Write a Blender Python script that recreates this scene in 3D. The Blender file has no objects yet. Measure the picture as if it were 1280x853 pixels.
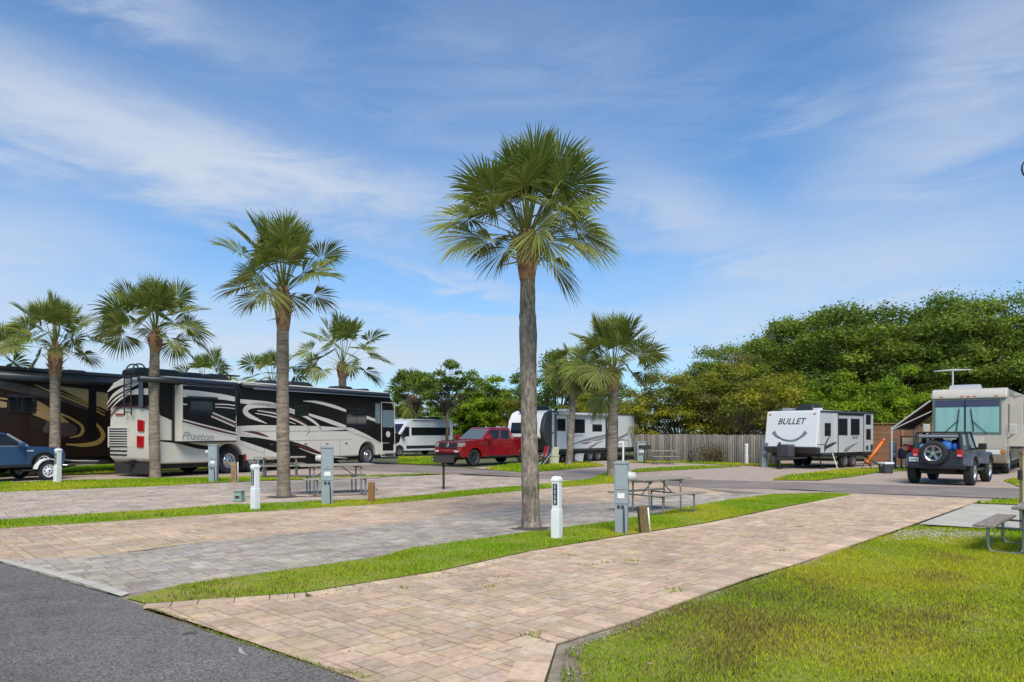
import bpy, bmesh, math, random
import numpy as np
from mathutils import Vector, Matrix
random.seed(7); rng = np.random.default_rng(7)
R = math.radians
scene = bpy.context.scene
COL = scene.collection
# ------------------------------------------------------------------ camera measurement
F, CX, HY, H = 900.0, 640.0, 540.0, 1.7      # focal length in photo pixels, principal column, horizon row, eye height (m)
def G(px, py, z=0.0):
    "point of the photo -> point (m) at height z"
    d = F * (H - z) / (py - HY)
    return Vector(((px - CX) / F * d, d, z))
def AT(px, d, z=0.0):
    return Vector(((px - CX) / F * d, d, z))
def ZAT(py, d):
    return H + (HY - py) * d / F
# ------------------------------------------------------------------ materials
MATS = {}
def mat(name, col, rough=0.6, metal=0.0, var=0.0, vscale=3.0, bump=0.0, bscale=20.0, col2=None, attr=False,
        trans=0.0, spec=0.5, coat=0.0, stretch=None, emit=None, detail=4.0, stain=0.0, sscale=0.5):
    if name in MATS: return MATS[name]
    m = bpy.data.materials.new(name); m.use_nodes = True
    nt = m.node_tree; N = nt.nodes; L = nt.links
    b = N['Principled BSDF']; out = N['Material Output']
    b.inputs['Roughness'].default_value = rough; b.inputs['Metallic'].default_value = metal
    b.inputs['Specular IOR Level'].default_value = spec
    b.inputs['Coat Weight'].default_value = coat
    b.inputs['Coat Roughness'].default_value = 0.08
    c = (*col, 1.0)
    src = None
    tc = N.new('ShaderNodeTexCoord'); vec = tc.outputs['Object']
    if stretch:
        mp = N.new('ShaderNodeMapping'); mp.inputs['Scale'].default_value = stretch
        L.new(vec, mp.inputs['Vector']); vec = mp.outputs['Vector']
    base = None
    if attr:
        a = N.new('ShaderNodeAttribute'); a.attribute_name = 'tint'; base = a.outputs['Color']
    if var > 0 or col2 is not None:
        n = N.new('ShaderNodeTexNoise'); n.inputs['Scale'].default_value = vscale
        n.inputs['Detail'].default_value = detail; n.inputs['Roughness'].default_value = 0.65
        L.new(vec, n.inputs['Vector'])
        if col2 is not None:
            r = N.new('ShaderNodeValToRGB'); r.color_ramp.elements[0].position = 0.36; r.color_ramp.elements[1].position = 0.66
            r.color_ramp.elements[0].color = c; r.color_ramp.elements[1].color = (*col2, 1)
            L.new(n.outputs['Fac'], r.inputs['Fac']); src = r.outputs['Color']
        else:
            mr = N.new('ShaderNodeMapRange'); mr.inputs[1].default_value = 0.3; mr.inputs[2].default_value = 0.7
            mr.inputs[3].default_value = 1 - var; mr.inputs[4].default_value = 1 + var
            L.new(n.outputs['Fac'], mr.inputs[0])
            mx = N.new('ShaderNodeMix'); mx.data_type = 'RGBA'; mx.blend_type = 'MULTIPLY'; mx.inputs[0].default_value = 1
            if base is not None: L.new(base, mx.inputs[6])
            else: mx.inputs[6].default_value = c
            L.new(mr.outputs[0], mx.inputs[7]); src = mx.outputs[2]
        if base is not None and col2 is not None:
            mx = N.new('ShaderNodeMix'); mx.data_type = 'RGBA'; mx.blend_type = 'MULTIPLY'; mx.inputs[0].default_value = 1
            L.new(base, mx.inputs[6]); L.new(src, mx.inputs[7]); src = mx.outputs[2]
    elif base is not None: src = base
    if stain > 0 and src is not None:
        ns = N.new('ShaderNodeTexNoise'); ns.inputs['Scale'].default_value = sscale; ns.inputs['Detail'].default_value = 7; ns.inputs['Roughness'].default_value = .7
        L.new(tc.outputs['Object'], ns.inputs['Vector'])
        ms_ = N.new('ShaderNodeMapRange'); ms_.inputs[1].default_value = 0.34; ms_.inputs[2].default_value = 0.6; ms_.inputs[3].default_value = 1 - stain; ms_.inputs[4].default_value = 1.06
        L.new(ns.outputs['Fac'], ms_.inputs[0])
        mz = N.new('ShaderNodeMix'); mz.data_type = 'RGBA'; mz.blend_type = 'MULTIPLY'; mz.inputs[0].default_value = 1
        L.new(src, mz.inputs[6]); L.new(ms_.outputs[0], mz.inputs[7]); src = mz.outputs[2]
    if src is not None: L.new(src, b.inputs['Base Color'])
    else: b.inputs['Base Color'].default_value = c
    if bump > 0:
        n2 = N.new('ShaderNodeTexNoise'); n2.inputs['Scale'].default_value = bscale; n2.inputs['Detail'].default_value = 6
        L.new(vec, n2.inputs['Vector'])
        bp = N.new('ShaderNodeBump'); bp.inputs['Strength'].default_value = min(1, bump); bp.inputs['Distance'].default_value = 0.02
        L.new(n2.outputs['Fac'], bp.inputs['Height']); L.new(bp.outputs['Normal'], b.inputs['Normal'])
    if trans > 0:
        t = N.new('ShaderNodeBsdfTranslucent')
        if src is not None: L.new(src, t.inputs['Color'])
        else: t.inputs['Color'].default_value = c
        ms = N.new('ShaderNodeMixShader'); ms.inputs[0].default_value = trans
        L.new(b.outputs[0], ms.inputs[1]); L.new(t.outputs[0], ms.inputs[2]); L.new(ms.outputs[0], out.inputs['Surface'])
    MATS[name] = m
    return m
# ------------------------------------------------------------------ objects
def tag(o, label=None, cat=None, group=None, kind=None):
    if label: o['label'] = label
    if cat: o['category'] = cat
    if group: o['group'] = group
    if kind: o['kind'] = kind
    return o
def thing(name, label, cat, loc=(0, 0, 0), rz=0.0, group=None):
    o = bpy.data.objects.new(name, None); COL.objects.link(o)
    o.location = loc; o.rotation_euler = (0, 0, rz); o.empty_display_size = 0.2
    return tag(o, label, cat, group)
def copy_tree(o, parent=None):
    c = o.copy(); COL.objects.link(c); c.parent = parent
    for ch in list(o.children): copy_tree(ch, c)
    return c
class MB:
    def __init__(s): s.v = []; s.f = []; s.mi = []; s.cur = 0
    def add(s, vs, fs, mi=None):
        b = len(s.v); s.v += [tuple(v) for v in vs]
        s.f += [tuple(i + b for i in f) for f in fs]
        s.mi += [s.cur if mi is None else mi] * len(fs); return s
    def box(s, x0, x1, y0, y1, z0, z1, mi=None):
        v = [(x, y, z) for x in (x0, x1) for y in (y0, y1) for z in (z0, z1)]
        return s.add(v, [(0, 1, 3, 2), (4, 6, 7, 5), (0, 4, 5, 1), (2, 3, 7, 6), (0, 2, 6, 4), (1, 5, 7, 3)], mi)
    def frustum(s, b, t, z0, z1, mi=None):   # b,t = (x0,x1,y0,y1)
        v = [(b[0], b[2], z0), (b[1], b[2], z0), (b[1], b[3], z0), (b[0], b[3], z0),
             (t[0], t[2], z1), (t[1], t[2], z1), (t[1], t[3], z1), (t[0], t[3], z1)]
        return s.add(v, [(3, 2, 1, 0), (4, 5, 6, 7), (0, 1, 5, 4), (1, 2, 6, 5), (2, 3, 7, 6), (3, 0, 4, 7)], mi)
    def prism(s, poly, axis, a, b, mi=None):
        n = len(poly)
        def P(p, t):
            if axis == 'y': return (p[0], t, p[1])
            if axis == 'x': return (t, p[0], p[1])
            return (p[0], p[1], t)
        v = [P(p, a) for p in poly] + [P(p, b) for p in poly]
        area = sum(poly[i][0] * poly[(i + 1) % n][1] - poly[(i + 1) % n][0] * poly[i][1] for i in range(n))
        fs = [tuple(range(n)), tuple(range(2 * n - 1, n - 1, -1))] + [(i, i + n, (i + 1) % n + n, (i + 1) % n) for i in range(n)]
        flip = (area > 0) ^ (axis == 'y') ^ (a > b)
        if flip: fs = [tuple(reversed(f)) for f in fs]
        return s.add(v, fs, mi)
    def tube(s, pts, r, n=8, mi=None, cap=True):
        pts = [Vector(p) for p in pts]; k = len(pts)
        rs = r if isinstance(r, (list, tuple)) else [r] * k
        T = [(pts[min(i + 1, k - 1)] - pts[max(i - 1, 0)]).normalized() for i in range(k)]
        up = Vector((0, 0, 1)) if abs(T[0].z) < 0.9 else Vector((1, 0, 0))
        u = T[0].cross(up).normalized(); vs = []
        for i in range(k):
            u = (u - T[i] * u.dot(T[i])).normalized(); w = T[i].cross(u)
            for j in range(n):
                a = 2 * math.pi * j / n
                vs.append(pts[i] + (u * math.cos(a) + w * math.sin(a)) * rs[i])
        fs = [(i * n + j, i * n + (j + 1) % n, (i + 1) * n + (j + 1) % n, (i + 1) * n + j) for i in range(k - 1) for j in range(n)]
        if cap: fs += [tuple(reversed(range(n))), tuple((k - 1) * n + j for j in range(n))]
        return s.add(vs, fs, mi)
    def cyl(s, p0, p1, r0, r1=None, n=16, mi=None):
        return s.tube([p0, p1], [r0, r0 if r1 is None else r1], n, mi)
    def lathe(s, prof, axis='z', c=(0, 0, 0), n=24, mi=None):
        vs = []; k = len(prof)
        for (r, h) in prof:
            for j in range(n):
                a = 2 * math.pi * j / n; x, y = r * math.cos(a), r * math.sin(a)
                p = (x, y, h) if axis == 'z' else ((x, h, y) if axis == 'y' else (h, x, y))
                vs.append((p[0] + c[0], p[1] + c[1], p[2] + c[2]))
        fs = [(i * n + j, i * n + (j + 1) % n, (i + 1) * n + (j + 1) % n, (i + 1) * n + j) for i in range(k - 1) for j in range(n)]
        if axis == 'y': fs = [tuple(reversed(f)) for f in fs]
        return s.add(vs, fs, mi)
    def build(s, name, mats, parent=None, smooth=False, bevel=0.0, seg=2, angle=35):
        me = bpy.data.meshes.new(name); me.from_pydata(s.v, [], s.f)
        if not isinstance(mats, (list, tuple)): mats = [mats]
        for m in mats: me.materials.append(m)
        if len(mats) > 1: me.polygons.foreach_set('material_index', s.mi)
        if smooth: me.polygons.foreach_set('use_smooth', [True] * len(me.polygons))
        me.update()
        o = bpy.data.objects.new(name, me); COL.objects.link(o); o.parent = parent
        if bevel > 0:
            bm = o.modifiers.new('bevel', 'BEVEL'); bm.width = bevel; bm.segments = seg; bm.limit_method = 'ANGLE'; bm.angle_limit = R(angle)
            bm.harden_normals = False
            me.polygons.foreach_set('use_smooth', [True] * len(me.polygons))
            wn = o.modifiers.new('wn', 'WEIGHTED_NORMAL'); wn.keep_sharp = False
        return o
def np_mesh(name, verts, faces, m, tint=None, parent=None, smooth=False):
    "verts (n,3), faces (m,k) all of one size; tint (n,3) per vertex"
    me = bpy.data.meshes.new(name)
    nv, nf, k = len(verts), len(faces), faces.shape[1]
    me.vertices.add(nv); me.vertices.foreach_set('co', np.asarray(verts, np.float32).ravel())
    me.loops.add(nf * k); me.loops.foreach_set('vertex_index', faces.astype(np.int32).ravel())
    me.polygons.add(nf); me.polygons.foreach_set('loop_start', np.arange(0, nf * k, k, dtype=np.int32))
    me.polygons.foreach_set('loop_total', np.full(nf, k, np.int32))
    if smooth: me.polygons.foreach_set('use_smooth', np.ones(nf, bool))
    if tint is not None:
        at = me.attributes.new('tint', 'FLOAT_COLOR', 'POINT')
        at.data.foreach_set('color', np.concatenate([tint, np.ones((nv, 1))], 1).astype(np.float32).ravel())
    me.materials.append(m); me.update(calc_edges=True)
    o = bpy.data.objects.new(name, me); COL.objects.link(o); o.parent = parent
    return o
def text(s, name, loc, rot, size, m, parent=None, shear=0.0, offset=0.0, extrude=0.002, align='CENTER', sx=1.0):
    cu = bpy.data.curves.new(name, 'FONT'); cu.body = s; cu.size = size; cu.shear = shear; cu.offset = offset
    cu.extrude = extrude; cu.align_x = align; cu.align_y = 'CENTER'; cu.materials.append(m)
    o = bpy.data.objects.new(name, cu); COL.objects.link(o); o.parent = parent
    bpy.context.view_layer.update()
    me = bpy.data.meshes.new_from_object(o.evaluated_get(bpy.context.evaluated_depsgraph_get())); me.name = name
    bpy.data.objects.remove(o); bpy.data.curves.remove(cu)
    o = bpy.data.objects.new(name, me); COL.objects.link(o); o.parent = parent
    o.location = loc; o.rotation_euler = rot; o.scale = (sx, 1, 1)
    return o
def catmull(pts, n=8):
    P = [np.array(p, float) for p in pts]; P = [2 * P[0] - P[1]] + P + [2 * P[-1] - P[-2]]
    out = []
    for i in range(1, len(P) - 2):
        for t in np.linspace(0, 1, n, endpoint=False):
            a, b, c, d = P[i - 1], P[i], P[i + 1], P[i + 2]
            out.append(0.5 * ((2 * b) + (c - a) * t + (2 * a - 5 * b + 4 * c - d) * t * t + (3 * b - a - 3 * c + d) * t ** 3))
    out.append(P[-2]); return out
class Frame:
    "a vehicle's own axes: x forward, y left, z up; measures photo points on its sides"
    def __init__(s, loc, rz): s.loc = Vector(loc); s.rz = rz; s.c, s.s = math.cos(rz), math.sin(rz)
    def loc_of(s, w):
        d = Vector(w) - s.loc; return Vector((d.x * s.c + d.y * s.s, -d.x * s.s + d.y * s.c, d.z))
    def on(s, axis, val, px, py):
        o = s.loc_of((0, 0, H)); r = Vector(((px - CX) / F, 1.0, (HY - py) / F))
        r = Vector((r.x * s.c + r.y * s.s, -r.x * s.s + r.y * s.c, r.z))
        t = (val - o[axis]) / r[axis]; p = o + r * t
        return (p.x, p.z) if axis == 1 else ((p.y, p.z) if axis == 0 else (p.x, p.y))
def plate(mb, pts, axis, val, out, th=0.006, mi=None):
    "flat decal/panel polygon on the plane axis=val, standing `th` proud on side `out`"
    n = len(pts)
    def P(p, t): return (p[0], t, p[1]) if axis == 1 else (t, p[0], p[1])
    mb.prism(pts, 'y' if axis == 1 else 'x', val - 0.004 * out, val + th * out, mi)
def ribbon(pts, w):
    "list of 2D points + widths -> outline polygon"
    P = catmull(pts, 6); k = len(P)
    if not isinstance(w, (list, tuple)): w = [w] * len(pts)
    W = np.interp(np.linspace(0, 1, k), np.linspace(0, 1, len(w)), w)
    A, B = [], []
    for i in range(k):
        t = P[min(i + 1, k - 1)] - P[max(i - 1, 0)]; t = t / (np.linalg.norm(t) + 1e-9); n = np.array((-t[1], t[0]))
        A.append(P[i] + n * W[i] / 2); B.append(P[i] - n * W[i] / 2)
    return A, B
def ribbon_plate(mb, pts, w, axis, val, out, th, mi=None):
    A, B = ribbon(pts, w)
    def P(p, t): return (p[0], t, p[1]) if axis == 1 else (t, p[0], p[1])
    n = len(A); t1 = val + th * out; t0 = val - 0.003 * out
    vs = [P(a, t1) for a in A] + [P(b, t1) for b in B] + [P(a, t0) for a in A] + [P(b, t0) for b in B]
    fs = []
    for i in range(n - 1):
        fs += [(i, i + 1, n + i + 1, n + i), (i, 2 * n + i, 2 * n + i + 1, i + 1), (n + i, n + i + 1, 3 * n + i + 1, 3 * n + i)]
    mb.add(vs, fs, mi)
def rect(x0, x1, z0, z1, r=0.0, n=4):
    if r <= 0: return [(x0, z0), (x1, z0), (x1, z1), (x0, z1)]
    x0, x1 = min(x0, x1), max(x0, x1); z0, z1 = min(z0, z1), max(z0, z1)
    out = []
    for cx, cz, a0 in ((x1 - r, z0 + r, -90), (x1 - r, z1 - r, 0), (x0 + r, z1 - r, 90), (x0 + r, z0 + r, 180)):
        for i in range(n + 1):
            a = R(a0 + 90 * i / n); out.append((cx + r * math.cos(a), cz + r * math.sin(a)))
    return out
# ------------------------------------------------------------------ camera, world, sun
cam = bpy.data.cameras.new('camera'); cam_o = bpy.data.objects.new('camera', cam); COL.objects.link(cam_o)
cam.sensor_width = 36; cam.lens = F / 1280 * 36; cam.shift_y = (HY - 426.5) / 1280
cam_o.location = (0, 0, H); cam_o.rotation_euler = (R(90), 0, 0); cam.clip_start = 0.1; cam.clip_end = 5000
scene.camera = cam_o
SUN_AZ, SUN_EL = R(175), R(52)     # azimuth measured from +Y towards +X
sd = Vector((math.sin(SUN_AZ) * math.cos(SUN_EL), math.cos(SUN_AZ) * math.cos(SUN_EL), math.sin(SUN_EL)))
sun = bpy.data.lights.new('sun', 'SUN'); sun.energy = 2.6; sun.angle = R(34); sun.color = (1.0, 0.92, 0.79)
sun_o = bpy.data.objects.new('sun', sun); COL.objects.link(sun_o)
sun_o.rotation_euler = (-sd).to_track_quat('-Z', 'Y').to_euler(); sun_o.location = sd * 50
w = bpy.data.worlds.new('World'); scene.world = w; w.use_nodes = True
nt = w.node_tree; N = nt.nodes; L = nt.links
bg = N['Background']; bg.inputs['Strength'].default_value = 0.098
sky = N.new('ShaderNodeTexSky'); sky.sky_type = 'NISHITA'; sky.sun_disc = False
sky.sun_elevation = SUN_EL; sky.sun_rotation = SUN_AZ; sky.air_density = 1.0; sky.dust_density = 0.5; sky.ozone_density = 2.0
tc = N.new('ShaderNodeTexCoord'); sp = N.new('ShaderNodeSeparateXYZ'); L.new(tc.outputs['Generated'], sp.inputs[0])
def mth(op, a, b=None, c=None, clamp=False):
    n = N.new('ShaderNodeMath'); n.operation = op; n.use_clamp = clamp
    for i, x in enumerate((a, b, c)):
        if x is None: continue
        if isinstance(x, (int, float)): n.inputs[i].default_value = x
        else: L.new(x, n.inputs[i])
    return n.outputs[0]
X, Y, Z = sp.outputs
az = mth('ARCTAN2', X, Y); el = mth('ARCSINE', Z)
def fbm(scale, sx, sy, det=6.0, rough=0.6, dist=0.0, off=0.0):
    cb = N.new('ShaderNodeCombineXYZ')
    L.new(mth('MULTIPLY_ADD', az, sx, off), cb.inputs[0]); L.new(mth('MULTIPLY', el, sy), cb.inputs[1])
    n = N.new('ShaderNodeTexNoise'); n.inputs['Scale'].default_value = scale; n.inputs['Detail'].default_value = det
    n.inputs['Roughness'].default_value = rough; n.inputs['Distortion'].default_value = dist
    L.new(cb.outputs[0], n.inputs['Vector']); return n.outputs['Fac']
n_big = fbm(2.2, 1.0, 3.0, 5, 0.55, 0.6); n_streak = fbm(5.0, 1.0, 4.5, 8, 0.62, 1.0, 3.0); n_fine = fbm(14.0, 1.0, 2.5, 8, 0.65, 0.8, 7.0)
def ae(px, py):
    a = math.atan((px - CX) / F); return a, math.atan((HY - py) / F * math.cos(a))
wob = mth('MULTIPLY_ADD', n_streak, 0.10, -0.05); wob2 = mth('MULTIPLY_ADD', n_fine, 0.03, -0.015)
azw = mth('ADD', az, mth('MULTIPLY_ADD', n_big, 0.3, -0.15)); elw = mth('ADD', el, mth('ADD', wob, wob2))
total = None
# thin cirrus veils: (column, row, half length, half width, tilt, density)
for (px, py, lx, ly, tilt, dens) in [(40, 150, 300, 40, 11, .95), (240, 190, 190, 28, 11, .85), (420, 228, 150, 20, 7, .70), (-20, 290, 110, 42, 0, .7), (60, 80, 260, 30, 8, .22),
        (600, 352, 120, 8, 11, .5), (470, 392, 120, 8, 3, .5), (330, 425, 190, 12, 3, .35), (1090, 320, 190, 46, -6, .75), (1240, 60, 130, 42, -18, .7),
        (1180, 190, 170, 32, -15, .5), (840, 265, 100, 32, 28, .6), (110, 400, 300, 50, 0, .70), (620, 440, 280, 30, 0, .45), (320, 445, 300, 22, 0, .4), (640, 405, 90, 12, -4, .35), (160, -8, 110, 20, 5, .55), (900, 405, 260, 30, -3, .60),
        (700, 60, 240, 60, 10, .18), (560, 160, 260, 60, 10, .20), (980, 150, 60, 10, -20, .25), (760, 300, 140, 16, 12, .30), (620, 250, 200, 20, 6, .26)]:
    a0, e0 = ae(px, py); t = R(-tilt)
    dx = mth('ADD', azw, -a0); dy = mth('ADD', elw, -e0)
    u = mth('ADD', mth('MULTIPLY', dx, math.cos(t) * F / lx), mth('MULTIPLY', dy, math.sin(t) * F / lx))
    v = mth('ADD', mth('MULTIPLY', dx, -math.sin(t) * F / ly), mth('MULTIPLY', dy, math.cos(t) * F / ly))
    r2 = mth('ADD', mth('MULTIPLY', u, u), mth('MULTIPLY', v, v))
    g = mth('MULTIPLY', mth('POWER', 2.718, mth('MULTIPLY', r2, -0.9)), dens)
    total = g if total is None else mth('ADD', total, g)
tex = mth('ADD', mth('MULTIPLY', n_streak, 0.9), mth('MULTIPLY', n_fine, 0.55))
mask = mth('MULTIPLY', total, mth('MULTIPLY_ADD', tex, 1.1, 0.15))
veil = mth('MULTIPLY', mth('SUBTRACT', mth('ADD', mth('MULTIPLY', n_big, .5), mth('MULTIPLY', n_streak, .5)), 0.42, None, True), 0.80)
mask = mth('ADD', mask, veil)
hz = mth('MULTIPLY', mth('POWER', 2.718, mth('MULTIPLY', mth('ABSOLUTE', el), -9.0)), 0.40)   # moist air near the horizon
mask = mth('SUBTRACT', 1.0, mth('POWER', 2.718, mth('MULTIPLY', mth('MAXIMUM', mth('ADD', mask, hz), 0.0), -1.25)))
tintn = N.new('ShaderNodeMix'); tintn.data_type = 'RGBA'; tintn.blend_type = 'MULTIPLY'; tintn.inputs[0].default_value = 1
L.new(sky.outputs[0], tintn.inputs[6]); tintn.inputs[7].default_value = (0.50, 0.81, 1.03, 1)
cl = N.new('ShaderNodeMix'); cl.data_type = 'RGBA'; cl.inputs[6].default_value = (2.75, 3.35, 4.5, 1); cl.inputs[7].default_value = (4.1, 4.5, 5.1, 1)
L.new(mask, cl.inputs[0])
mixs = N.new('ShaderNodeMix'); mixs.data_type = 'RGBA'
L.new(mask, mixs.inputs[0]); L.new(tintn.outputs[2], mixs.inputs[6]); L.new(cl.outputs[2], mixs.inputs[7])
L.new(mixs.outputs[2], bg.inputs['Color'])
vs = scene.view_settings; vs.view_transform = 'Standard'; vs.look = 'None'; vs.exposure = 0.75; vs.gamma = 1.0; vs.use_curve_mapping = False
# ------------------------------------------------------------------ the ground
def poly_sheet(name, pts, z, m, kind='structure'):
    mb = MB(); v = [(p.x, p.y, z) for p in pts]
    a = sum(v[i][0] * v[(i + 1) % len(v)][1] - v[(i + 1) % len(v)][0] * v[i][1] for i in range(len(v)))
    if a < 0: v.reverse()
    mb.add(v, [tuple(range(len(v)))])
    return tag(mb.build(name, m), kind=kind)
def GP(*pts): return [G(*p) for p in pts]
m_soil = mat('soil', (0.085, 0.09, 0.03), 0.95, var=0.5, vscale=0.6, bump=0.4, bscale=40, col2=(0.13, 0.12, 0.05))
m_asph = mat('asphalt', (0.165, 0.154, 0.143), 0.95, spec=.08, stain=.28, sscale=.55, col2=(0.20, 0.188, 0.175), vscale=1.2, bump=0.7, bscale=120)
# speckled aggregate for the asphalt
def speckle(m, scale, dark, light, mixf):
    nt = m.node_tree; N = nt.nodes; L = nt.links; b = N['Principled BSDF']
    src = b.inputs['Base Color'].links[0].from_socket
    tc = N.new('ShaderNodeTexCoord'); vo = N.new('ShaderNodeTexVoronoi'); vo.inputs['Scale'].default_value = scale
    L.new(tc.outputs['Object'], vo.inputs['Vector'])
    sp = N.new('ShaderNodeSeparateColor'); L.new(vo.outputs['Color'], sp.inputs[0])
    rp = N.new('ShaderNodeValToRGB'); e = rp.color_ramp.elements
    e[0].color = (*[dark] * 3, 1); e[1].color = (*[light] * 3, 1); e[0].position = 0.1; e[1].position = 0.95
    L.new(sp.outputs[0], rp.inputs[0])
    mx = N.new('ShaderNodeMix'); mx.data_type = 'RGBA'; mx.blend_type = 'MULTIPLY'; mx.inputs[0].default_value = mixf
    L.new(src, mx.inputs[6]); L.new(rp.outputs[0], mx.inputs[7]); L.new(mx.outputs[2], b.inputs['Base Color'])
speckle(m_asph, 85.0, 0.6, 1.5, 1.0)
m_asph2 = mat('old_asphalt', (0.215, 0.178, 0.158), 0.95, spec=.08, stain=.2, sscale=.3, col2=(0.27, 0.228, 0.205), vscale=0.8, bump=0.4, bscale=60)
m_conc = mat('concrete', (0.40, 0.37, 0.315), 0.9, spec=.12, col2=(0.49, 0.455, 0.39), vscale=1.3, bump=0.3, bscale=60)
m_joint = mat('joint_sand', (0.15, 0.12, 0.085), 0.95, col2=(0.22, 0.18, 0.13), vscale=6)
m_paver = mat('paver_clay', (0.5, 0.4, 0.33), 0.92, spec=.10, stain=.22, sscale=.7, attr=True, var=0.17, vscale=14, bump=0.25, bscale=90)
m_farpave = mat('far_pavers', (0.34, 0.265, 0.215), 0.95, spec=.08, col2=(0.43, 0.345, 0.29), vscale=2.5, bump=0.2, bscale=40)
# base sheet, to the horizon
poly_sheet('ground', [Vector((-1500, -200, 0)), Vector((1500, -200, 0)), Vector((1500, 2500, 0)), Vector((-1500, 2500, 0))], -0.03, m_soil)
# asphalt road in the foreground, left
edge = [(-700, 500 + 40), (0, 704), (37, 714), (150, 747), (184, 759), (255, 785), (319, 806), (390, 828), (465, 852)]
E = [G(px, py) for px, py in edge[1:]]
d0 = (E[0] - E[3]).normalized(); d1 = (E[-1] - E[-3]).normalized()
road = [E[0] + d0 * 60] + E + [E[-1] + d1 * 12] + [E[-1] + d1 * 12 + Vector((-12, -6, 0)), E[0] + d0 * 60 + Vector((-14, -10, 0))]
poly_sheet('road', road, 0.0, m_asph)
# back road
up = GP((-300, 575), (300, 577), (498, 581), (560, 584), (610, 588), (652, 592), (740, 594.5), (849, 599), (1000, 603), (1280, 611), (1700, 627))
lo = GP((1700, 650), (1280, 624), (1062, 616), (1000, 612), (876, 610), (740, 601), (656, 597), (594, 593), (498, 590), (300, 584.5), (-300, 582))
poly_sheet('back_road', up + lo, 0.0, m_asph2)
poly_sheet('far_paving', GP((780, 603), (1100, 617.8), (1300, 625.5), (1270, 634), (1200, 634), (1050, 628), (955, 622), (820, 626)), -0.005, m_farpave)
poly_sheet('sandy_dirt', GP((148, 747), (186, 762), (260, 757), (320, 748), (240, 731), (158, 744)), 0.003, mat('sandy_dirt', (.24, .19, .125), .95, spec=.05, col2=(.33, .28, .2), vscale=5, bump=.4, bscale=50))
# sandy paved sites beyond the back road
poly_sheet('far_paving', GP((590, 585), (652, 592), (740, 594.5), (849, 599), (1000, 603), (1280, 611), (1700, 627), (1700, 588), (1280, 576), (700, 576)), -0.006, m_farpave)
poly_sheet('left_paving', GP((-250, 605), (0, 604), (190, 599), (262, 597), (480, 594.5), (600, 592), (520, 588), (300, 586), (190, 592), (0, 596), (-250, 598)), -0.005, m_farpave)
def shrink(q, g):
    c = np.mean(q, 0); out = []
    for p in q:
        d = p - c; out.append(c + d - np.sign(d) * g)
    return out
def clip(poly, a, b):
    "keep the side left of a->b"
    out = []; n = len(poly)
    def side(p): return (b[0] - a[0]) * (p[1] - a[1]) - (b[1] - a[1]) * (p[0] - a[0])
    for i in range(n):
        p, q = poly[i], poly[(i + 1) % n]; sp_, sq = side(p), side(q)
        if sp_ >= 0: out.append(p)
        if (sp_ >= 0) != (sq >= 0): out.append(p + (q - p) * (sp_ / (sp_ - sq)))
    return out
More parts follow.
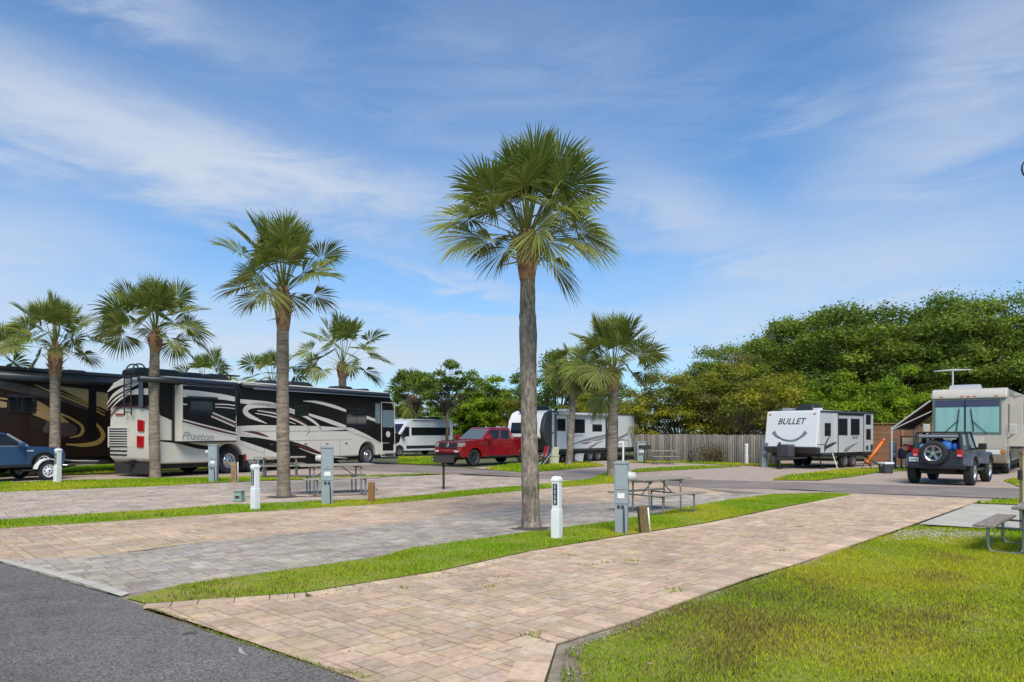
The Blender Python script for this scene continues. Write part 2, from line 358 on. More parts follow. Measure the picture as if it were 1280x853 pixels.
def pavers(name, A, B, azdeg, unit, sizes, weights, cols, z=0.014, gap=0.0062, seed=1, patch=None):
    "A, B: matched world points of the two edges; sizes in units (along, across)"
    rnd = random.Random(seed)
    ax = np.array((math.sin(R(azdeg)), math.cos(R(azdeg)))); ay = np.array((-ax[1], ax[0]))
    T = lambda p: np.array((p.x * ax[0] + p.y * ax[1], p.x * ay[0] + p.y * ay[1]))
    quads = []
    for i in range(len(A) - 1):
        q = [T(A[i]), T(A[i + 1]), T(B[i + 1]), T(B[i])]
        ar = sum(q[k][0] * q[(k + 1) % 4][1] - q[(k + 1) % 4][0] * q[k][1] for k in range(4))
        if ar < 0: q.reverse()
        quads.append(q)
    allp = np.array([p for q in quads for p in q]); mn = allp.min(0) - unit * 4; mx = allp.max(0) + unit * 4
    nx, ny = [int(v) for v in np.ceil((mx - mn) / unit)]
    grid = np.zeros((nx, ny), bool); verts = []; faces = []; tints = []
    def emit(poly, col, zz, tilt):
        b = len(verts); n = len(poly)
        for p in poly:
            wv = ax * p[0] + ay * p[1]
            verts.append((wv[0], wv[1], zz + tilt[0] * p[0] % 1 * 0)); tints.append(col)
        for p in poly:
            wv = ax * p[0] + ay * p[1]
            verts.append((wv[0], wv[1], zz - 0.012)); tints.append(col)
        faces.append(tuple(range(b, b + n)))
        for i in range(n): faces.append((b + i, b + i + n, b + (i + 1) % n + n, b + (i + 1) % n))
    qb = [(min(p[0] for p in q), max(p[0] for p in q), min(p[1] for p in q), max(p[1] for p in q)) for q in quads]
    for j in range(ny):
        for i in range(nx):
            if grid[i, j]: continue
            opts = [(s, w_) for s, w_ in zip(sizes, weights) if i + s[0] <= nx and j + s[1] <= ny and not grid[i:i + s[0], j:j + s[1]].any()]
            s_ = rnd.choices([o[0] for o in opts], [o[1] for o in opts])[0] if opts else (1, 1)
            grid[i:i + s_[0], j:j + s_[1]] = True
            x0, y0 = mn[0] + i * unit, mn[1] + j * unit; x1, y1 = x0 + s_[0] * unit, y0 + s_[1] * unit
            if not any(x1 > b[0] and x0 < b[1] and y1 > b[2] and y0 < b[3] for b in qb): continue
            c = np.array(rnd.choice(cols)) * rnd.uniform(0.86, 1.12) * np.array((1, rnd.uniform(.96, 1.03), rnd.uniform(.92, 1.06)))
            g = gap * rnd.uniform(0.6, 1.5)
            base = [np.array(p) for p in ((x0 + g, y0 + g), (x1 - g, y0 + g), (x1 - g, y1 - g), (x0 + g, y1 - g))]
            zz = z + rnd.uniform(-0.002, 0.002)
            for q, b in zip(quads, qb):
                if not (x1 > b[0] and x0 < b[1] and y1 > b[2] and y0 < b[3]): continue
                pl = base
                for k in range(4):
                    pl = clip(pl, q[k], q[(k + 1) % 4])
                    if len(pl) < 3: break
                if len(pl) >= 3: emit(pl, c, zz, (0, 0))
    me = bpy.data.meshes.new(name); me.from_pydata(verts, [], faces); me.materials.append(m_paver)
    at = me.attributes.new('tint', 'FLOAT_COLOR', 'POINT')
    at.data.foreach_set('color', np.concatenate([np.clip(np.array(tints), 0, 1), np.ones((len(tints), 1))], 1).astype(np.float32).ravel())
    me.update(); o = bpy.data.objects.new(name, me); COL.objects.link(o)
    tag(o, kind='structure')
    poly_sheet(name + '_bed', list(A) + list(reversed(B)), 0.004, m_joint)
    return o
def border(name, line, width, cols, side, z=0.016, piece=0.24, seed=2):
    "a soldier course of pavers along a line of world points"
    rnd = random.Random(seed); verts = []; faces = []; tints = []
    P = [np.array((p.x, p.y)) for p in line]
    for a, b in zip(P[:-1], P[1:]):
        Ln = np.linalg.norm(b - a); t = (b - a) / Ln; n = np.array((-t[1], t[0])) * side; s_ = 0.0
        while s_ < Ln - 0.02:
            e = min(Ln, s_ + piece * rnd.choice((1, 1, 1.4, 0.8)))
            c = np.array(rnd.choice(cols)) * rnd.uniform(0.85, 1.12); k = len(verts)
            for zz in (z + rnd.uniform(-.002, .002), 0.0):
                for (u, v) in ((s_ + .005, 0), (e - .005, 0), (e - .005, width), (s_ + .005, width)):
                    p = a + t * u + n * v; verts.append((p[0], p[1], zz)); tints.append(c)
            f = [(k, k + 1, k + 2, k + 3)] + [(k + i, k + 4 + i, k + 4 + (i + 1) % 4, k + (i + 1) % 4) for i in range(4)]
            faces += f if side > 0 else [tuple(reversed(q)) for q in f]
            s_ = e
    me = bpy.data.meshes.new(name); me.from_pydata(verts, [], faces); me.materials.append(m_paver)
    at = me.attributes.new('tint', 'FLOAT_COLOR', 'POINT')
    at.data.foreach_set('color', np.concatenate([np.array(tints), np.ones((len(tints), 1))], 1).astype(np.float32).ravel())
    o = bpy.data.objects.new(name, me); COL.objects.link(o); tag(o, kind='structure')
def sr(r, g, b): return tuple(((v / 255 + 0.055) / 1.055) ** 2.4 if v > 10 else v / 255 / 12.92 for v in (r, g, b))
PINK = [tuple((np.array(c) * .38 + np.array(sr(196, 173, 150)) * .62) * (1.02, 1.01, .96)) for c in [sr(184, 160, 143), sr(189, 162, 142), sr(180, 152, 133), sr(194, 172, 153), sr(172, 153, 141), sr(186, 157, 136), sr(178, 164, 150), sr(197, 167, 146)]]
TAN = [tuple((np.array(c) * .55 + np.array(sr(196, 172, 148)) * .45) * (.93, .93, .93)) for c in [sr(196, 172, 148), sr(202, 178, 150), sr(190, 162, 140), sr(200, 166, 142), sr(206, 186, 158), sr(184, 168, 148)]]
GREY = [sr(166, 157, 146), sr(172, 163, 151), sr(158, 149, 139), sr(176, 166, 152), sr(167, 154, 143)]
GREYPINK = [sr(180, 166, 152), sr(187, 172, 157), sr(172, 158, 146), sr(184, 164, 148)]
SZ = [(3, 2), (2, 2), (2, 1), (3, 1), (1, 2)]
# near drive: left edge / right edge, from the road to the back road
LFT = GP((182, 757), (382, 743), (480, 727), (550, 716), (662, 691), (775, 672), (880, 656), (987, 634), (1066, 619))
RGT = GP((560, 940), (680, 855), (696, 806), (790, 777), (880, 744), (940, 722), (1002, 704), (1130, 660), (1226, 626))
LFT_in = []; RGT_in = []
def inset(line, w_):
    out = []
    for i in range(len(line)):
        t = (line[min(i + 1, len(line) - 1)] - line[max(i - 1, 0)]).normalized(); out.append(line[i] + Vector((t.y, -t.x, 0)) * w_)
    return out
LFT_in = inset(LFT, 0.2); RGT_in = inset(RGT, -0.26); RGT_in[2] = G(690, 797)
# the road-side end is cut along the asphalt
Lq = [G(184, 759)] + LFT_in; Rq = [G(465, 853)] + RGT_in
Lq = [LFT_in[0]] + LFT_in[1:]; Rq = RGT_in
pavers('paver_drive', [G(186, 760)] + [LFT_in[0]] + LFT_in[1:], [G(300, 800)] + [G(640, 915)] + Rq[1:], 44, 0.095, SZ, [6, 4, 2, 1.2, .8], PINK, seed=3)
BORD = [tuple(np.array(c) * 1.08) for c in PINK]
border('drive_border', LFT, 0.195, BORD, -1, z=.019, seed=4)
border('drive_border', RGT[1:], 0.255, BORD, 1, z=.0175, seed=5, piece=0.17)
# middle drive: pink upper band, grey lower band
U = GP((-200, 674), (0, 662), (150, 652), (315, 641), (480, 631), (655, 614), (760, 605), (830, 604), (870, 610.5))
Bd = GP((-199, 676), (0, 701), (100, 698), (244, 680), (480, 657), (655, 634), (756, 629), (830, 621), (965, 617.3))
Lw = GP((1, 703.6), (150, 745), (319, 719), (375, 711), (480, 696), (651, 667), (771, 652), (850, 637), (967, 618))
pavers('paver_drive', U, Bd, 47, 0.12, SZ, [6, 4, 2, 1.2, .8], TAN, seed=6)
Bg = [Bd[1] + Vector((0.001, 0, 0))] + Bd[1:3] + [G(187, 689)] + Bd[3:]
Lg = GP((0.5, 703.8), (3, 704.2), (150, 746), (260, 728), (340, 716), (480, 696), (651, 667), (771, 652), (850, 637), (967, 618))
pavers('grey_paver_drive', Bg, Lg, 47, 0.11, [(2, 1), (2, 2), (3, 2)], [5, 3, 2], GREY, seed=7, gap=0.006)
# third drive
U3 = GP((-200, 624), (0, 616), (187, 609), (270, 604.5), (315, 602.5), (419, 599.5), (500, 596), (572, 593.5), (650, 597.5), (740, 601))
L3 = GP((-200, 664), (0, 651), (150, 641), (240, 635), (320, 630), (490, 623), (587, 613), (655, 608), (737, 600.5), (757, 602))
pavers('grey_paver_drive', U3, L3, 50, 0.13, SZ, [6, 4, 2, 1, 1], GREYPINK, seed=8)
poly_sheet('paver_apron', GP((740, 601.5), (757, 603), (868, 611), (1000, 612.6), (876, 610)), -0.004, m_farpave)
# concrete: kerb strip at the road, restraint along the near drive, pad by the bench
poly_sheet('kerb_strip', GP((-150, 650 + 8), (0, 703.5), (40, 714.5), (100, 731), (152, 748), (162, 744), (107, 726), (44, 709.5), (3, 700.5), (-150, 654)), 0.02, mat('worn_kerb', (.40, .37, .31), .95, spec=.08, col2=(.52, .49, .42), vscale=7, bump=.4, bscale=50))
poly_sheet('edge_restraint', GP((682, 860), (697, 807), (790, 778), (880, 745), (1002, 705), (1060, 684), (1080, 684), (1010, 707), (895, 747), (810, 779), (730, 806), (722, 830), (735, 870)), 0.002, mat('worn_restraint', (.21, .175, .125), .97, spec=.05, stain=.3, sscale=4, col2=(.36, .31, .24), vscale=3))
poly_sheet('concrete_pad', GP((1149, 656), (1216, 631), (1262, 632), (1500, 640), (1500, 676), (1280, 664)), 0.012, m_conc)
# ------------------------------------------------------------------ grass
def in_poly(P, pts):
    x, y = P[:, 0], P[:, 1]; inside = np.zeros(len(P), bool); n = len(pts)
    for i in range(n):
        x1, y1 = pts[i][0], pts[i][1]; x2, y2 = pts[(i + 1) % n][0], pts[(i + 1) % n][1]
        if y1 == y2: continue
        c = ((y1 > y) != (y2 > y)) & (x < (x2 - x1) * (y - y1) / (y2 - y1) + x1); inside ^= c
    return inside
def vnoise(P, s, seed):
    "cheap smooth 2D value noise in 0..1"
    r = np.random.default_rng(seed); g = r.random((64, 64)); q = P[:, :2] / s + 100.5
    i = np.floor(q).astype(int); f = q - i; f = f * f * (3 - 2 * f); i %= 64; j = (i + 1) % 64
    a = g[i[:, 0], i[:, 1]]; b = g[j[:, 0], i[:, 1]]; c = g[i[:, 0], j[:, 1]]; d = g[j[:, 0], j[:, 1]]
    return (a * (1 - f[:, 0]) + b * f[:, 0]) * (1 - f[:, 1]) + (c * (1 - f[:, 0]) + d * f[:, 0]) * f[:, 1]
m_grass = mat('grass_blades', (0.1, 0.16, 0.02), 0.6, attr=True, trans=0.5, spec=0.06)
GREEN, YEL, DRY, DARK = np.array((0.30, 0.50, 0.014)), np.array((0.58, 0.57, 0.04)), np.array((0.32, 0.23, 0.09)), np.array((0.055, 0.12, 0.012))
def grass(name, pts, dens, hgt, wid, seed, dryness=0.25, dry_fn=None, bare_fn=None):
    r = np.random.default_rng(seed); pp = [(p.x, p.y) for p in pts]; A = np.array(pp); mn, mx = A.min(0), A.max(0)
    n = int((mx - mn).prod() * dens); P = mn + r.random((n, 2)) * (mx - mn); P = P[in_poly(P, pp)]
    P = P[(np.abs(P[:, 0]) < P[:, 1] * 0.80 + 3.5)]
    edge_n = vnoise(P, 0.35, seed + 1); k1 = vnoise(P, 1.6, seed + 2); k2 = vnoise(P, 0.45, seed + 3)
    if bare_fn is not None:
        keep = r.random(len(P)) > bare_fn(P, k2); P, edge_n, k1, k2 = P[keep], edge_n[keep], k1[keep], k2[keep]
    keep = r.random(len(P)) < 0.45 + 0.8 * k2; P, edge_n, k1, k2 = P[keep], edge_n[keep], k1[keep], k2[keep]
    n = len(P); h = hgt * (0.45 + 0.9 * r.random(n)) * (0.6 + 0.8 * k2); a = r.random(n) * 6.283; lean = 0.2 + 0.75 * r.random(n) ** 1.5; la = r.random(n) * 6.283
    w_ = wid * (0.6 + 0.8 * r.random(n))
    z0 = np.full(n, 0.012)
    dx, dy = np.cos(a) * w_ / 2, np.sin(a) * w_ / 2
    b0 = np.stack([P[:, 0] - dx, P[:, 1] - dy, z0], 1); b1 = np.stack([P[:, 0] + dx, P[:, 1] + dy, z0], 1)
    tip = np.stack([P[:, 0] + np.cos(la) * h * lean, P[:, 1] + np.sin(la) * h * lean, z0 + h], 1)
    V = np.stack([b0, b1, tip], 1).reshape(-1, 3); Fc = np.arange(3 * n).reshape(n, 3)
    dr = dryness + (dry_fn(P) if dry_fn is not None else 0)
    t = r.random(n); yl = np.clip((k1 - 0.34) * 2.0 + dr * 0.8, 0, 1)[:, None]
    c = GREEN * (1 - yl) + YEL * yl
    isd = (t < dr * (0.18 + 0.9 * k2))[:, None]; c = np.where(isd, DRY * (0.6 + 0.7 * r.random((n, 1))), c)
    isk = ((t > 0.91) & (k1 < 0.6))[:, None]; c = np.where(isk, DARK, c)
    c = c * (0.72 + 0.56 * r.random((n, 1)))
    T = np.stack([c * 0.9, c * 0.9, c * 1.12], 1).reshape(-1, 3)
    o = np_mesh(name, V, Fc, m_grass, T); return tag(o, kind='stuff')
m_turf = mat('turf_soil', (0.17, 0.235, 0.02), 0.95, spec=.05, col2=(0.27, 0.25, 0.07), vscale=2.2, bump=0.5, bscale=50)
lawn = GP((700, 853), (705, 815), (790, 780), (880, 747), (1002, 707), (1130, 662), (1149, 658), (1280, 666), (1420, 675)) + [Vector((17, 10, 0)), Vector((17, 5, 0)), Vector((7, 2.2, 0)), Vector((0.3, 2.2, 0))]
poly_sheet('lawn_soil', lawn, -0.004, m_turf)
C1 = G(740, 800); C2 = G(900, 760); C3 = G(1170, 668)
def dry_lawn(P):
    d1 = np.hypot(P[:, 0] - C1.x, P[:, 1] - C1.y); d2 = np.hypot(P[:, 0] - C2.x, P[:, 1] - C2.y)
    return 0.75 * np.exp(-(d1 / 1.1) ** 2) + 0.55 * np.exp(-(d2 / 2.0) ** 2) + 0.5 * np.clip(vnoise(P, 0.9, 77) - .62, 0, 1) * 3
def bare_lawn(P, k):
    d1 = np.hypot(P[:, 0] - G(735, 812).x, P[:, 1] - G(735, 812).y); d3 = np.hypot((P[:, 0] - C3.x) / 1.6, (P[:, 1] - C3.y) / 0.55)
    return np.clip(1.5 * np.exp(-(d1 / 0.55) ** 2) * (k > 0.35) + 1.1 * np.exp(-(d3 / 1.0) ** 2) * (k > 0.22), 0, 0.97)
near = [p for p in lawn]
grass('grass', lawn, 6500, 0.028, 0.0085, 21, 0.13, dry_lawn, bare_lawn)
s1 = GP((158, 750), (225, 733), (319, 720), (375, 712), (480, 697), (512, 687), (651, 668), (771, 653), (827, 641.5), (886, 629.5), (965, 618.5), (1030, 617), (1069, 618.8),
        (987, 633), (880, 655), (775, 671), (662, 690), (550, 715), (480, 726), (382, 742), (250, 752), (183, 756))
poly_sheet('strip_soil', s1, 0.017, m_turf)
TP = G(170, 750)
grass('grass', s1, 3200, 0.032, 0.011, 22, 0.10, lambda P: 0.6 * np.exp(-(np.hypot(P[:, 0] - TP.x, P[:, 1] - TP.y) / 1.6) ** 2),
      lambda P, k: 0.9 * np.exp(-(np.hypot(P[:, 0] - TP.x, P[:, 1] - TP.y) / 0.7) ** 2))
s2 = GP((-200, 664), (0, 651.5), (150, 641.5), (300, 631.5), (490, 624), (587, 613.5), (655, 608), (737, 600), (757, 591.5), (785, 597), (775, 603), (760, 605), (655, 614), (480, 631), (315, 641), (150, 652), (0, 662), (-200, 674))
poly_sheet('strip_soil', s2, 0.017, m_turf)
grass('grass', s2, 1200, 0.042, 0.017, 23, 0.08)
s3 = GP((-200, 612), (0, 604), (187, 599), (262, 597), (400, 596.5), (486, 594.8), (572, 591.5), (500, 595.5), (419, 599), (315, 602), (270, 604), (187, 609), (0, 616), (-200, 624))
poly_sheet('strip_soil', s3, 0.017, m_turf)
grass('grass', s3, 700, 0.045, 0.03, 24, 0.05)
far = [
 GP((-200, 597), (0, 596), (135, 591.5), (200, 588), (330, 584), (330, 577), (0, 577), (-200, 580)),
 GP((498, 579.5), (530, 580.5), (556, 580), (540, 577), (498, 576)),
 GP((498, 575), (560, 576), (580, 574), (560, 571.5), (498, 571.5)),
 GP((606, 586.5), (652, 591), (700, 588), (757, 582.5), (735, 578), (640, 580)),
 GP((786, 591), (860, 587), (926, 583.5), (915, 582.5), (849, 584), (797, 587)),
 GP((785, 578.8), (850, 578.8), (960, 583.5), (1000, 582), (960, 579), (800, 576.5)),
 GP((966, 600.6), (1022, 601), (1060, 597), (1104, 590), (1160, 588), (1160, 584), (1104, 585.5), (1055, 587.5), (989, 594)),
 GP((1254, 601), (1280, 611), (1420, 615), (1420, 597), (1280, 597.5)),
 GP((1216, 629.5), (1240, 626), (1280, 625), (1500, 632), (1500, 638), (1262, 631)),
]
for i, q in enumerate(far):
    poly_sheet('strip_soil', q, 0.005 + 0.001 * i, m_turf)
    grass('grass', q, 380, 0.06, 0.04, 30 + i, 0.12)
# weeds sprouting from the joints of the drive, bare shell gravel and leaf litter
def weeds(name, spots, n, spread, hgt, seed):
    r = np.random.default_rng(seed); V = []; T = []
    for (px, py) in spots:
        c = G(px, py)
        for k in range(n):
            x, y = c.x + r.normal() * spread * 2, c.y + r.normal() * spread; a = r.random() * 6.28; h = hgt * (0.4 + r.random()); wv = 0.006
            V += [(x - math.cos(a) * wv, y - math.sin(a) * wv, 0.014), (x + math.cos(a) * wv, y + math.sin(a) * wv, 0.014), (x + r.normal() * h * .6, y + r.normal() * h * .6, 0.014 + h)]
            col = GREEN * (0.6 + 0.8 * r.random()) if r.random() < .55 else DRY * (0.6 + .5 * r.random()); T += [col] * 3
    V = np.array(V); tag(np_mesh(name, V, np.arange(len(V)).reshape(-1, 3), m_grass, np.array(T)), kind='stuff')
weeds('weeds', [(792, 703), (760, 705), (735, 708), (626, 723), (612, 735), (666, 797), (845, 742), (888, 746), (980, 690), (505, 737), (713, 696), (845, 738), (1000, 660)], 26, 0.03, 0.03, 41)
weeds('weeds', [(183 + (465 - 183) * t - 1, 759.5 + (852 - 759.5) * t + (5 if .2 < t < .9 else 1) * math.sin(t * 3.14)) for t in np.linspace(.02, .98, 55)], 14, 0.012, 0.009, 42)
weeds('weeds', [(x_, y_) for x_, y_ in ((320, 746), (382, 742.5), (430, 735), (480, 726), (515, 721), (550, 715), (606, 703), (662, 690))], 40, 0.12, 0.03, 43)
def scatter(name, pts, n, size, cols, seed, z=0.012, flat=0.5):
    "pebbles / litter: small faceted lumps spread over a patch, one object"
    r = np.random.default_rng(seed); pp = [(p.x, p.y) for p in pts]; A = np.array(pp); mn, mx = A.min(0), A.max(0)
    P = mn + r.random((n * 3, 2)) * (mx - mn); P = P[in_poly(P, pp)]; P = P[vnoise(P, 0.3, seed) > 0.35][:n]; n = len(P)
    oc = np.array([(1, 0, 0), (0, 1, 0), (-1, 0, 0), (0, -1, 0), (0, 0, 1)], float)
    s_ = size * (0.4 + 1.1 * r.random(n)); a = r.random(n) * 6.28; V = np.zeros((n, 5, 3)); ca, sa = np.cos(a), np.sin(a)
    for k in range(5):
        x, y = oc[k, 0] * (0.7 + .6 * r.random(n)), oc[k, 1] * (0.5 + .5 * r.random(n))
        V[:, k, 0] = P[:, 0] + s_ * (x * ca - y * sa); V[:, k, 1] = P[:, 1] + s_ * (x * sa + y * ca); V[:, k, 2] = z + oc[k, 2] * s_ * flat
    Fc = np.array([(0, 1, 4), (1, 2, 4), (2, 3, 4), (3, 0, 4)])[None] + (np.arange(n) * 5)[:, None, None]
    T = np.repeat(np.array(cols)[r.integers(0, len(cols), n)] * (0.7 + .5 * r.random((n, 1))), 5, 0)
    tag(np_mesh(name, V.reshape(-1, 3), Fc.reshape(-1, 3), m_litter, T), kind='stuff')
m_litter = mat('litter', (0.4, 0.35, 0.3), 0.9, attr=True)
SHELL = [sr(176, 168, 152), sr(150, 142, 126), sr(186, 180, 164), sr(128, 120, 104)]
scatter('shell_gravel', GP((1096, 679), (1128, 663), (1150, 659), (1250, 668), (1240, 682), (1180, 682), (1140, 675)), 1700, 0.016, SHELL, 51)
scatter('shell_gravel', GP((700, 853), (704, 815), (740, 800), (800, 781), (990, 712), (1060, 688), (1080, 688), (900, 752), (800, 795), (760, 830), (745, 853)), 1500, 0.010, SHELL + [DRY, DRY], 52)
LEAFC = [(0.25, 0.13, 0.06), (0.32, 0.2, 0.1), (0.16, 0.09, 0.05), (0.4, 0.3, 0.2)]
scatter('leaf_litter', lawn, 420, 0.016, LEAFC, 53, 0.03, 0.3)
scatter('leaf_litter', GP((150, 747), (184, 758), (465, 851), (430, 850), (150, 752)), 260, 0.010, LEAFC, 54, 0.004, 0.3)
scatter('leaf_litter', GP((182, 757), (480, 728), (1060, 622), (1200, 630), (880, 744), (696, 806), (500, 850)), 160, 0.010, LEAFC + [GREEN], 55, 0.018, 0.3)
scatter('leaf_litter', GP((0, 720), (150, 760), (450, 853), (0, 853)), 60, 0.008, LEAFC + [(.5, .5, .48)], 56, 0.003, 0.3)
mb = MB(); a, b = G(228, 794.5), G(246, 793); mb.tube([a + Vector((0, 0, .012)), (a + b) / 2 + Vector((0, .01, .018)), b + Vector((0, 0, .01))], [.006, .008, .003], 6)
tag(mb.build('twig', mat('twig_bark', (0.12, 0.07, 0.05), 0.9)), 'short brown twig lying on the dark asphalt road', 'twig')
mb = MB(); pts = [G(300, 810), G(301, 815), G(305, 818), G(309, 820)]
A_, B_ = ribbon([(p.x, p.y) for p in pts], [.015, .03, .018, .008])
mb.add([(p[0], p[1], .004) for p in A_ + B_], [(i, i + 1, len(A_) + i + 1, len(A_) + i) for i in range(len(A_) - 1)])
tag(mb.build('paint_mark', mat('white_paint', (0.36, 0.35, 0.33), 0.9)), kind='structure')
# ------------------------------------------------------------------ cabbage palms
m_frond = mat('palm_frond', (0.1, 0.16, 0.03), 0.55, attr=True, trans=0.30, spec=0.18)
m_ptrunk = mat('palm_trunk', (0.27, 0.225, 0.18), 0.95, spec=.08, stain=.45, sscale=2.2, var=0.7, vscale=9.0, bump=1.0, bscale=16, stretch=(2.4, 2.4, 0.7), detail=10)
m_ptrunk2 = mat('palm_trunk_ringed', (0.27, 0.215, 0.165), 0.95, spec=.08, stain=.35, sscale=2.0, var=0.5, vscale=3.0, bump=1.0, bscale=6, stretch=(1.2, 1.2, 7.0), detail=9)
m_boot = mat('palm_boot', (0.26, 0.15, 0.08), 0.9, var=0.5, vscale=9, bump=0.6, bscale=30)
def fan_mesh(rnd, Lp, Rf, aaz, ael, nleaf=36, young=0.0, droop=1.0):
    "one costapalmate frond: petiole + folded fan of drooping segments"
    V, Fc, T = [], [], []
    d = np.array((math.cos(ael) * math.sin(aaz), math.cos(ael) * math.cos(aaz), math.sin(ael)))
    g = np.array((0, 0, -1.0)); side = np.cross(d, (0, 0, 1.0)); side /= np.linalg.norm(side) + 1e-9
    sag = 0.22 * droop * (1 - 0.6 * max(0, math.sin(ael)))
    pet = [d * (Lp * t) + g * (sag * Lp * t * t) for t in np.linspace(0, 1, 6)]
    pc = np.array((0.17, 0.185, 0.05)) * (1 + .3 * rnd.random())
    b = 0
    for i, p in enumerate(pet):
        wv = 0.028 - 0.004 * i
        nrm = np.cross(side, d)
        for q in (side * wv, nrm * wv * .6, -side * wv): V.append(p + q); T.append(pc)
    for i in range(5):
        for k in range(2): Fc.append((i * 3 + k, i * 3 + k + 1, i * 3 + 4 + k, i * 3 + 3 + k))
    hub = pet[-1]; t = pet[-1] - pet[-2]; t /= np.linalg.norm(t); side = np.cross(t, (0, 0, 1.0)); side /= np.linalg.norm(side) + 1e-9
    kk = 0.08 + 0.34 * max(0, math.cos(ael)) ** 1.5; t = t + g * kk; t /= np.linalg.norm(t); side = np.cross(t, (0, 0, 1.0)); side /= np.linalg.norm(side) + 1e-9
    roll = rnd.uniform(-1.0, 1.0); n = np.cross(side, t); s2 = side * math.cos(roll) + n * math.sin(roll); n2 = np.cross(s2, t)
    span = R(rnd.uniform(105, 128)); ds = 2 * span / nleaf
    for k in range(nleaf):
        th = -span + (k + .5) * ds + rnd.uniform(-.25, .25) * ds
        dirv = t * math.cos(th) + s2 * math.sin(th) + n2 * (0.30 * abs(math.sin(th)) - 0.02)
        dirv /= np.linalg.norm(dirv); perp = np.cross(dirv, n2); perp /= np.linalg.norm(perp) + 1e-9
        Ln = Rf * (0.72 + 0.30 * math.cos(th * 0.75)) * rnd.uniform(0.9, 1.08); org = hub + t * (0.22 * Rf * max(0, math.cos(th)) * .6)
        shade = rnd.uniform(.72, 1.25); yel = rnd.random() < .16
        base = np.array((0.158, 0.200, 0.036)) if not yel else np.array((0.28, 0.28, 0.07))
        if young < 0: base = base * .55 + np.array((0.20, 0.19, 0.07)) * .45
        base = base * shade
        dr = droop * rnd.uniform(.55, 1.25); tw = rnd.uniform(-.5, .5); b = len(V); nn = n2 * math.cos(tw) + perp * math.sin(tw)
        pr = perp * math.cos(tw) - n2 * math.sin(tw)
        for j, s_ in enumerate((0.04, .30, .54, .70, .87, 1.0)):
            L_ = Ln * s_; p = org + dirv * (L_ * (1 - .12 * dr * s_ ** 3)) + g * (Ln * dr * (0.03 * s_ + 0.22 * s_ ** 2.8))
            wv = (ds * Rf * 0.5 * min(s_, 0.54) * 1.0) * (1.0 if s_ <= .54 else ((1 - s_) / .46) ** .7 * 0.74 + 0.05)
            fold = n2 * (0.35 * wv)
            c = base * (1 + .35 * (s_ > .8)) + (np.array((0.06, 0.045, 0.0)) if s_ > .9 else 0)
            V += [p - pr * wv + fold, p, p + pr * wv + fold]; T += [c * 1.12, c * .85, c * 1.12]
        for j in range(5):
            o = b + j * 3; Fc += [(o, o + 1, o + 4, o + 3), (o + 1, o + 2, o + 5, o + 4)]
    return V, Fc, T
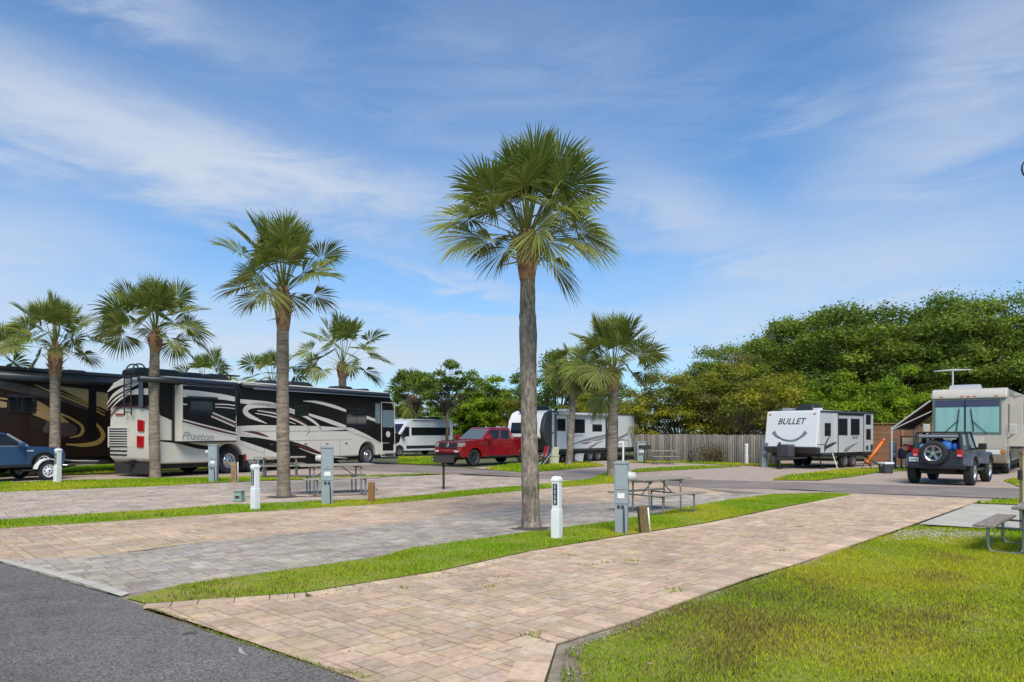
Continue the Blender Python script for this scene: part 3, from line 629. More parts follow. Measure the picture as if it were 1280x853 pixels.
def palm(name, base, top, r0, label, crown, seed, nf=30, collar=0.45, ringed=False, bulge=0.0, nleaf=36, group='cabbage palms around the sites', els=None, skirt=0):
    "base, top: trunk ends (world); crown = (petiole, fan radius)"
    rnd = random.Random(seed); root = thing(name, label, 'palm tree', base, 0, group)
    Hh = (top - base).length; tp = top - base; k = max(18, int(Hh / 0.11)); mb = MB(); n = 28; vs = []
    bend = Vector((rnd.uniform(-.06, .06), rnd.uniform(-.06, .06), 0)) * Hh * .25
    ph = [rnd.random() * 6.28 for _ in range(6)]
    for i in range(k + 1):
        t = i / k; c = tp * t + bend * math.sin(math.pi * t)
        r = r0 * (1.0 - 0.13 * t + 0.16 * math.exp(-t * 22) + 0.03 * math.sin(t * 13 + ph[0]) + bulge * math.exp(-((t - .72) / .09) ** 2)) * (1 + rnd.uniform(-.03, .03))
        for j in range(n):
            a = 6.283 * j / n; rr = r * (1 + .03 * math.sin(3 * a + ph[1] + t * 4) + .018 * math.sin(7 * a + ph[2] + t * 25) + rnd.uniform(-.034, .034))
            vs.append((c.x + rr * math.cos(a), c.y + rr * math.sin(a), c.z - (0.03 if i == 0 else 0)))
    fs = [(i * n + j, i * n + (j + 1) % n, (i + 1) * n + (j + 1) % n, (i + 1) * n + j) for i in range(k) for j in range(n)]
    mb.add(vs, fs); mb.build('trunk', m_ptrunk2 if ringed else m_ptrunk, root, smooth=True)
    # collar of broken leaf bases
    mb = MB(); rt = r0 * .92
    if collar > 0:
        mb.tube([tp + Vector((0, 0, -collar * 1.0)), tp + Vector((0, 0, -collar * .5)), tp + Vector((0, 0, collar * .35)), tp + Vector((0, 0, collar))], [rt * .98, rt * 1.25, rt * 1.45, rt * .5], 14)
        for q in range(int(46 * (1 if collar > .3 else .6))):
            a = rnd.random() * 6.283; z = rnd.uniform(-.55, .55) * collar; o = Vector((math.cos(a), math.sin(a), 0)); rr = rt * 1.25
            L_ = rnd.uniform(.14, .40) * (1.2 if q % 6 == 0 else .8); u = o * rnd.uniform(.45, 1.0) + Vector((0, 0, rnd.uniform(.2, .9)))
            if q % 8 == 0: u = o + Vector((rnd.uniform(-.4, .4), rnd.uniform(-.4, .4), rnd.uniform(-.6, .2))); L_ *= 1.3
            p0 = tp + o * rr * .9 + Vector((0, 0, z)); p1 = p0 + u * L_; s_ = Vector((-o.y, o.x, 0))
            w0, w1 = rnd.uniform(.035, .06), rnd.uniform(.012, .025)
            mb.add([p0 - s_ * w0, p0 + s_ * w0, p1 + s_ * w1, p1 - s_ * w1, p0 - s_ * w0 - o * .03, p0 + s_ * w0 - o * .03, p1 + s_ * w1 - o * .015 , p1 - s_ * w1 - o * .015],
                   [(0, 1, 2, 3), (7, 6, 5, 4), (0, 4, 5, 1), (1, 5, 6, 2), (2, 6, 7, 3), (3, 7, 4, 0)])
        mb.build('leaf_base_collar', m_boot, root)
    V, Fc, T = [], [], []
    Lp, Rf = crown
    for q in range(nf):
        t = (q + .5) / nf; a = q * 2.39996 + rnd.uniform(-.35, .35)
        if els: lo_, hi_ = els
        else: lo_, hi_ = -18, 84
        e = R(hi_ + (lo_ - hi_) * t ** 1.05 + rnd.uniform(-9, 9))
        L_ = Lp * (1.05 - .18 * abs(t - .5)) * rnd.uniform(.85, 1.18); Rr = Rf * rnd.uniform(.85, 1.1) * (.86 if t < .15 else 1)
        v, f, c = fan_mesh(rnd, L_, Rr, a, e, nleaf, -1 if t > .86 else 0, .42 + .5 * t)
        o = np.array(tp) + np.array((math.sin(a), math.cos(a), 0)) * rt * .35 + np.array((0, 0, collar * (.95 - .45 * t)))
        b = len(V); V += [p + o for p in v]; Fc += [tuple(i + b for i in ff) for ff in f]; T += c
    for q in range(skirt):
        a = rnd.random() * 6.283; v, f, c = fan_mesh(rnd, Lp * .55, Rf * .85, a, R(-48 + rnd.uniform(-15, 15)), nleaf, -1, 1.5)
        o = np.array(tp); b = len(V); V += [p + o for p in v]; Fc += [tuple(i + b for i in ff) for ff in f]; T += c
    np_mesh('crown', np.array(V), np.array(Fc), m_frond, np.array(T), root)
    return root
def palm_px(label, bx, by, tx, ty, wpx, crown_px, seed, d=None, **k):
    "trunk foot (bx,by), trunk top (tx,ty), trunk width, (petiole, fan) in photo pixels"
    b = G(bx, by) if d is None else AT(bx, d, 0); s_ = b.y / F
    t = AT(tx, b.y, ZAT(ty, b.y))
    return palm('cabbage_palm', b, t, wpx * s_ / 2, label, (crown_px[0] * s_, crown_px[1] * s_), seed, **k)
palm_px('tallest cabbage palm, its thick grey trunk rising from the grey drive beside the number post', 664, 660, 659, 318, 21.5, (66, 58), 11, nf=44, collar=0.46, bulge=0.10, nleaf=44, els=(2, 86))
palm_px('cabbage palm with long low drooping fronds in front of the wooden fence and trailer tail', 765, 596, 766, 474, 13, (40, 34), 12, nf=34, collar=0.5, ringed=True, els=(10, 88), skirt=2)
palm_px('cabbage palm with rusty brown collar rising behind the picnic table and grey pedestal', 355, 621, 354, 384, 16, (54, 42), 13, nf=32, collar=0.62, ringed=True, els=(12, 88))
palm_px('cabbage palm standing before the rear corner of the cream and black motorhome', 194, 598, 194, 426, 12.8, (40, 33), 14, nf=36, collar=0.42, ringed=True, els=(2, 88))
palm_px('cabbage palm growing between the blue car and the brown and gold motorhome', 68, 596.1, 69, 452, 12.5, (38, 28), 15, nf=32, collar=0.75, ringed=True, els=(8, 88))
palm_px('cabbage palm at the left edge of the photo, only its frond tips in view', -24, 592, -24, 455, 13, (36, 28), 16, nf=26, collar=0.4, ringed=True, els=(5, 86), nleaf=30)
palm_px('cabbage palm behind the front half of the cream and black motorhome', 428, 576, 428, 462, 11, (38, 27), 17, nf=26, collar=0.5, ringed=True, els=(-8, 88), nleaf=30)
palm_px('lowest palm crown peeping over the middle of the black motorhome roof', 342, 576, 342, 487, 9, (28, 21), 18, nf=20, collar=0.4, ringed=True, nleaf=28)
palm_px('small palm crown peeping over the rear roof units of the black motorhome', 255, 576, 255, 485, 8, (25, 21), 19, nf=18, collar=0.4, ringed=True, nleaf=28)
palm_px('thin trunked palm with a hanging mop of fronds in front of the grey travel trailer', 711, 581.6, 716, 462, 8.5, (17, 23), 20, nf=26, collar=0.3, nleaf=30, els=(-55, 60), skirt=9)
palm_px('small palm with a shaggy skirt beside the oak behind the white camper van', 517, 571, 516, 500, 8, (17, 19), 26, d=64, nf=22, collar=0.5, nleaf=26, els=(-50, 80), skirt=8)
# dark mulch ring at the foot of the two nearest palms
def mulch(px, py, r, seed):
    rnd = random.Random(seed); c = G(px, py); mb = MB(); n = 20; vs = [(c.x, c.y, .03)]
    for j in range(n):
        a = 6.283 * j / n; q = r * rnd.uniform(.75, 1.15); vs.append((c.x + q * math.cos(a), c.y + q * math.sin(a) * .8, .017))
    mb.add(vs, [(0, 1 + j, 1 + (j + 1) % n) for j in range(n)]); tag(mb.build('mulch', mat('mulch', (0.07, 0.055, 0.045), 0.95, var=.4, vscale=20)), kind='stuff')
mulch(664, 662, 0.36, 1); mulch(355, 622, 0.5, 2)
# ------------------------------------------------------------------ broadleaf trees
def leaf_mat(name): return mat(name, (0.1, 0.15, 0.03), 0.5, attr=True, trans=0.42, spec=0.2)
m_leaf = leaf_mat('tree_leaves')
m_bark = mat('tree_bark', (0.12, 0.09, 0.065), 0.95, var=0.35, vscale=6, bump=0.8, bscale=18)
def broadleaf(name, seed, Hh, W, trunk_h, base_h, nclump, nleaf, lsize, cols, sparse=0.0, flat=0.55, rt=0.22, D=None):
    "returns (trunk data, crown data); built about the origin"
    rnd = random.Random(seed); r = np.random.default_rng(seed); D = D or W
    zc = (Hh + base_h) / 2; rz = (Hh - base_h) / 2
    cl = []
    tries = 0; lobes = []
    while len(lobes) < max(5, nclump // 5) and tries < 3000:
        tries += 1
        u = r.normal(size=3); u[2] = abs(u[2]) * .9 - .25; u /= np.linalg.norm(u); rr = .50 + .28 * r.random(); Rl = rnd.uniform(.15, .23) * min(W, 2.4 * rz)
        p = np.array((u[0] * W / 2 * rr, u[1] * D / 2 * rr, zc + u[2] * rz * rr))
        if all(np.linalg.norm(p - q[0]) > .58 * (Rl + q[1]) for q in lobes): lobes.append((p, Rl))
    tries = 0
    while len(cl) < nclump and tries < 6000:
        tries += 1
        lp, Rl = lobes[tries % len(lobes)]; u = r.normal(size=3); u[2] = u[2] + .15; u /= np.linalg.norm(u); rr = .55 + .5 * r.random()
        p = lp + u * Rl * rr * np.array((1.05, 1.05, 1.0))
        if p[2] < base_h: continue
        rc = rnd.uniform(.07, .13) * min(W, 2.2 * rz)
        if any(np.linalg.norm(p - q[0]) < 0.55 * (rc + q[1]) * (1 + sparse) for q in cl): continue
        cl.append((p, rc))
    mb = MB(); th = Vector((0, 0, trunk_h)); mid = Vector((rnd.uniform(-.1, .1) * W * .2, 0, trunk_h * .55))
    mb.tube([(0, 0, -.05), mid, th], [rt * 1.3, rt, rt * .8], 10)
    for (p, rc) in cl:
        p = Vector(p); m1 = th.lerp(p, .5) + Vector((0, 0, -.04 * Hh)); mb.tube([th - Vector((0, 0, rnd.random() * trunk_h * .35)), m1, p], [rt * .42, rt * .24, rt * .06], 5)
    V, T = [], []
    wts = np.array([c[1] ** 2 for c in cl]); cnt = (nleaf * wts / wts.sum()).astype(int)
    for (p, rc), n in zip(cl, cnt):
        u = r.normal(size=(n, 3)); u /= np.linalg.norm(u, axis=1)[:, None]; u[:, 2] = np.where(u[:, 2] < -.35, -u[:, 2] * .6, u[:, 2])
        rad = rc * (0.45 + 0.68 * r.random(n) ** .6) * (1 + .25 * np.sin(u[:, 0] * 5 + p[0]) * np.cos(u[:, 1] * 6 + p[1]))
        twig = r.random(n) < .16; rad = np.where(twig, rad * (1.1 + .45 * r.random(n)), rad)
        q = p + u * rad[:, None] * np.array((1, 1, .8))
        nrm = u * .7 + r.normal(size=(n, 3)) * .6 + np.array((0, 0, .55)); nrm /= np.linalg.norm(nrm, axis=1)[:, None]
        a = np.cross(nrm, r.normal(size=(n, 3))); a /= np.linalg.norm(a, axis=1)[:, None]; b = np.cross(nrm, a)
        s_ = lsize * (.6 + .8 * r.random(n))[:, None]
        V.append(np.stack([q - a * s_, q + b * s_ * flat, q + a * s_, q - b * s_ * flat], 1))
        c = np.array(cols[rnd.randrange(len(cols))]) * rnd.uniform(.78, 1.22); cc = c * (.7 + .6 * r.random((n, 1))) * np.array((1, 1, 1)) + (r.random((n, 1)) < .12) * np.array((.05, .045, .004))
        T.append(np.repeat(cc[:, None, :], 4, 1))
    V = np.concatenate(V).reshape(-1, 3); T = np.concatenate(T).reshape(-1, 3)
    return mb, V, np.arange(len(V)).reshape(-1, 4), T
PROTO = {}
def tree(kind, label, px, d, top, wpx, seed, group=None, cat='tree', rot=0.0, name=None):
    "copies of a few grown crowns, each turned and scaled to its own place"
    Hh, W, mk = KINDS_T[kind]
    p = AT(px, d, 0); sz = ZAT(top, d) / Hh * (1.0 if 'shrub' in kind else .93); sx = wpx * d / F / W
    root = thing(name or kind, label, cat, p, rot, group)
    key = (kind, seed)
    if key not in PROTO:
        mb, V, Fc, T = mk(seed); t = mb.build('trunk', m_bark, root, smooth=True); c = np_mesh('crown', V, Fc, m_leaf, T, root)
        PROTO[key] = (t.data, c.data)
    else:
        for nm, me in zip(('trunk', 'crown'), PROTO[key]):
            o = bpy.data.objects.new(nm, me); COL.objects.link(o); o.parent = root
    root.scale = (sx, sx, sz)
    return root
OAK = [(0.14, 0.205, 0.028), (0.175, 0.245, 0.03), (0.115, 0.17, 0.028), (0.21, 0.28, 0.032)]
LIME = [(0.19, 0.29, 0.016), (0.23, 0.32, 0.016), (0.15, 0.245, 0.016)]
OLIVE = [(0.21, 0.22, 0.024), (0.27, 0.27, 0.02), (0.165, 0.19, 0.024), (0.22, 0.20, 0.055)]
MID = [(0.13, 0.195, 0.026), (0.155, 0.225, 0.026), (0.11, 0.165, 0.03)]
KINDS_T = {
    'oak_tree': (12.0, 13.0, lambda s: broadleaf('oak', s, 12.0, 13.0, 3.6, 1.8, 120, 52000, 0.11, OAK, .1, flat=.6, rt=.3)),
    'bright_green_shrub': (5.0, 7.0, lambda s: broadleaf('lime', s, 5.0, 7.0, 0.8, 0.1, 60, 18000, 0.09, LIME, rt=.12)),
    'olive_shrub': (6.0, 7.0, lambda s: broadleaf('olive', s, 6.0, 7.0, 0.9, 0.1, 64, 20000, 0.085, OLIVE, flat=.45, rt=.12)),
    'young_oak_tree': (8.0, 7.5, lambda s: broadleaf('young', s, 8.0, 7.5, 4.6, 3.6, 44, 9500, 0.10, MID, .25, rt=.12)),
    'pale_green_tree': (8.0, 7.0, lambda s: broadleaf('pale', s, 8.0, 7.0, 2.6, 1.0, 46, 12000, 0.10, MID, .15, rt=.16)),
}
TG = 'trees and shrubs behind the wooden fence'
for i, a in enumerate([
    ('oak_tree', 'broad dark oak crown filling the sky edge above the trailer with the curved stripe', 1085, 54, 373, 270, 1, 0.3),
    ('oak_tree', 'tallest oak crown of the row, above the beige motorhome windscreen', 1212, 52, 364, 190, 2, 1.3),
    ('oak_tree', 'oak crown cut by the right edge of the photo', 1300, 50, 382, 190, 1, 2.6),
    ('oak_tree', 'lower oak crown at the left shoulder of the oak row', 935, 55, 424, 150, 2, 0.2),
    ('oak_tree', 'shortest oak of the row, ending it on the left beside the olive bushes', 888, 57, 446, 90, 1, 4.0),
    ('oak_tree', 'oak crown filling the dip in the row left of the broad oak', 1005, 57, 394, 170, 2, 3.1),
    ('oak_tree', 'oak crown between the broad oak and the tallest oak', 1150, 58, 378, 170, 1, 5.0),
    ('bright_green_shrub', 'bright green bush over the roof of the trailer with the curved stripe', 1050, 43, 472, 130, 1, 0.0),
    ('bright_green_shrub', 'bright green bush above the brown board wall and awning', 1118, 42, 474, 120, 2, 1.0),
    ('bright_green_shrub', 'small bright green bush beside the roof antenna of the beige motorhome', 1186, 41, 492, 70, 1, 2.0),
    ('bright_green_shrub', 'bright green bush left of the trailer with the curved stripe, half behind it', 1000, 46, 490, 90, 2, 3.0),
    ('olive_shrub', 'large yellowish olive bush with bare twigs left of the trailer with the curved stripe', 922, 44, 455, 150, 1, 0.0),
    ('olive_shrub', 'olive bush over the middle of the grey plank fence', 850, 46, 466, 130, 2, 1.0),
    ('olive_shrub', 'olive bush over the left end of the grey plank fence by the palm trunk', 795, 48, 490, 110, 1, 2.2),
    ('olive_shrub', 'olive bush touching the left side of the trailer with the curved stripe', 968, 47, 468, 110, 2, 4.0),
    ('olive_shrub', 'pale olive bush behind the roof of the grey travel trailer', 745, 52, 490, 110, 1, 5.0),
    ('bright_green_shrub', 'yellow green bush behind the red pickup cab', 610, 60, 484, 110, 2, 0.6),
    ('bright_green_shrub', 'yellow green bush between the white camper van and the pickup', 560, 62, 505, 100, 1, 1.9),
    ('olive_shrub', 'low olive bush left of the main palm trunk behind the trailer nose', 648, 58, 498, 80, 2, 0.4),
    ('pale_green_tree', 'loose pale green tree right of the tallest palm trunk above the trailer', 697, 55, 430, 105, 1, 0.0),
    ('pale_green_tree', 'pale green tree behind the drooping palm with the long low fronds', 740, 58, 452, 90, 2, 2.0),
    ('pale_green_tree', 'small pale tree left of the tallest palm trunk behind the trailer nose', 645, 64, 470, 60, 1, 3.0),
    ('pale_green_tree', 'wide pale green tree filling the gap between the young oaks and the tallest palm trunk', 592, 63, 470, 110, 1, 1.0),
    ('pale_green_tree', 'soft pale green tree low behind the nose of the white camper van', 500, 66, 488, 70, 2, 4.0),
    ('young_oak_tree', 'open crowned young oak behind the white camper van', 558, 52, 444, 118, 1, 0.0),
    ('young_oak_tree', 'darker young oak leaning over the left end of the white camper van', 520, 58, 452, 70, 2, 1.2),
    ('young_oak_tree', 'low young oak sloping down towards the yellow green bush', 615, 60, 478, 80, 1, 2.4),
]):
    kind, lab, px, d, top, wpx, sd_, rot = a
    tree(kind, lab, px, d, top, wpx, sd_, TG, 'bush' if 'shrub' in kind else 'tree', rot)
# ------------------------------------------------------------------ fences
m_fence = mat('weathered_fence', (0.2, 0.18, 0.155), 0.95, attr=True, var=0.3, vscale=3, bump=0.5, bscale=20, stretch=(3, 3, .5))
def plank_fence(label, P0, P1, h0, h1, seed):
    rnd = random.Random(seed); root = thing('plank_fence', label, 'fence', P0, math.atan2(P1.y - P0.y, P1.x - P0.x))
    L_ = (P1 - P0).length; x = 0; V, Fc, T = [], [], []
    while x < L_:
        w_ = rnd.uniform(.13, .15); h = h0 + (h1 - h0) * x / L_ + rnd.uniform(-.025, .025); y = rnd.uniform(-.012, .004); b = len(V)
        c = .78 * np.array(rnd.choice([(.235, .205, .172), (.20, .175, .15), (.26, .23, .195), (.175, .152, .13)])) * rnd.uniform(.85, 1.12)
        for z in (0.03, h):
            for (u, v) in ((x + .003, y), (x + w_ - .003, y), (x + w_ - .003, y + .022), (x + .003, y + .022)): V.append((u, v, z)); T.append(c * (1 if z > 1 else .92))
        Fc += [(b + i, b + (i + 1) % 4, b + 4 + (i + 1) % 4, b + 4 + i) for i in range(4)] + [(b + 4, b + 5, b + 6, b + 7)]
        x += w_
    np_mesh('boards', np.array(V), np.array(Fc), m_fence, np.array(T), root)
    mb = MB()
    for z in (.35, h0 * .55, h0 - .25): mb.box(0, L_, .024, .064, z, z + .09)
    mb.build('rail', mat('fence_rail', (.17, .15, .125), .95, var=.3), root)
    for k in range(int(L_ / 2.4) + 1):
        mb = MB(); mb.box(k * 2.4, k * 2.4 + .1, .066, .166, 0, h0 - .1); mb.build('post', mat('fence_rail', (.17, .15, .125)), root)
    return root
A_, B_ = AT(792, 44.5), AT(975, 37.0)
plank_fence('grey weathered vertical plank fence between the two travel trailers', A_, B_, ZAT(543, 44.5), ZAT(544, 37.0), 61)
plank_fence('far stretch of grey plank fence behind the red pickup and trailer nose', AT(590, 57), AT(770, 52), 1.25, 1.4, 62)
# brown wall of horizontal boards behind the right-hand sites
m_board = mat('brown_boards', (0.21, 0.105, 0.055), 0.85, var=.25, vscale=2.5, bump=.3, bscale=14, stretch=(.5, 3, 3))
P0, P1 = AT(1080, 37.5), AT(1272, 35.5); root = thing('board_fence', 'reddish brown fence of horizontal boards behind the awning and orange tube', 'fence', P0, math.atan2(P1.y - P0.y, P1.x - P0.x))
L_ = (P1 - P0).length; mb = MB(); hh = ZAT(531, 37)
for k in range(8): mb.box(0, L_, 0, .03, .05 + k * (hh - .05) / 8, .05 + (k + 1) * (hh - .05) / 8 - .012)
mb.build('boards', m_board, root)
for k in range(5):
    mb = MB(); x = k * L_ / 4 if k < 4 else L_ - .15; mb.box(x, x + .14, -.06, -.002, 0, hh + .04); mb.build('post', mat('brown_post', (.27, .15, .085), .85, var=.2, vscale=5), root)
mb = MB(); mb.box(-.05, L_ + .05, -.07, .08, hh + .042, hh + .08); mb.build('top_rail', mat('brown_post', (.27, .15, .085)), root)
# ------------------------------------------------------------------ site furniture
m_galv = mat('galvanised_pipe', (0.33, 0.33, 0.31), 0.45, 0.75, var=.2, vscale=12)
m_wood = mat('grey_table_wood', (0.30, 0.265, 0.215), 0.9, var=.3, vscale=4, bump=.4, bscale=30, stretch=(.6, 6, 6))
m_wood2 = mat('dark_bench_wood', (0.24, 0.21, 0.175), 0.9, var=.3, vscale=4, bump=.4, bscale=30, stretch=(.6, 6, 6))
def picnic_table(label, c, az, s_, wood, zs=1.0):
    root = thing('picnic_table', label, 'picnic table', c, R(90 - az), 'picnic tables on the sites'); root.scale = (s_, s_, s_ * zs)
    mb = MB()
    for k in range(5): y = -.37 + k * .15; mb.box(-.92, .92, y, y + .142, .725, .765)
    for x in (-.55, .55): mb.box(x - .05, x + .05, -.34, .34, .68, .724)
    mb.build('tabletop', wood, root, bevel=.006, seg=1)
    for sg in (-1, 1):
        mb = MB()
        for k in range(2): y = sg * .70 - .13 + k * .132; mb.box(-.92, .92, y, y + .127, .425, .462)
        mb.build('bench', wood, root, bevel=.006, seg=1)
    for x in (-.58, .58):
        mb = MB(); r = .022
        for sg in (-1, 1):
            pts = [(x, sg * .70, .424), (x, sg * .70, .14), (x, sg * .685, .06), (x, sg * .63, .024), (x, sg * .35, .024), (x, sg * .295, .06), (x, sg * .28, .14), (x, sg * .27, .68)]
            mb.tube(catmull(pts, 4), r, 8)
        mb.tube([(x, -.70, .40), (x, .70, .40)], .017, 8)
        mb.build('leg_frame', m_galv, root, smooth=True)
        mb = MB(); sgx = -1 if x > 0 else 1
        mb.tube([(x + sgx * .02, 0, .41), (x + sgx * .42, 0, .69)], .014, 6); mb.build('brace', m_galv, root, smooth=True)
    return root
picnic_table('weathered picnic table on the grass edge right of the near grey pedestal', Vector((3.07, 15.25, 0)), 53, .84, m_wood, 1.14)
picnic_table('picnic table behind the middle pedestal, beside the palm with the brown collar', Vector((-4.78, 19.5, 0)), 64, 1.08, m_wood)
picnic_table('picnic table half hidden by a palm trunk beside the long black motorhome', Vector((-8.75, 27.2, 0)), 76, 1.0, m_wood)
picnic_table('faint grey picnic table standing against the plank fence', AT(829, 38.0), 88, .74, m_wood, 1.25)
picnic_table('dark picnic table cut by the right edge, its bench on the lawn', Vector((7.6, 10.1, 0)), 43, .98, m_wood2, .92)
m_ped = mat('pedestal_grey_paint', (0.29, 0.335, 0.35), 0.5, .15, var=.1, vscale=6)
m_meter = mat('meter_glass', (0.55, 0.55, 0.5), 0.15, coat=.5); m_dk = mat('dark_plastic', (0.03, 0.03, 0.033), 0.5)
m_lab = mat('label_white', (0.75, 0.75, 0.72), 0.5)
def pedestal(label, c, h, w_, rz, meter=1):
    root = thing('power_pedestal', label, 'power pedestal', c, rz, 'grey electric hook-up pedestals')
    a = w_ / 2; mb = MB()
    mb.box(-a * .92, a * .92, -a * .92, a * .92, -.03, h * .42); mb.box(-a, a, -a, a, h * .42, h * .97); mb.build('post', m_ped, root, bevel=.008)
    mb = MB(); mb.prism([(-a * 1.08, h * .972), (a * 1.08, h * .972), (a * 1.08, h * .99), (a * .9, h * 1.005), (-a * .9, h * 1.005), (-a * 1.08, h * .99)], 'y', -a * 1.1, a * 1.1); mb.build('cap', m_ped, root, bevel=.004)
    mb = MB(); mb.box(-a * .8, a * .8, -a * 1.09, -a - .001, h * .62, h * .93); mb.box(-a * .3, a * .3, -a * 1.13, -a * 1.091, h * .66, h * .68); mb.build('door', m_ped, root, bevel=.004)
    mb = MB(); mb.box(-a * .5, a * .5, -a * 1.03, -a - .001, h * .50, h * .57); mb.build('notice', m_lab, root)
    mb = MB(); [mb.box(-a * .55 + q * a * .6, -a * .15 + q * a * .6, -a * 1.05, -a - .001, h * .36, h * .40) for q in range(2)]; mb.build('outlet_cover', m_dk, root)
    mb = MB(); mb.tube([(a * .5, -a * .7, -.02), (a * .5, -a * 1.25, .05), (a * .45, -a * 1.2, h * .30), (a * .4, -a * 1.02, h * .36)], .012, 6); mb.build('cable', m_dk, root)
    if meter:
        mb = MB(); x = a * meter; mb.lathe([(0.0, .13 * meter), (.065, .12 * meter), (.075, .04 * meter), (.085, .02 * meter), (.085, 0), (0, 0)], 'x', (x, 0, h * .80), 18)
        mb.build('meter', m_meter, root, smooth=True)
    return root
pedestal('near grey electric pedestal with round meter beside the picnic table', G(777, 667), 1.20, .225, R(-14))
pedestal('middle grey electric pedestal with round meter on its left, before a picnic table', G(409, 631), 1.36, .28, R(16), -1)
pedestal('grey electric pedestal in front of the motorhome rear wheel', G(267, 603), 1.27, .28, R(8), -1)
pedestal('far grey electric pedestal against the plank fence beside the trailer tail', AT(801, 40.5), 1.15, .5, 0, 0)
pedestal('pale hook-up pedestal beside the awning pole and bending person', AT(1116, 33.0), 1.25, .24, 0, 0)
pedestal('pale hook-up pedestal behind the left edge of the trailer with the curved stripe', AT(955, 35.0), 1.35, .30, 0, 0)
m_white = mat('white_vinyl', (0.74, 0.75, 0.74), 0.4, var=.05, vscale=5)
m_plate = mat('number_plate_dark', (0.035, 0.05, 0.06), 0.4); m_num = mat('number_silver', (0.62, 0.65, 0.66), 0.4)
def number_post(label, c, h, w_, rz, plate_=True, lean=0):
    root = thing('site_post', label, 'site post', c, rz, 'white site number posts'); root.rotation_euler = (0, lean, rz)
    a = w_ / 2; mb = MB(); mb.box(-a, a, -a, a, -.03, h - .03); mb.build('post', m_white, root, bevel=.008)
    mb = MB(); mb.frustum((-a * 1.15, a * 1.15, -a * 1.15, a * 1.15), (-a * .7, a * .7, -a * .7, a * .7), h - .03, h + .015); mb.box(-a * 1.15, a * 1.15, -a * 1.15, a * 1.15, h - .06, h - .0301); mb.build('cap', m_white, root)
    mb = MB(); mb.box(-a * 1.12, a * 1.12, -a * 1.12, a * 1.12, -.02, h * .48); mb.build('sleeve', m_white, root, bevel=.004)
    if plate_:
        mb = MB(); mb.box(-a * .62, a * .62, -a - .012, -a - .001, h * .56, h * .90); p = mb.build('number_plate', m_plate, root, bevel=.003)
        for k, ch in enumerate('1117'[:4]):
            text(ch, 'number', (0, -a - .0125, h * (.85 - .085 * k)), (R(90), 0, 0), h * .088, m_num, p, offset=.002, extrude=.001)
    return root
number_post('nearest white number post standing on the grass strip by the tallest palm', G(696, 674), .98, .125, R(-28))
number_post('white number post beside the green box on the grey drive', G(319, 638), .98, .13, R(-30))
number_post('white post standing in front of the blue car on its dolly', G(71.5, 604), 1.13, .15, R(-25), lean=R(3))
number_post('distant white post by the far grass strip before the plank fence', G(933, 581), 1.06, .13, R(10), False)
m_stub = mat('stub_wood', (0.15, 0.105, 0.045), 0.95, var=.45, vscale=8, bump=.5, bscale=30, stretch=(5, 5, .8))
m_stub2 = mat('stub_wood_orange', (0.24, 0.125, 0.04), 0.95, var=.4, vscale=8, bump=.5, bscale=30, stretch=(5, 5, .8))
def stub(label, c, h, w_, rz, m, lean, pipe=None):
    root = thing('wooden_stub', label, 'wooden post', c, rz, 'short wooden tap posts'); root.rotation_euler = (0, lean, rz); a = w_ / 2
    mb = MB(); mb.box(-a, a, -a * .8, a * .8, -.03, h); mb.build('post', m, root, bevel=.008, seg=1)
    if pipe is not None:
        mb = MB(); mb.tube([(a + .03, -.02, -.03), (a + .03, -.02, h * pipe)], .014, 8); mb.build('pipe', m_white, root, smooth=True)
    else:
        mb = MB(); mb.tube([(a - .005, 0, h * .72), (a + .05, 0, h * .72), (a + .06, 0, h * .6)], .016, 6); mb.build('tap', m_galv, root, smooth=True)
    return root
stub('leaning mossy wooden stub with thin white pipe beside the near pedestal', G(805, 667), .46, .14, R(10), m_stub, R(-5), .93)
stub('orange brown wooden stub with a tap in front of the middle picnic table', G(464, 629), .50, .14, 0, m_stub2, R(1))
stub('tall pale wooden stub with white pipe by the motorhome rear wheel', G(293, 604), .68, .19, 0, mat('stub_wood_pale', (.26, .17, .10), .95, var=.4, vscale=8), 0, 1.02)
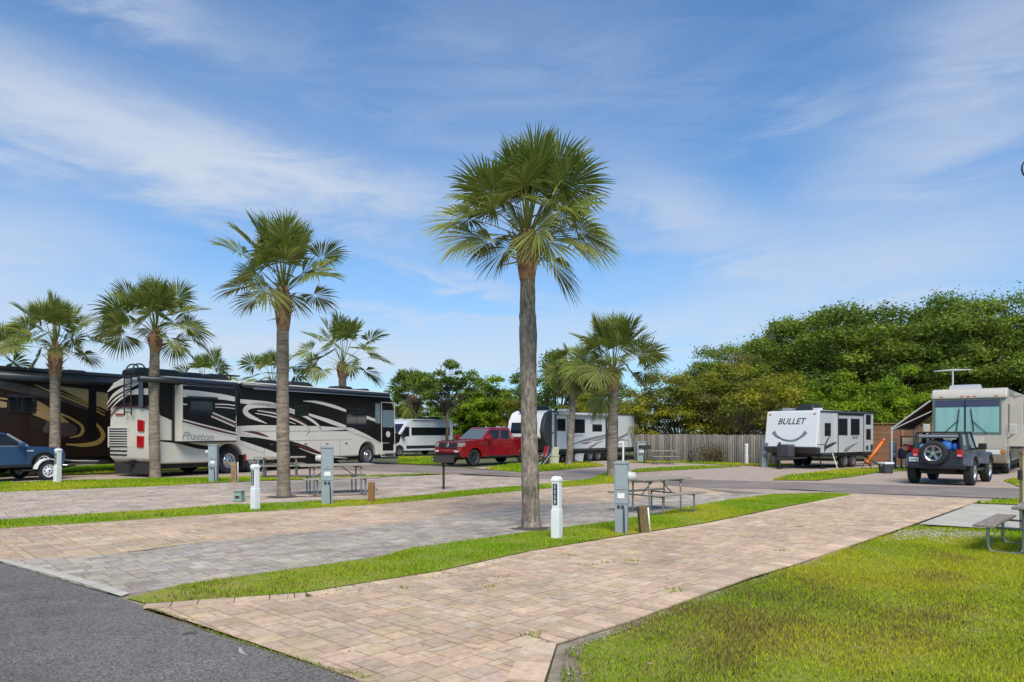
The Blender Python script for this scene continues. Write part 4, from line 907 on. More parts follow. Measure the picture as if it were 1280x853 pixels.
# hidden bits at the foot of the near pedestal, green box, grill
mb = MB(); c = G(299, 628); a = .19; mb.frustum((-a, a, -.16, .16), (-a * .9, a * .9, -.14, .14), .03, .36); root = thing('utility_box', 'small pale green utility box sitting on the grey drive edge', 'utility box', c, R(-10)); root.scale = (.55, .6, .72)
mg = mat('green_box_paint', (.22, .31, .25), .55, var=.12, vscale=8); mb.build('body', mg, root, bevel=.015)
mb = MB(); mb.box(-a * 1.06, a * 1.06, -.175, .175, .361, .395); mb.build('lid', mg, root, bevel=.008)
mb = MB(); mb.box(-a * 1.1, a * 1.1, -.18, .18, -.01, .03); mb.build('base', mat('box_base', (.12, .15, .13), .8), root)
mb = MB(); mb.box(-.1, .1, -.166, -.15, .14, .22); mb.build('vent', m_dk, root)
def grill(label, c, s_, legs=False):
    root = thing('charcoal_grill', label, 'grill', c, R(8)); root.scale = (s_,) * 3; mgr = mat('grill_iron', (.045, .035, .035), .75, .3, var=.3, vscale=15)
    mb = MB(); t = .012; x, y, z0, z1 = .30, .19, .82, 1.02
    mb.box(-x, x, -y, y, z0, z0 + t); mb.box(-x, x, y - t, y, z0 + t, z1); mb.box(-x, -x + t, -y, y - t, z0 + t, z1); mb.box(x - t, x, -y, y - t, z0 + t, z1); mb.box(-x + t, x - t, -y, -y + t, z0 + t, z1 - .02)
    mb.build('firebox', mgr, root)
    mb = MB(); [mb.tube([(-x + .02 + k * .04, -y + t, z1 - .03), (-x + .02 + k * .04, y - t, z1 - .03)], .005, 5) for k in range(14)]; mb.build('grate', mgr, root)
    mb = MB(); [mb.tube([(sg * x, -.05, z1 - .04), (sg * (x + .08), -.05, z1 - .04)], .012, 6) for sg in (-1, 1)]; mb.build('handle', mgr, root)
    mb = MB(); mb.cyl((0, 0, -.03), (0, 0, .76), .035, n=12); mb.cyl((0, 0, .76), (0, 0, .819), .05, .09, 12); mb.build('post', mgr, root, smooth=False)
    return root
grill('black iron charcoal grill on a single post at the edge of the third drive', G(554.5, 612.5), .98)
grill('distant black grill beside the far pedestal at the plank fence', AT(806, 39.0), .95)
# small black and pale things along the plank fence
mb = MB(); c = AT(863, 40.2); mb.tube([(c.x, c.y, 0), (c.x, c.y, .3), (c.x, c.y, .55)], [.14, .17, .05], 10); tag(mb.build('black_hydrant', m_dk), 'small black standpipe cover at the foot of the plank fence', 'standpipe')
root = thing('dry_shrub', 'pale dry shrub growing against the plank fence', 'bush', AT(890, 39.6)); r = np.random.default_rng(5); n = 1200
q = r.normal(size=(n, 3)) * np.array((.6, .18, .28)) + np.array((0, 0, .5)); q[:, 2] = np.abs(q[:, 2]); a = r.normal(size=(n, 3)); a /= np.linalg.norm(a, axis=1)[:, None]; b = np.cross(a, r.normal(size=(n, 3))); b /= np.linalg.norm(b, axis=1)[:, None]
np_mesh('foliage', np.stack([q - a * .06, q + b * .03, q + a * .06, q - b * .03], 1).reshape(-1, 3), np.arange(4 * n).reshape(-1, 4), m_leaf, np.repeat(np.array([(.2, .16, .09)]) * (.6 + .8 * r.random((n, 1))), 4, 0), root)
mb = MB(); [mb.tube([(0, 0, 0), (x * .4, 0, .35), (x, .03, .75)], [.02, .014, .005], 5) for x in (-.6, -.3, 0, .25, .55)]; mb.build('stem', m_bark, root)
# pale wooden post and wire hoop at the right edge
root = thing('light_post', 'pale yellow wooden post at the right edge behind the bench', 'wooden post', AT(1279.5, 12.4), 0)
mp = mat('pale_post_wood', (.42, .33, .18), .85, var=.2, vscale=6, stretch=(4, 4, .6)); mb = MB(); mb.box(-.045, .045, -.045, .045, -.03, ZAT(568, 12.4)); mb.build('post', mp, root, bevel=.006)
mb = MB(); mb.box(-.055, .055, -.055, .055, ZAT(568, 12.4) + .001, ZAT(565, 12.4)); mb.build('cap', mat('post_cap', (.35, .18, .08), .7), root)
mb = MB(); mb.box(-.08, -.046, -.05, .04, ZAT(600, 12.4), ZAT(588, 12.4)); mb.build('outlet_box', m_dk, root, bevel=.004)
d = 5.5; c = AT(1288, d, ZAT(211, d)); root = thing('hook_pole', 'black metal hook pole, its loop just entering the right edge high against the sky', 'hook pole', (c.x + .075, c.y, 0))
mb = MB(); mb.tube([(0, 0, -.03), (0, 0, c.z - .06)], .010, 8); mb.build('pole', m_dk, root)
mb = MB(); mb.tube([(-.075 + .065 * math.cos(a), 0, c.z + .075 * math.sin(a)) for a in np.linspace(-.9, 6.283 - .9, 26)], .0065, 8); mb.build('loop', m_dk, root, smooth=True)
# ------------------------------------------------------------------ vehicles: shared parts
m_rub = mat('tyre_rubber', (0.022, 0.022, 0.023), 0.85, var=.2, vscale=20, bump=.3, bscale=60)
m_alloy = mat('alloy', (0.62, 0.62, 0.62), 0.25, 0.9); m_rimw = mat('white_rim', (0.72, 0.73, 0.74), 0.4); m_rimd = mat('dark_alloy', (0.16, 0.16, 0.17), 0.35, .8)
m_glass = mat('dark_glass', (0.012, 0.014, 0.017), 0.06, spec=.6); m_black = mat('black_trim', (0.018, 0.018, 0.02), 0.45)
m_chrome = mat('chrome', (0.75, 0.75, 0.76), 0.12, 1.0); m_under = mat('underbody', (0.03, 0.028, 0.026), 0.9)
m_red = mat('lamp_red', (0.42, 0.008, 0.008), 0.2, coat=.5); m_amber = mat('lamp_amber', (0.6, 0.16, 0.02), 0.25); m_clear = mat('lamp_clear', (0.62, 0.64, 0.66), 0.12, spec=.8)
def wheel(parent, x, y, r, w_, out, rim=None, style='holes', rr=.6, name='wheel', z=None):
    "tyre as the part, rim as its sub-part; out=+1/-1 the outer side along y"
    rim = rim or m_alloy; z = r if z is None else z; mb = MB(); h = w_ / 2
    mb.lathe([(r * rr, -h * .8), (r * .86, -h), (r * .96, -h * .88), (r, -h * .55), (r, -h * .12), (r * .982, 0), (r, h * .12), (r, h * .55), (r * .96, h * .88), (r * .86, h), (r * rr, h * .8), (r * rr, -h * .8)], 'y', (x, y, z), 32)
    t = mb.build(name, m_rub, parent, smooth=True)
    mb = MB(); yo = y + out * h * .78; R_ = r * rr
    mb.lathe([(R_ * .99, 0), (R_ * 1.03, out * .02), (R_ * .9, -out * .0), (R_ * .82, -out * .05)], 'y', (x, yo, z), 32)
    if style == 'holes':
        mb.lathe([(R_ * .84, -out * .03), (R_ * .75, out * .0), (R_ * .38, out * .012), (R_ * .30, out * .045), (0, out * .05)], 'y', (x, yo, z), 32)
        b2 = MB()
        for k in range(8):
            a = 6.283 * k / 8; cx_, cz_ = x + R_ * .62 * math.cos(a), z + R_ * .62 * math.sin(a); b2.cyl((cx_, yo + out * .001, cz_), (cx_, yo + out * .009, cz_), R_ * .12, n=8)
        b2.cyl((x, yo + out * .046, z), (x, yo + out * .058, z), R_ * .14, n=10); extra = b2
    else:
        b2 = MB(); b2.cyl((x, yo - out * .07, z), (x, yo - out * .055, z), R_ * .9, n=24); extra = b2
        for k in range(style):
            a = 6.283 * k / style + .3; c, s_ = math.cos(a), math.sin(a); n_ = (-s_, c)
            def q(rad, off, dy): return (x + R_ * (rad * c + off * n_[0]), yo + out * dy, z + R_ * (rad * s_ + off * n_[1]))
            wd = .62 / style * 2.2
            mb.add([q(.15, -wd * .5, .0), q(.15, wd * .5, .0), q(.95, wd * .8, .005), q(.95, -wd * .8, .005), q(.15, -wd * .5, -.04), q(.15, wd * .5, -.04), q(.95, wd * .8, -.04), q(.95, -wd * .8, -.04)],
                   [(0, 1, 2, 3), (3, 2, 1, 0), (0, 4, 5, 1), (1, 5, 6, 2), (2, 6, 7, 3), (3, 7, 4, 0)])
        mb.cyl((x, yo - out * .03, z), (x, yo + out * .01, z), R_ * .22, n=12)
    mb.add(extra.v, extra.f, 1); mb.build('rim', [rim, m_black], t, smooth=False)
    return t
def arc(cx, cz, r, a0, a1, n=12): return [(cx + r * math.cos(R(a)), cz + r * math.sin(R(a))) for a in np.linspace(a0, a1, n)]
def win(parent, pts, axis, val, out, frame=None, name='window', glass=None, th=.012):
    "glass pane standing in a slim frame"
    if frame is not None:
        c = np.mean(pts, 0); big = [tuple(c + (np.array(p) - c) * (1 + .055 / max(.25, np.linalg.norm(np.array(p) - c)))) for p in pts]
        mb = MB(); plate(mb, big, axis, val, out, th * .5); f = mb.build(name, frame, parent); mb = MB(); plate(mb, pts, axis, val + out * th * .5, out, th * .6); mb.build('pane', glass or m_glass, f); return f
    mb = MB(); plate(mb, pts, axis, val, out, th); return mb.build(name, glass or m_glass, parent)
def aircon(parent, x, y, z, l=.95, w_=.7, h=.3, m=None, name='roof_unit'):
    mb = MB(); mb.prism([(x - l / 2, z), (x + l / 2, z), (x + l / 2 * .96, z + h * .45), (x + l / 2 * .62, z + h), (x - l / 2 * .75, z + h), (x - l / 2, z + h * .6)], 'y', y - w_ / 2, y + w_ / 2)
    return mb.build(name, m or m_black, parent, bevel=.05)
# ------------------------------------------------------------------ cream and black motorhome
m_cream = mat('cream_paint', (0.66, 0.61, 0.52), 0.35, spec=.3, coat=.25, var=.04, vscale=1.2); m_gloss = mat('black_gloss_paint', (0.013, 0.011, 0.011), 0.28, spec=.14, coat=.08)
m_burg = mat('burgundy_paint', (0.085, 0.022, 0.03), 0.2, coat=.6); m_silver = mat('silver_paint', (0.62, 0.58, 0.50), 0.35, spec=.3); m_dkroof = mat('dark_awning_cover', (0.05, 0.055, 0.065), .35, .4)
dirv = Vector((.4927, .870, 0)); lft = Vector((-.870, .4927, 0)); Lc, Wc, Hc = 14.2, 2.76, 3.80
rear_r = Vector((-13.18, 26.48, 0)); ctr = rear_r + dirv * Lc / 2 + lft * Wc / 2; rz = math.atan2(dirv.y, dirv.x)
fr = Frame(ctr, rz); root = thing('motorhome', 'long cream and black motorhome with burgundy swooshes and a rear ladder', 'motorhome', ctr, rz)
S = -Wc / 2; RX = -Lc / 2; FX = Lc / 2
sd_ = lambda px, py, y=S: fr.on(1, y, px, py)
rearp = lambda px, py: fr.on(0, RX, px, py)
XR, XF = sd_(287, 575)[0], sd_(460, 570)[0]; WR = .52
prof = [(RX, .75), (RX + .25, .50)] + [(XR - .75, .48)] + arc(XR, WR, .70, 180, 0) + [(XR + .75, .48), (XF - .72, .48)] + arc(XF, WR, .66, 180, 0) + [(XF + .72, .48), (FX - .5, .45), (FX - .08, .55), (FX, 1.3), (FX - .10, 1.75), (FX - .42, Hc - .35), (FX - .8, Hc), (RX + .5, Hc), (RX + .12, Hc - .22), (RX + .03, 2.3), (RX, 1.6)]
mb = MB(); mb.prism(prof, 'y', -Wc / 2, Wc / 2); mb.build('body', m_cream, root, bevel=.09, seg=3, angle=60)
mb = MB(); mb.box(RX + .4, FX - .6, -Wc / 2 + .25, Wc / 2 - .25, .30, .70); mb.build('chassis', m_under, root)
def B(x, y): return (200 + x / 6.4, 450 + y / 6.4)
def Cc(x, y): return (300 + x / 4.49, 450 + y / 4.49)
def A5(x, y): return (120 + x / 5.02, 440 + y / 5.02)
def spl(f, pts, **k): return [sd_(*f(*p), **k) for p in pts]
# black upper side
top_z = Hc - .10
low = [sd_(*A5(300, 345)), sd_(*A5(405, 400)), sd_(*A5(500, 440)), sd_(300, 533), sd_(330, 533), sd_(366, 534), sd_(400, 539), sd_(443, 539), sd_(465, 549), sd_(474, 553), sd_(492, 554)]
low = [(RX + .10, low[0][1])] + low[1:] + [(FX - .16, low[-1][1])]
upp = [(FX - .42, Hc - .5), (FX - .80, top_z), (RX + .45, top_z), (RX + .14, Hc - .35)]
mb = MB(); plate(mb, low + upp, 1, S, -1, .006); mb.build('black_side', m_gloss, root)
# lower dark sweep, burgundy and cream swooshes on the body side
mb = MB()
plate(mb, spl(Cc, [(285, 455), (380, 485), (470, 528), (560, 546), (640, 551), (640, 557), (560, 557), (525, 556), (572, 584), (380, 584), (300, 560), (150, 500), (0, 450), (0, 430), (120, 440)]), 1, S, -1, .006); mb.build('dark_sweep', m_gloss, root)
mb = MB()
for pts, w_ in [([(290, 470), (370, 495), (470, 535)], .10), ([(20, 405), (90, 412), (160, 432)], .13), ([(100, 282), (230, 305), (330, 345), (385, 385), (372, 420)], .20), ([(640, 400), (740, 440), (800, 462)], .08)]:
    mb = MB(); ribbon_plate(mb, spl(Cc, pts), [w_ * .3, w_, w_, w_ * .25], 1, S, -1, .010); mb.build('burgundy_stripe', m_burg, root)
SW = [([(0, 232), (150, 248), (230, 268), (310, 300)], [.17, .22, .2, .12]), ([(150, 358), (95, 335), (45, 310), (28, 285), (60, 260), (140, 256), (230, 266), (330, 300), (410, 345), (450, 385), (452, 420)], [.02, .12, .2, .24, .22, .2, .16, .14, .13, .1, .04]),
      ([(95, 285), (200, 303), (300, 335), (380, 378), (382, 402), (362, 425)], [.03, .06, .07, .07, .07, .03]), ([(85, 300), (200, 322), (310, 360)], [.03, .06, .03]),
      ([(380, 305), (500, 345), (600, 382), (700, 422), (785, 468)], [.10, .20, .19, .13, .06]), ([(560, 372), (640, 410), (740, 448)], [.02, .06, .03]), ([(352, 231), (430, 238), (520, 260), (605, 290)], [.02, .12, .16, .12]), ([(708, 322), (760, 340)], [.16, .14]),
      ([(-5, 385), (120, 383), (240, 384), (460, 386), (600, 388)], [.2, .25, .24, .22, .06]), ([(0, 405), (80, 425), (220, 455)], [.08, .13, .05]), ([(330, 495), (420, 528), (520, 545), (600, 553)], [.02, .05, .05, .02]), ([(-5, 460), (60, 490), (130, 520)], [.1, .14, .04])]
mb = MB()
for pts, w_ in SW: ribbon_plate(mb, spl(Cc, pts), w_, 1, S, -1, .014)
mb.build('cream_swoosh', m_silver, root)
# fixed windows, entry door
for nm, q in [('window', [(597, 277), (652, 279), (652, 377), (597, 374)]), ('window', [(655, 279), (706, 281), (706, 380), (655, 377)]), ('window', [(310, 258), (380, 258), (380, 312), (310, 312)])]:
    win(root, spl(Cc, q), 1, S - .014, -1, m_black, nm)
m_blue = mat('tinted_door_glass', (0.16, 0.22, 0.24), .05, spec=.8)
win(root, spl(Cc, [(758, 245), (786, 246), (786, 358), (758, 355)]), 1, S - .007, -1, m_black, 'window', m_blue)
x0, zb = sd_(*Cc(792, 545)); x1, zt = sd_(*Cc(866, 240))
mb = MB(); o = .04
for q in ([(x0, zb), (x0 + o, zb), (x0 + o, zt), (x0, zt)], [(x1, zb), (x1 + o, zb), (x1 + o, zt), (x1, zt)], [(x0 + o, zt - o), (x1, zt - o), (x1, zt), (x0 + o, zt)], [(x0 + o, zb), (x1, zb), (x1, zb + o), (x0 + o, zb + o)]): plate(mb, q, 1, S, -1, .018)
dr_ = mb.build('door', m_silver, root)
mb = MB(); plate(mb, spl(Cc, [(800, 282), (862, 284), (862, 380), (800, 378)]), 1, S - .006, -1, .012); mb.build('pane', m_blue, dr_)
mb = MB(); plate(mb, spl(Cc, [(801, 468), (860, 468), (860, 508), (801, 508)]), 1, S, -1, .014); mb.build('panel', m_gloss, dr_)
ex, ez = sd_(*Cc(830, 418)); mb = MB(); mb.cyl((ex, S - .005, ez), (ex, S - .03, ez), .16, n=20); mb.build('emblem', m_cream, root)
mb = MB(); plate(mb, spl(Cc, [(790, 388), (905, 420), (893, 462), (870, 474), (800, 455)]), 1, S - .002, -1, .006); mb.build('dark_nose_band', m_gloss, root)
for xx in (x0 + .3,):
    mb = MB(); mb.box(xx - .05, xx + .75, S - .34, S + .1, .30, .35); mb.box(xx, xx + .7, S - .18, S + .1, .52, .56); mb.build('step', m_black, root)
# bay doors
mb = MB()
for px in (330, 372, 400, 425): xs, _ = sd_(px, 570); mb.box(xs, xs + .02, S - .003, S + .01, .55, 1.3)
mb.build('bay_seam', mat('seam_grey', (.25, .24, .22), .6), root)
for px in (337, 380, 407, 431):
    xs, _ = sd_(px, 570); mb = MB(); mb.box(xs, xs + .18, S - .018, S + .01, 1.12, 1.18); mb.build('bay_latch', m_chrome, root)
xs0, _ = sd_(300, 570); xs1, _ = sd_(440, 570); mb = MB(); mb.box(xs0, xs1, S - .003, S + .01, 1.30, 1.32); mb.build('skirt_seam', MATS['seam_grey'], root)
# slide-out room
YS = S - .42; x0, z0 = sd_(226.5, 552, YS); x1, _ = sd_(296, 552, YS); zt = sd_(228, 481, YS)[1]
mb = MB(); mb.box(x0, x1, YS, S + .02, z0, zt); sl = mb.build('slide_out', m_cream, root, bevel=.02)
ss = lambda pts, f=B: [sd_(*f(*p), YS) for p in pts]
mb = MB(); plate(mb, [(x0 + .07, z) for z in (ss([(178, 480)])[0][1], zt - .02)][::-1] + [p for p in ss([(180, 484), (300, 522), (420, 556), (520, 578), (605, 592)])] + [(x1 - .02, zt - .02)], 1, YS, -1, .005); mb.build('black_side', m_gloss, sl)
mb = MB(); ribbon_plate(mb, ss([(180, 488), (300, 522), (420, 552), (520, 578), (610, 600)]), [.16, .2, .2, .2, .16], 1, YS, -1, .008)
mb.build('burgundy_stripe', m_burg, sl); mb = MB(); ribbon_plate(mb, ss([(418, 436), (510, 478), (606, 518)]), [.10, .22, .22], 1, YS, -1, .008); mb.build('burgundy_stripe', m_burg, sl)
mb = MB()
for pts, w_ in [([(180, 268), (300, 276), (420, 288), (520, 300), (612, 318)], [.28, .27, .24, .21, .18]), ([(178, 478), (300, 510), (420, 540), (520, 566), (612, 588)], .05), ([(178, 503), (300, 538), (420, 570), (520, 594), (612, 612)], .05),
               ([(408, 418), (510, 462), (606, 502)], .05), ([(408, 452), (510, 496), (596, 534)], .05), ([(440, 355), (540, 358), (612, 368)], .045), ([(178, 355), (215, 357)], .045), ([(440, 378), (540, 384), (612, 394)], .03)]:
    ribbon_plate(mb, ss(pts), w_, 1, YS, -1, .012)
mb.build('cream_swoosh', m_silver, sl)
f_ = win(sl, ss([(248, 330), (412, 336), (410, 440), (246, 430)]), 1, YS - .012, -1, m_black, 'window')
mb = MB(); a_ = ss([(216, 290), (450, 300), (450, 318), (216, 308)]); plate(mb, a_, 1, YS, -1, .10); mb.build('window_awning', m_black, sl)
mb = MB(); plate(mb, [(x1 - .10, z0 + 1.0), (x1 + .0, z0 + 1.0), (x1, zt), (x1 - .10, zt)], 1, YS, -1, .02); mb.build('edge_trim', m_black, sl)
mb = MB(); mb.box(x0 + .02, x1, YS + .01, S, z0 - .05, z0 - .001); mb.build('floor_trim', m_black, sl)
mb = MB(); mb.box(x0 - .10, x0 - .002, S - .05, S + .01, z0, zt); mb.build('seal', m_black, sl)
tx, tz = ss([(300, 615)])[0]
text('Phaeton', 'lettering', (tx, YS - .002, tz), (R(90), R(3), 0), .42, mat('lettering_grey', (.30, .30, .31), .4, .4), sl, shear=.35, offset=.001)
mb = MB(); q = [sd_(222, 552.5, YS), sd_(300, 556, YS)]
# burgundy/dark skirt line under the slide, and window to its right
mb = MB(); ribbon_plate(mb, [sd_(*p) for p in ((200, 551), (222, 553), (250, 559), (285, 562))], [.05, .10, .16, .10], 1, S, -1, .010); mb.build('dark_sweep', m_gloss, root)
# awnings: one over the slide, one long roll over the front half
mb = MB(); mb.tube([(x0 - 1.6, YS + .12, zt + .13), (x1 + .1, YS + .12, zt + .13)], .11, 12); mb.tube([(x0 + .2, YS - .02, zt + .04), (x1 + .1, YS - .02, zt + .04)], .025, 8); mb.build('awning', m_dkroof, root, smooth=True)
xa, _ = sd_(300, 480); mb = MB(); mb.tube([(xa, S - .10, Hc - .17), (FX - .9, S - .10, Hc - .17)], .12, 12); aw = mb.build('awning', m_dkroof, root, smooth=True)
mb = MB(); mb.tube([(xa + .5, S - .20, Hc - .29), (FX - .9, S - .20, Hc - .29)], .022, 6); mb.build('rail', m_chrome, aw)
# roof units
for px, l, h in ((214, 2.1, .30), (257, .9, .26), (287, 1.1, .28), (356, 1.0, .2), (390, 1.5, .24), (445, 1.1, .2), (470, .5, .15)):
    xs, _ = sd_(px, 470); aircon(root, xs, -.35, Hc - .001, l, .8, h)
xs, _ = sd_(306, 470); mb = MB(); mb.cyl((xs, -.5, Hc), (xs, -.5, Hc + .25), .03, n=6); mb.box(xs - .4, xs + .4, -.6, -.4, Hc + .25, Hc + .31); mb.build('roof_antenna', m_black, root)
# wheels, mudflap, marker lamps
wheel(root, XR, S + .17, .52, .30, -1, m_alloy, 'holes', .56); wheel(root, XF, S + .17, .50, .30, -1, m_alloy, 'holes', .56)
wheel(root, XR, -S - .17, .52, .30, 1, m_alloy, 'holes', .56); wheel(root, XF, -S - .17, .50, .30, 1, m_alloy, 'holes', .56)
wheel(root, XR + 1.25, S + .17, .50, .30, -1, m_alloy, 'holes', .56, z=.5)
mb = MB(); mb.box(XR + .66, XR + .74, S - .02, S + .4, .18, .75); mb.build('mudflap', m_black, root)
xs, zs = sd_(306, 572); mb = MB(); mb.box(xs - .05, xs + .05, S - .03, S, zs - .12, zs + .14); mb.build('marker_lamp', m_red, root)
# rear cap
mb = MB(); pts = [rearp(*A5(*p)) for p in ((72, 345), (160, 340), (300, 340), (330, 350))]
yl, yr = Wc / 2 - .10, -Wc / 2 + .10; zl = pts[0][1]
mb.prism([(yl, zl), (yr, zl), (yr, Hc - .45), (yr + .15, Hc - .25), (yl - .15, Hc - .25), (yl, Hc - .45)], 'x', RX - .006, RX + .04); mb.build('black_rear', m_gloss, root)
mb = MB()
for pts, w_ in [([(75, 250), (130, 205), (200, 185), (260, 180)], [.04, .2, .2, .05]), ([(70, 330), (110, 275), (170, 235), (240, 205), (270, 195)], [.03, .12, .16, .14, .05]), ([(75, 350), (120, 300), (175, 262), (215, 240)], [.02, .08, .08, .03]), ([(90, 365), (140, 310), (200, 268), (260, 250), (330, 250)], [.02, .07, .10, .22, .24])]:
    ribbon_plate(mb, [rearp(*A5(*p)) for p in pts], w_, 0, RX, -1, .014)
mb.build('cream_swoosh', m_silver, root)
mb = MB(); ribbon_plate(mb, [rearp(*A5(*p)) for p in ((85, 415), (120, 365), (160, 342), (250, 342), (330, 352))], [.03, .06, .07, .07, .07], 0, RX, -1, .012); mb.build('burgundy_stripe', m_burg, root)
mb = MB(); plate(mb, [rearp(*A5(*p)) for p in ((78, 470), (212, 470), (206, 600), (78, 600))], 0, RX, -1, .03); gr_ = mb.build('grille', m_silver, root, bevel=.01)
mb = MB()
for k in range(8):
    y_ = 484 + k * 15.5; plate(mb, [rearp(*A5(*p)) for p in ((88, y_ - 4), (200, y_ - 3), (200, y_ + 4), (88, y_ + 4))], 0, RX - .03, -1, .008)
mb.build('louvre', m_black, gr_)
mb = MB()
for y_ in (620, 645): plate(mb, [rearp(*A5(*p)) for p in ((80, y_ - 6), (198, y_ - 2), (192, y_ + 8), (80, y_ + 4))], 0, RX, -1, .02)
mb.build('bumper_vent', m_black, root)
for q in ([(266, 425), (305, 432), (305, 500), (266, 498)], [(262, 526), (305, 530), (302, 600), (262, 600)]):
    mb = MB(); plate(mb, [rearp(*A5(*p)) for p in q], 0, RX, -1, .05); mb.build('tail_light', m_red, root, bevel=.015)
mb = MB(); plate(mb, [rearp(*A5(*p)) for p in ((122, 386), (172, 388), (172, 396), (122, 394))], 0, RX, -1, .03); mb.build('brake_light', m_red, root)
ya, za = rearp(*A5(200, 400)); yb, _ = rearp(*A5(232, 400)); yc = rearp(*A5(290, 300))[0]
mb = MB(); zt_ = Hc + .42
mb.tube(catmull([(RX - .13, ya, za), (RX - .15, ya, 3.3), (RX - .10, ya, Hc + .1), (RX + .02, ya - .05, zt_), (RX + .35, ya - .05, zt_), (RX + .45, ya - .05, Hc)], 4), .028, 8)
mb.tube(catmull([(RX - .13, ya - .42, za), (RX - .15, ya - .42, 3.3), (RX - .10, ya - .42, Hc + .1), (RX + .02, ya - .42, zt_), (RX + .35, ya - .42, zt_), (RX + .45, ya - .42, Hc)], 4), .028, 8)
for k in range(6): z_ = za + .12 + k * .32; mb.tube([(RX - .14, ya, z_), (RX - .14, ya - .42, z_)], .02, 6)
mb.build('ladder', m_dkroof, root, smooth=True)
mb = MB(); mb.box(RX - .10, RX - .03, yc - .14, yc + .10, za + .3, Hc - .12); mb.build('rear_duct', mat('duct_blue_grey', (.09, .11, .14), .35), root, bevel=.03)
mb = MB(); mb.box(RX + .1, RX + .14, -Wc / 2 + .2, Wc / 2 - .2, .12, .52); mb.build('rear_mudflap', m_rub, root)
mb = MB(); mb.box(RX - .02, RX + .3, -.12, .12, .48, .62); mb.box(RX - .25, RX - .02, -.05, .05, .5, .58); mb.build('hitch', m_black, root)
win(root, [(-1.2, 1.9), (1.2, 1.9), (1.15, 3.2), (-1.15, 3.2)], 0, FX - .16, 1, None, 'windscreen')
# ------------------------------------------------------------------ brown and gold motorhome, far left
m_brown = mat('dark_brown_paint', (0.024, 0.014, 0.011), 0.28, spec=.16, coat=.1); m_gold = mat('gold_paint', (0.45, 0.30, 0.12), 0.3, .25, coat=.5); m_gold2 = mat('gold_stripe', (0.52, 0.34, 0.10), .3, .3); m_taupe = mat('taupe_paint', (.065, .05, .042), .25, coat=.5)
pr = Vector((-16.9, 30.0, 0)); L2, W2, H2 = 13.5, 2.6, 4.08; ctr2 = pr + dirv * 0.5 + lft * W2 / 2
fr2 = Frame(ctr2, rz); root = thing('motorhome', 'dark brown motorhome with gold swirls parked beyond the blue car', 'motorhome', ctr2, rz)
S2 = -W2 / 2; s2_ = lambda px, py: fr2.on(1, S2, px, py); Z1 = lambda x, y: s2_(x / 4.738, 440 + y / 4.738)
XW = L2 / 2 - 2.3
mb = MB(); mb.prism([(-L2 / 2, .75), (XW - 8.2, .72)] + [(XW - .7, .6)] + arc(XW, .52, .66, 180, 0) + [(L2 / 2 - .3, .55), (L2 / 2, 1.4), (L2 / 2 - .5, H2), (-L2 / 2 + .3, H2), (-L2 / 2, H2 - .4)], 'y', S2, W2 / 2); mb.build('body', m_brown, root, bevel=.08, seg=3, angle=60)
mb = MB(); mb.box(-L2 / 2 + .3, L2 / 2 - .4, S2 + .2, W2 / 2 - .2, .35, .75); mb.build('chassis', m_under, root)
mb = MB()


for q in ([(0, 290), (40, 300), (40, 330), (0, 330)], [(218, 285), (300, 335), (360, 375), (410, 420), (300, 415), (190, 370), (222, 345)], [(360, 205), (525, 222), (525, 305), (440, 262), (360, 222)], [(566, 235), (640, 245), (640, 350), (600, 330), (566, 320)]):
    mb = MB(); plate(mb, [Z1(*p) for p in q], 1, S2, -1, .006); mb.build('gold_panel', m_gold, root)
mb = MB()
for pts, w_ in [([(205, 195), (300, 235), (400, 275), (520, 325), (620, 378)], [.03, .07, .07, .07, .04]), ([(0, 275), (60, 285), (140, 320), (300, 350), (400, 385), (475, 430), (490, 465), (470, 495), (410, 508)], [.06, .05, .05, .07, .08, .10, .13, .10, .04]), ([(566, 425), (600, 465), (610, 500), (580, 535), (500, 552), (390, 548)], [.10, .15, .18, .20, .15, .05]), ([(360, 240), (440, 275), (540, 318), (625, 360)], [.03, .05, .05, .03])]:
    ribbon_plate(mb, [Z1(*p) for p in pts], w_, 1, S2, -1, .012)
mb.build('gold_swirl', m_gold2, root)
mb = MB(); ribbon_plate(mb, [Z1(*p) for p in ((-60, 180), (60, 205), (200, 235), (300, 262), (420, 300), (520, 340))], [.2, .32, .30, .22, .18, .1], 1, S2, -1, .009)
plate(mb, [Z1(*p) for p in ((280, 400), (400, 410), (460, 450), (450, 490), (360, 505), (250, 470))], 1, S2, -1, .005); mb.build('taupe_panel', m_taupe, root)
mb = MB(); plate(mb, [Z1(*p) for p in ((525, 200), (565, 205), (565, 520), (520, 515))], 1, S2, -1, .05); mb.build('slide_edge', m_gloss, root)
win(root, [Z1(*p) for p in ((52, 268), (205, 272), (203, 360), (52, 352))], 1, S2 - .02, -1, m_black)
mb = MB(); plate(mb, [Z1(*p) for p in ((36, 250), (220, 256), (220, 275), (36, 268))], 1, S2, -1, .10); mb.build('window_awning', m_black, root)
mb = MB(); mb.tube([(-L2 / 2 + .4, S2 - .10, H2 - .32), (L2 / 2 - 1, S2 - .10, H2 - .32)], .17, 12); mb.build('awning', m_dkroof, root, smooth=True)
mb = MB(); mb.box(-L2 / 2 + .4, L2 / 2 - .6, S2 - .03, S2 + .3, H2 - .05, H2 + .06); mb.tube([(-L2 / 2 + .4, S2 - .26, H2 - .16), (L2 / 2 - 1, S2 - .26, H2 - .16)], .022, 6); mb.build('roof_rail', m_dkroof, root)
for x_ in (-4.5, -1, 3): aircon(root, x_, .3, H2 - .01, 1.0, .8, .22)
for s_ in (-1, 1): wheel(root, XW, s_ * (W2 / 2 - .18), .52, .3, s_, m_alloy, 'holes', .56); wheel(root, -XW + 1.0, s_ * (W2 / 2 - .18), .52, .3, s_, m_alloy, 'holes', .56)
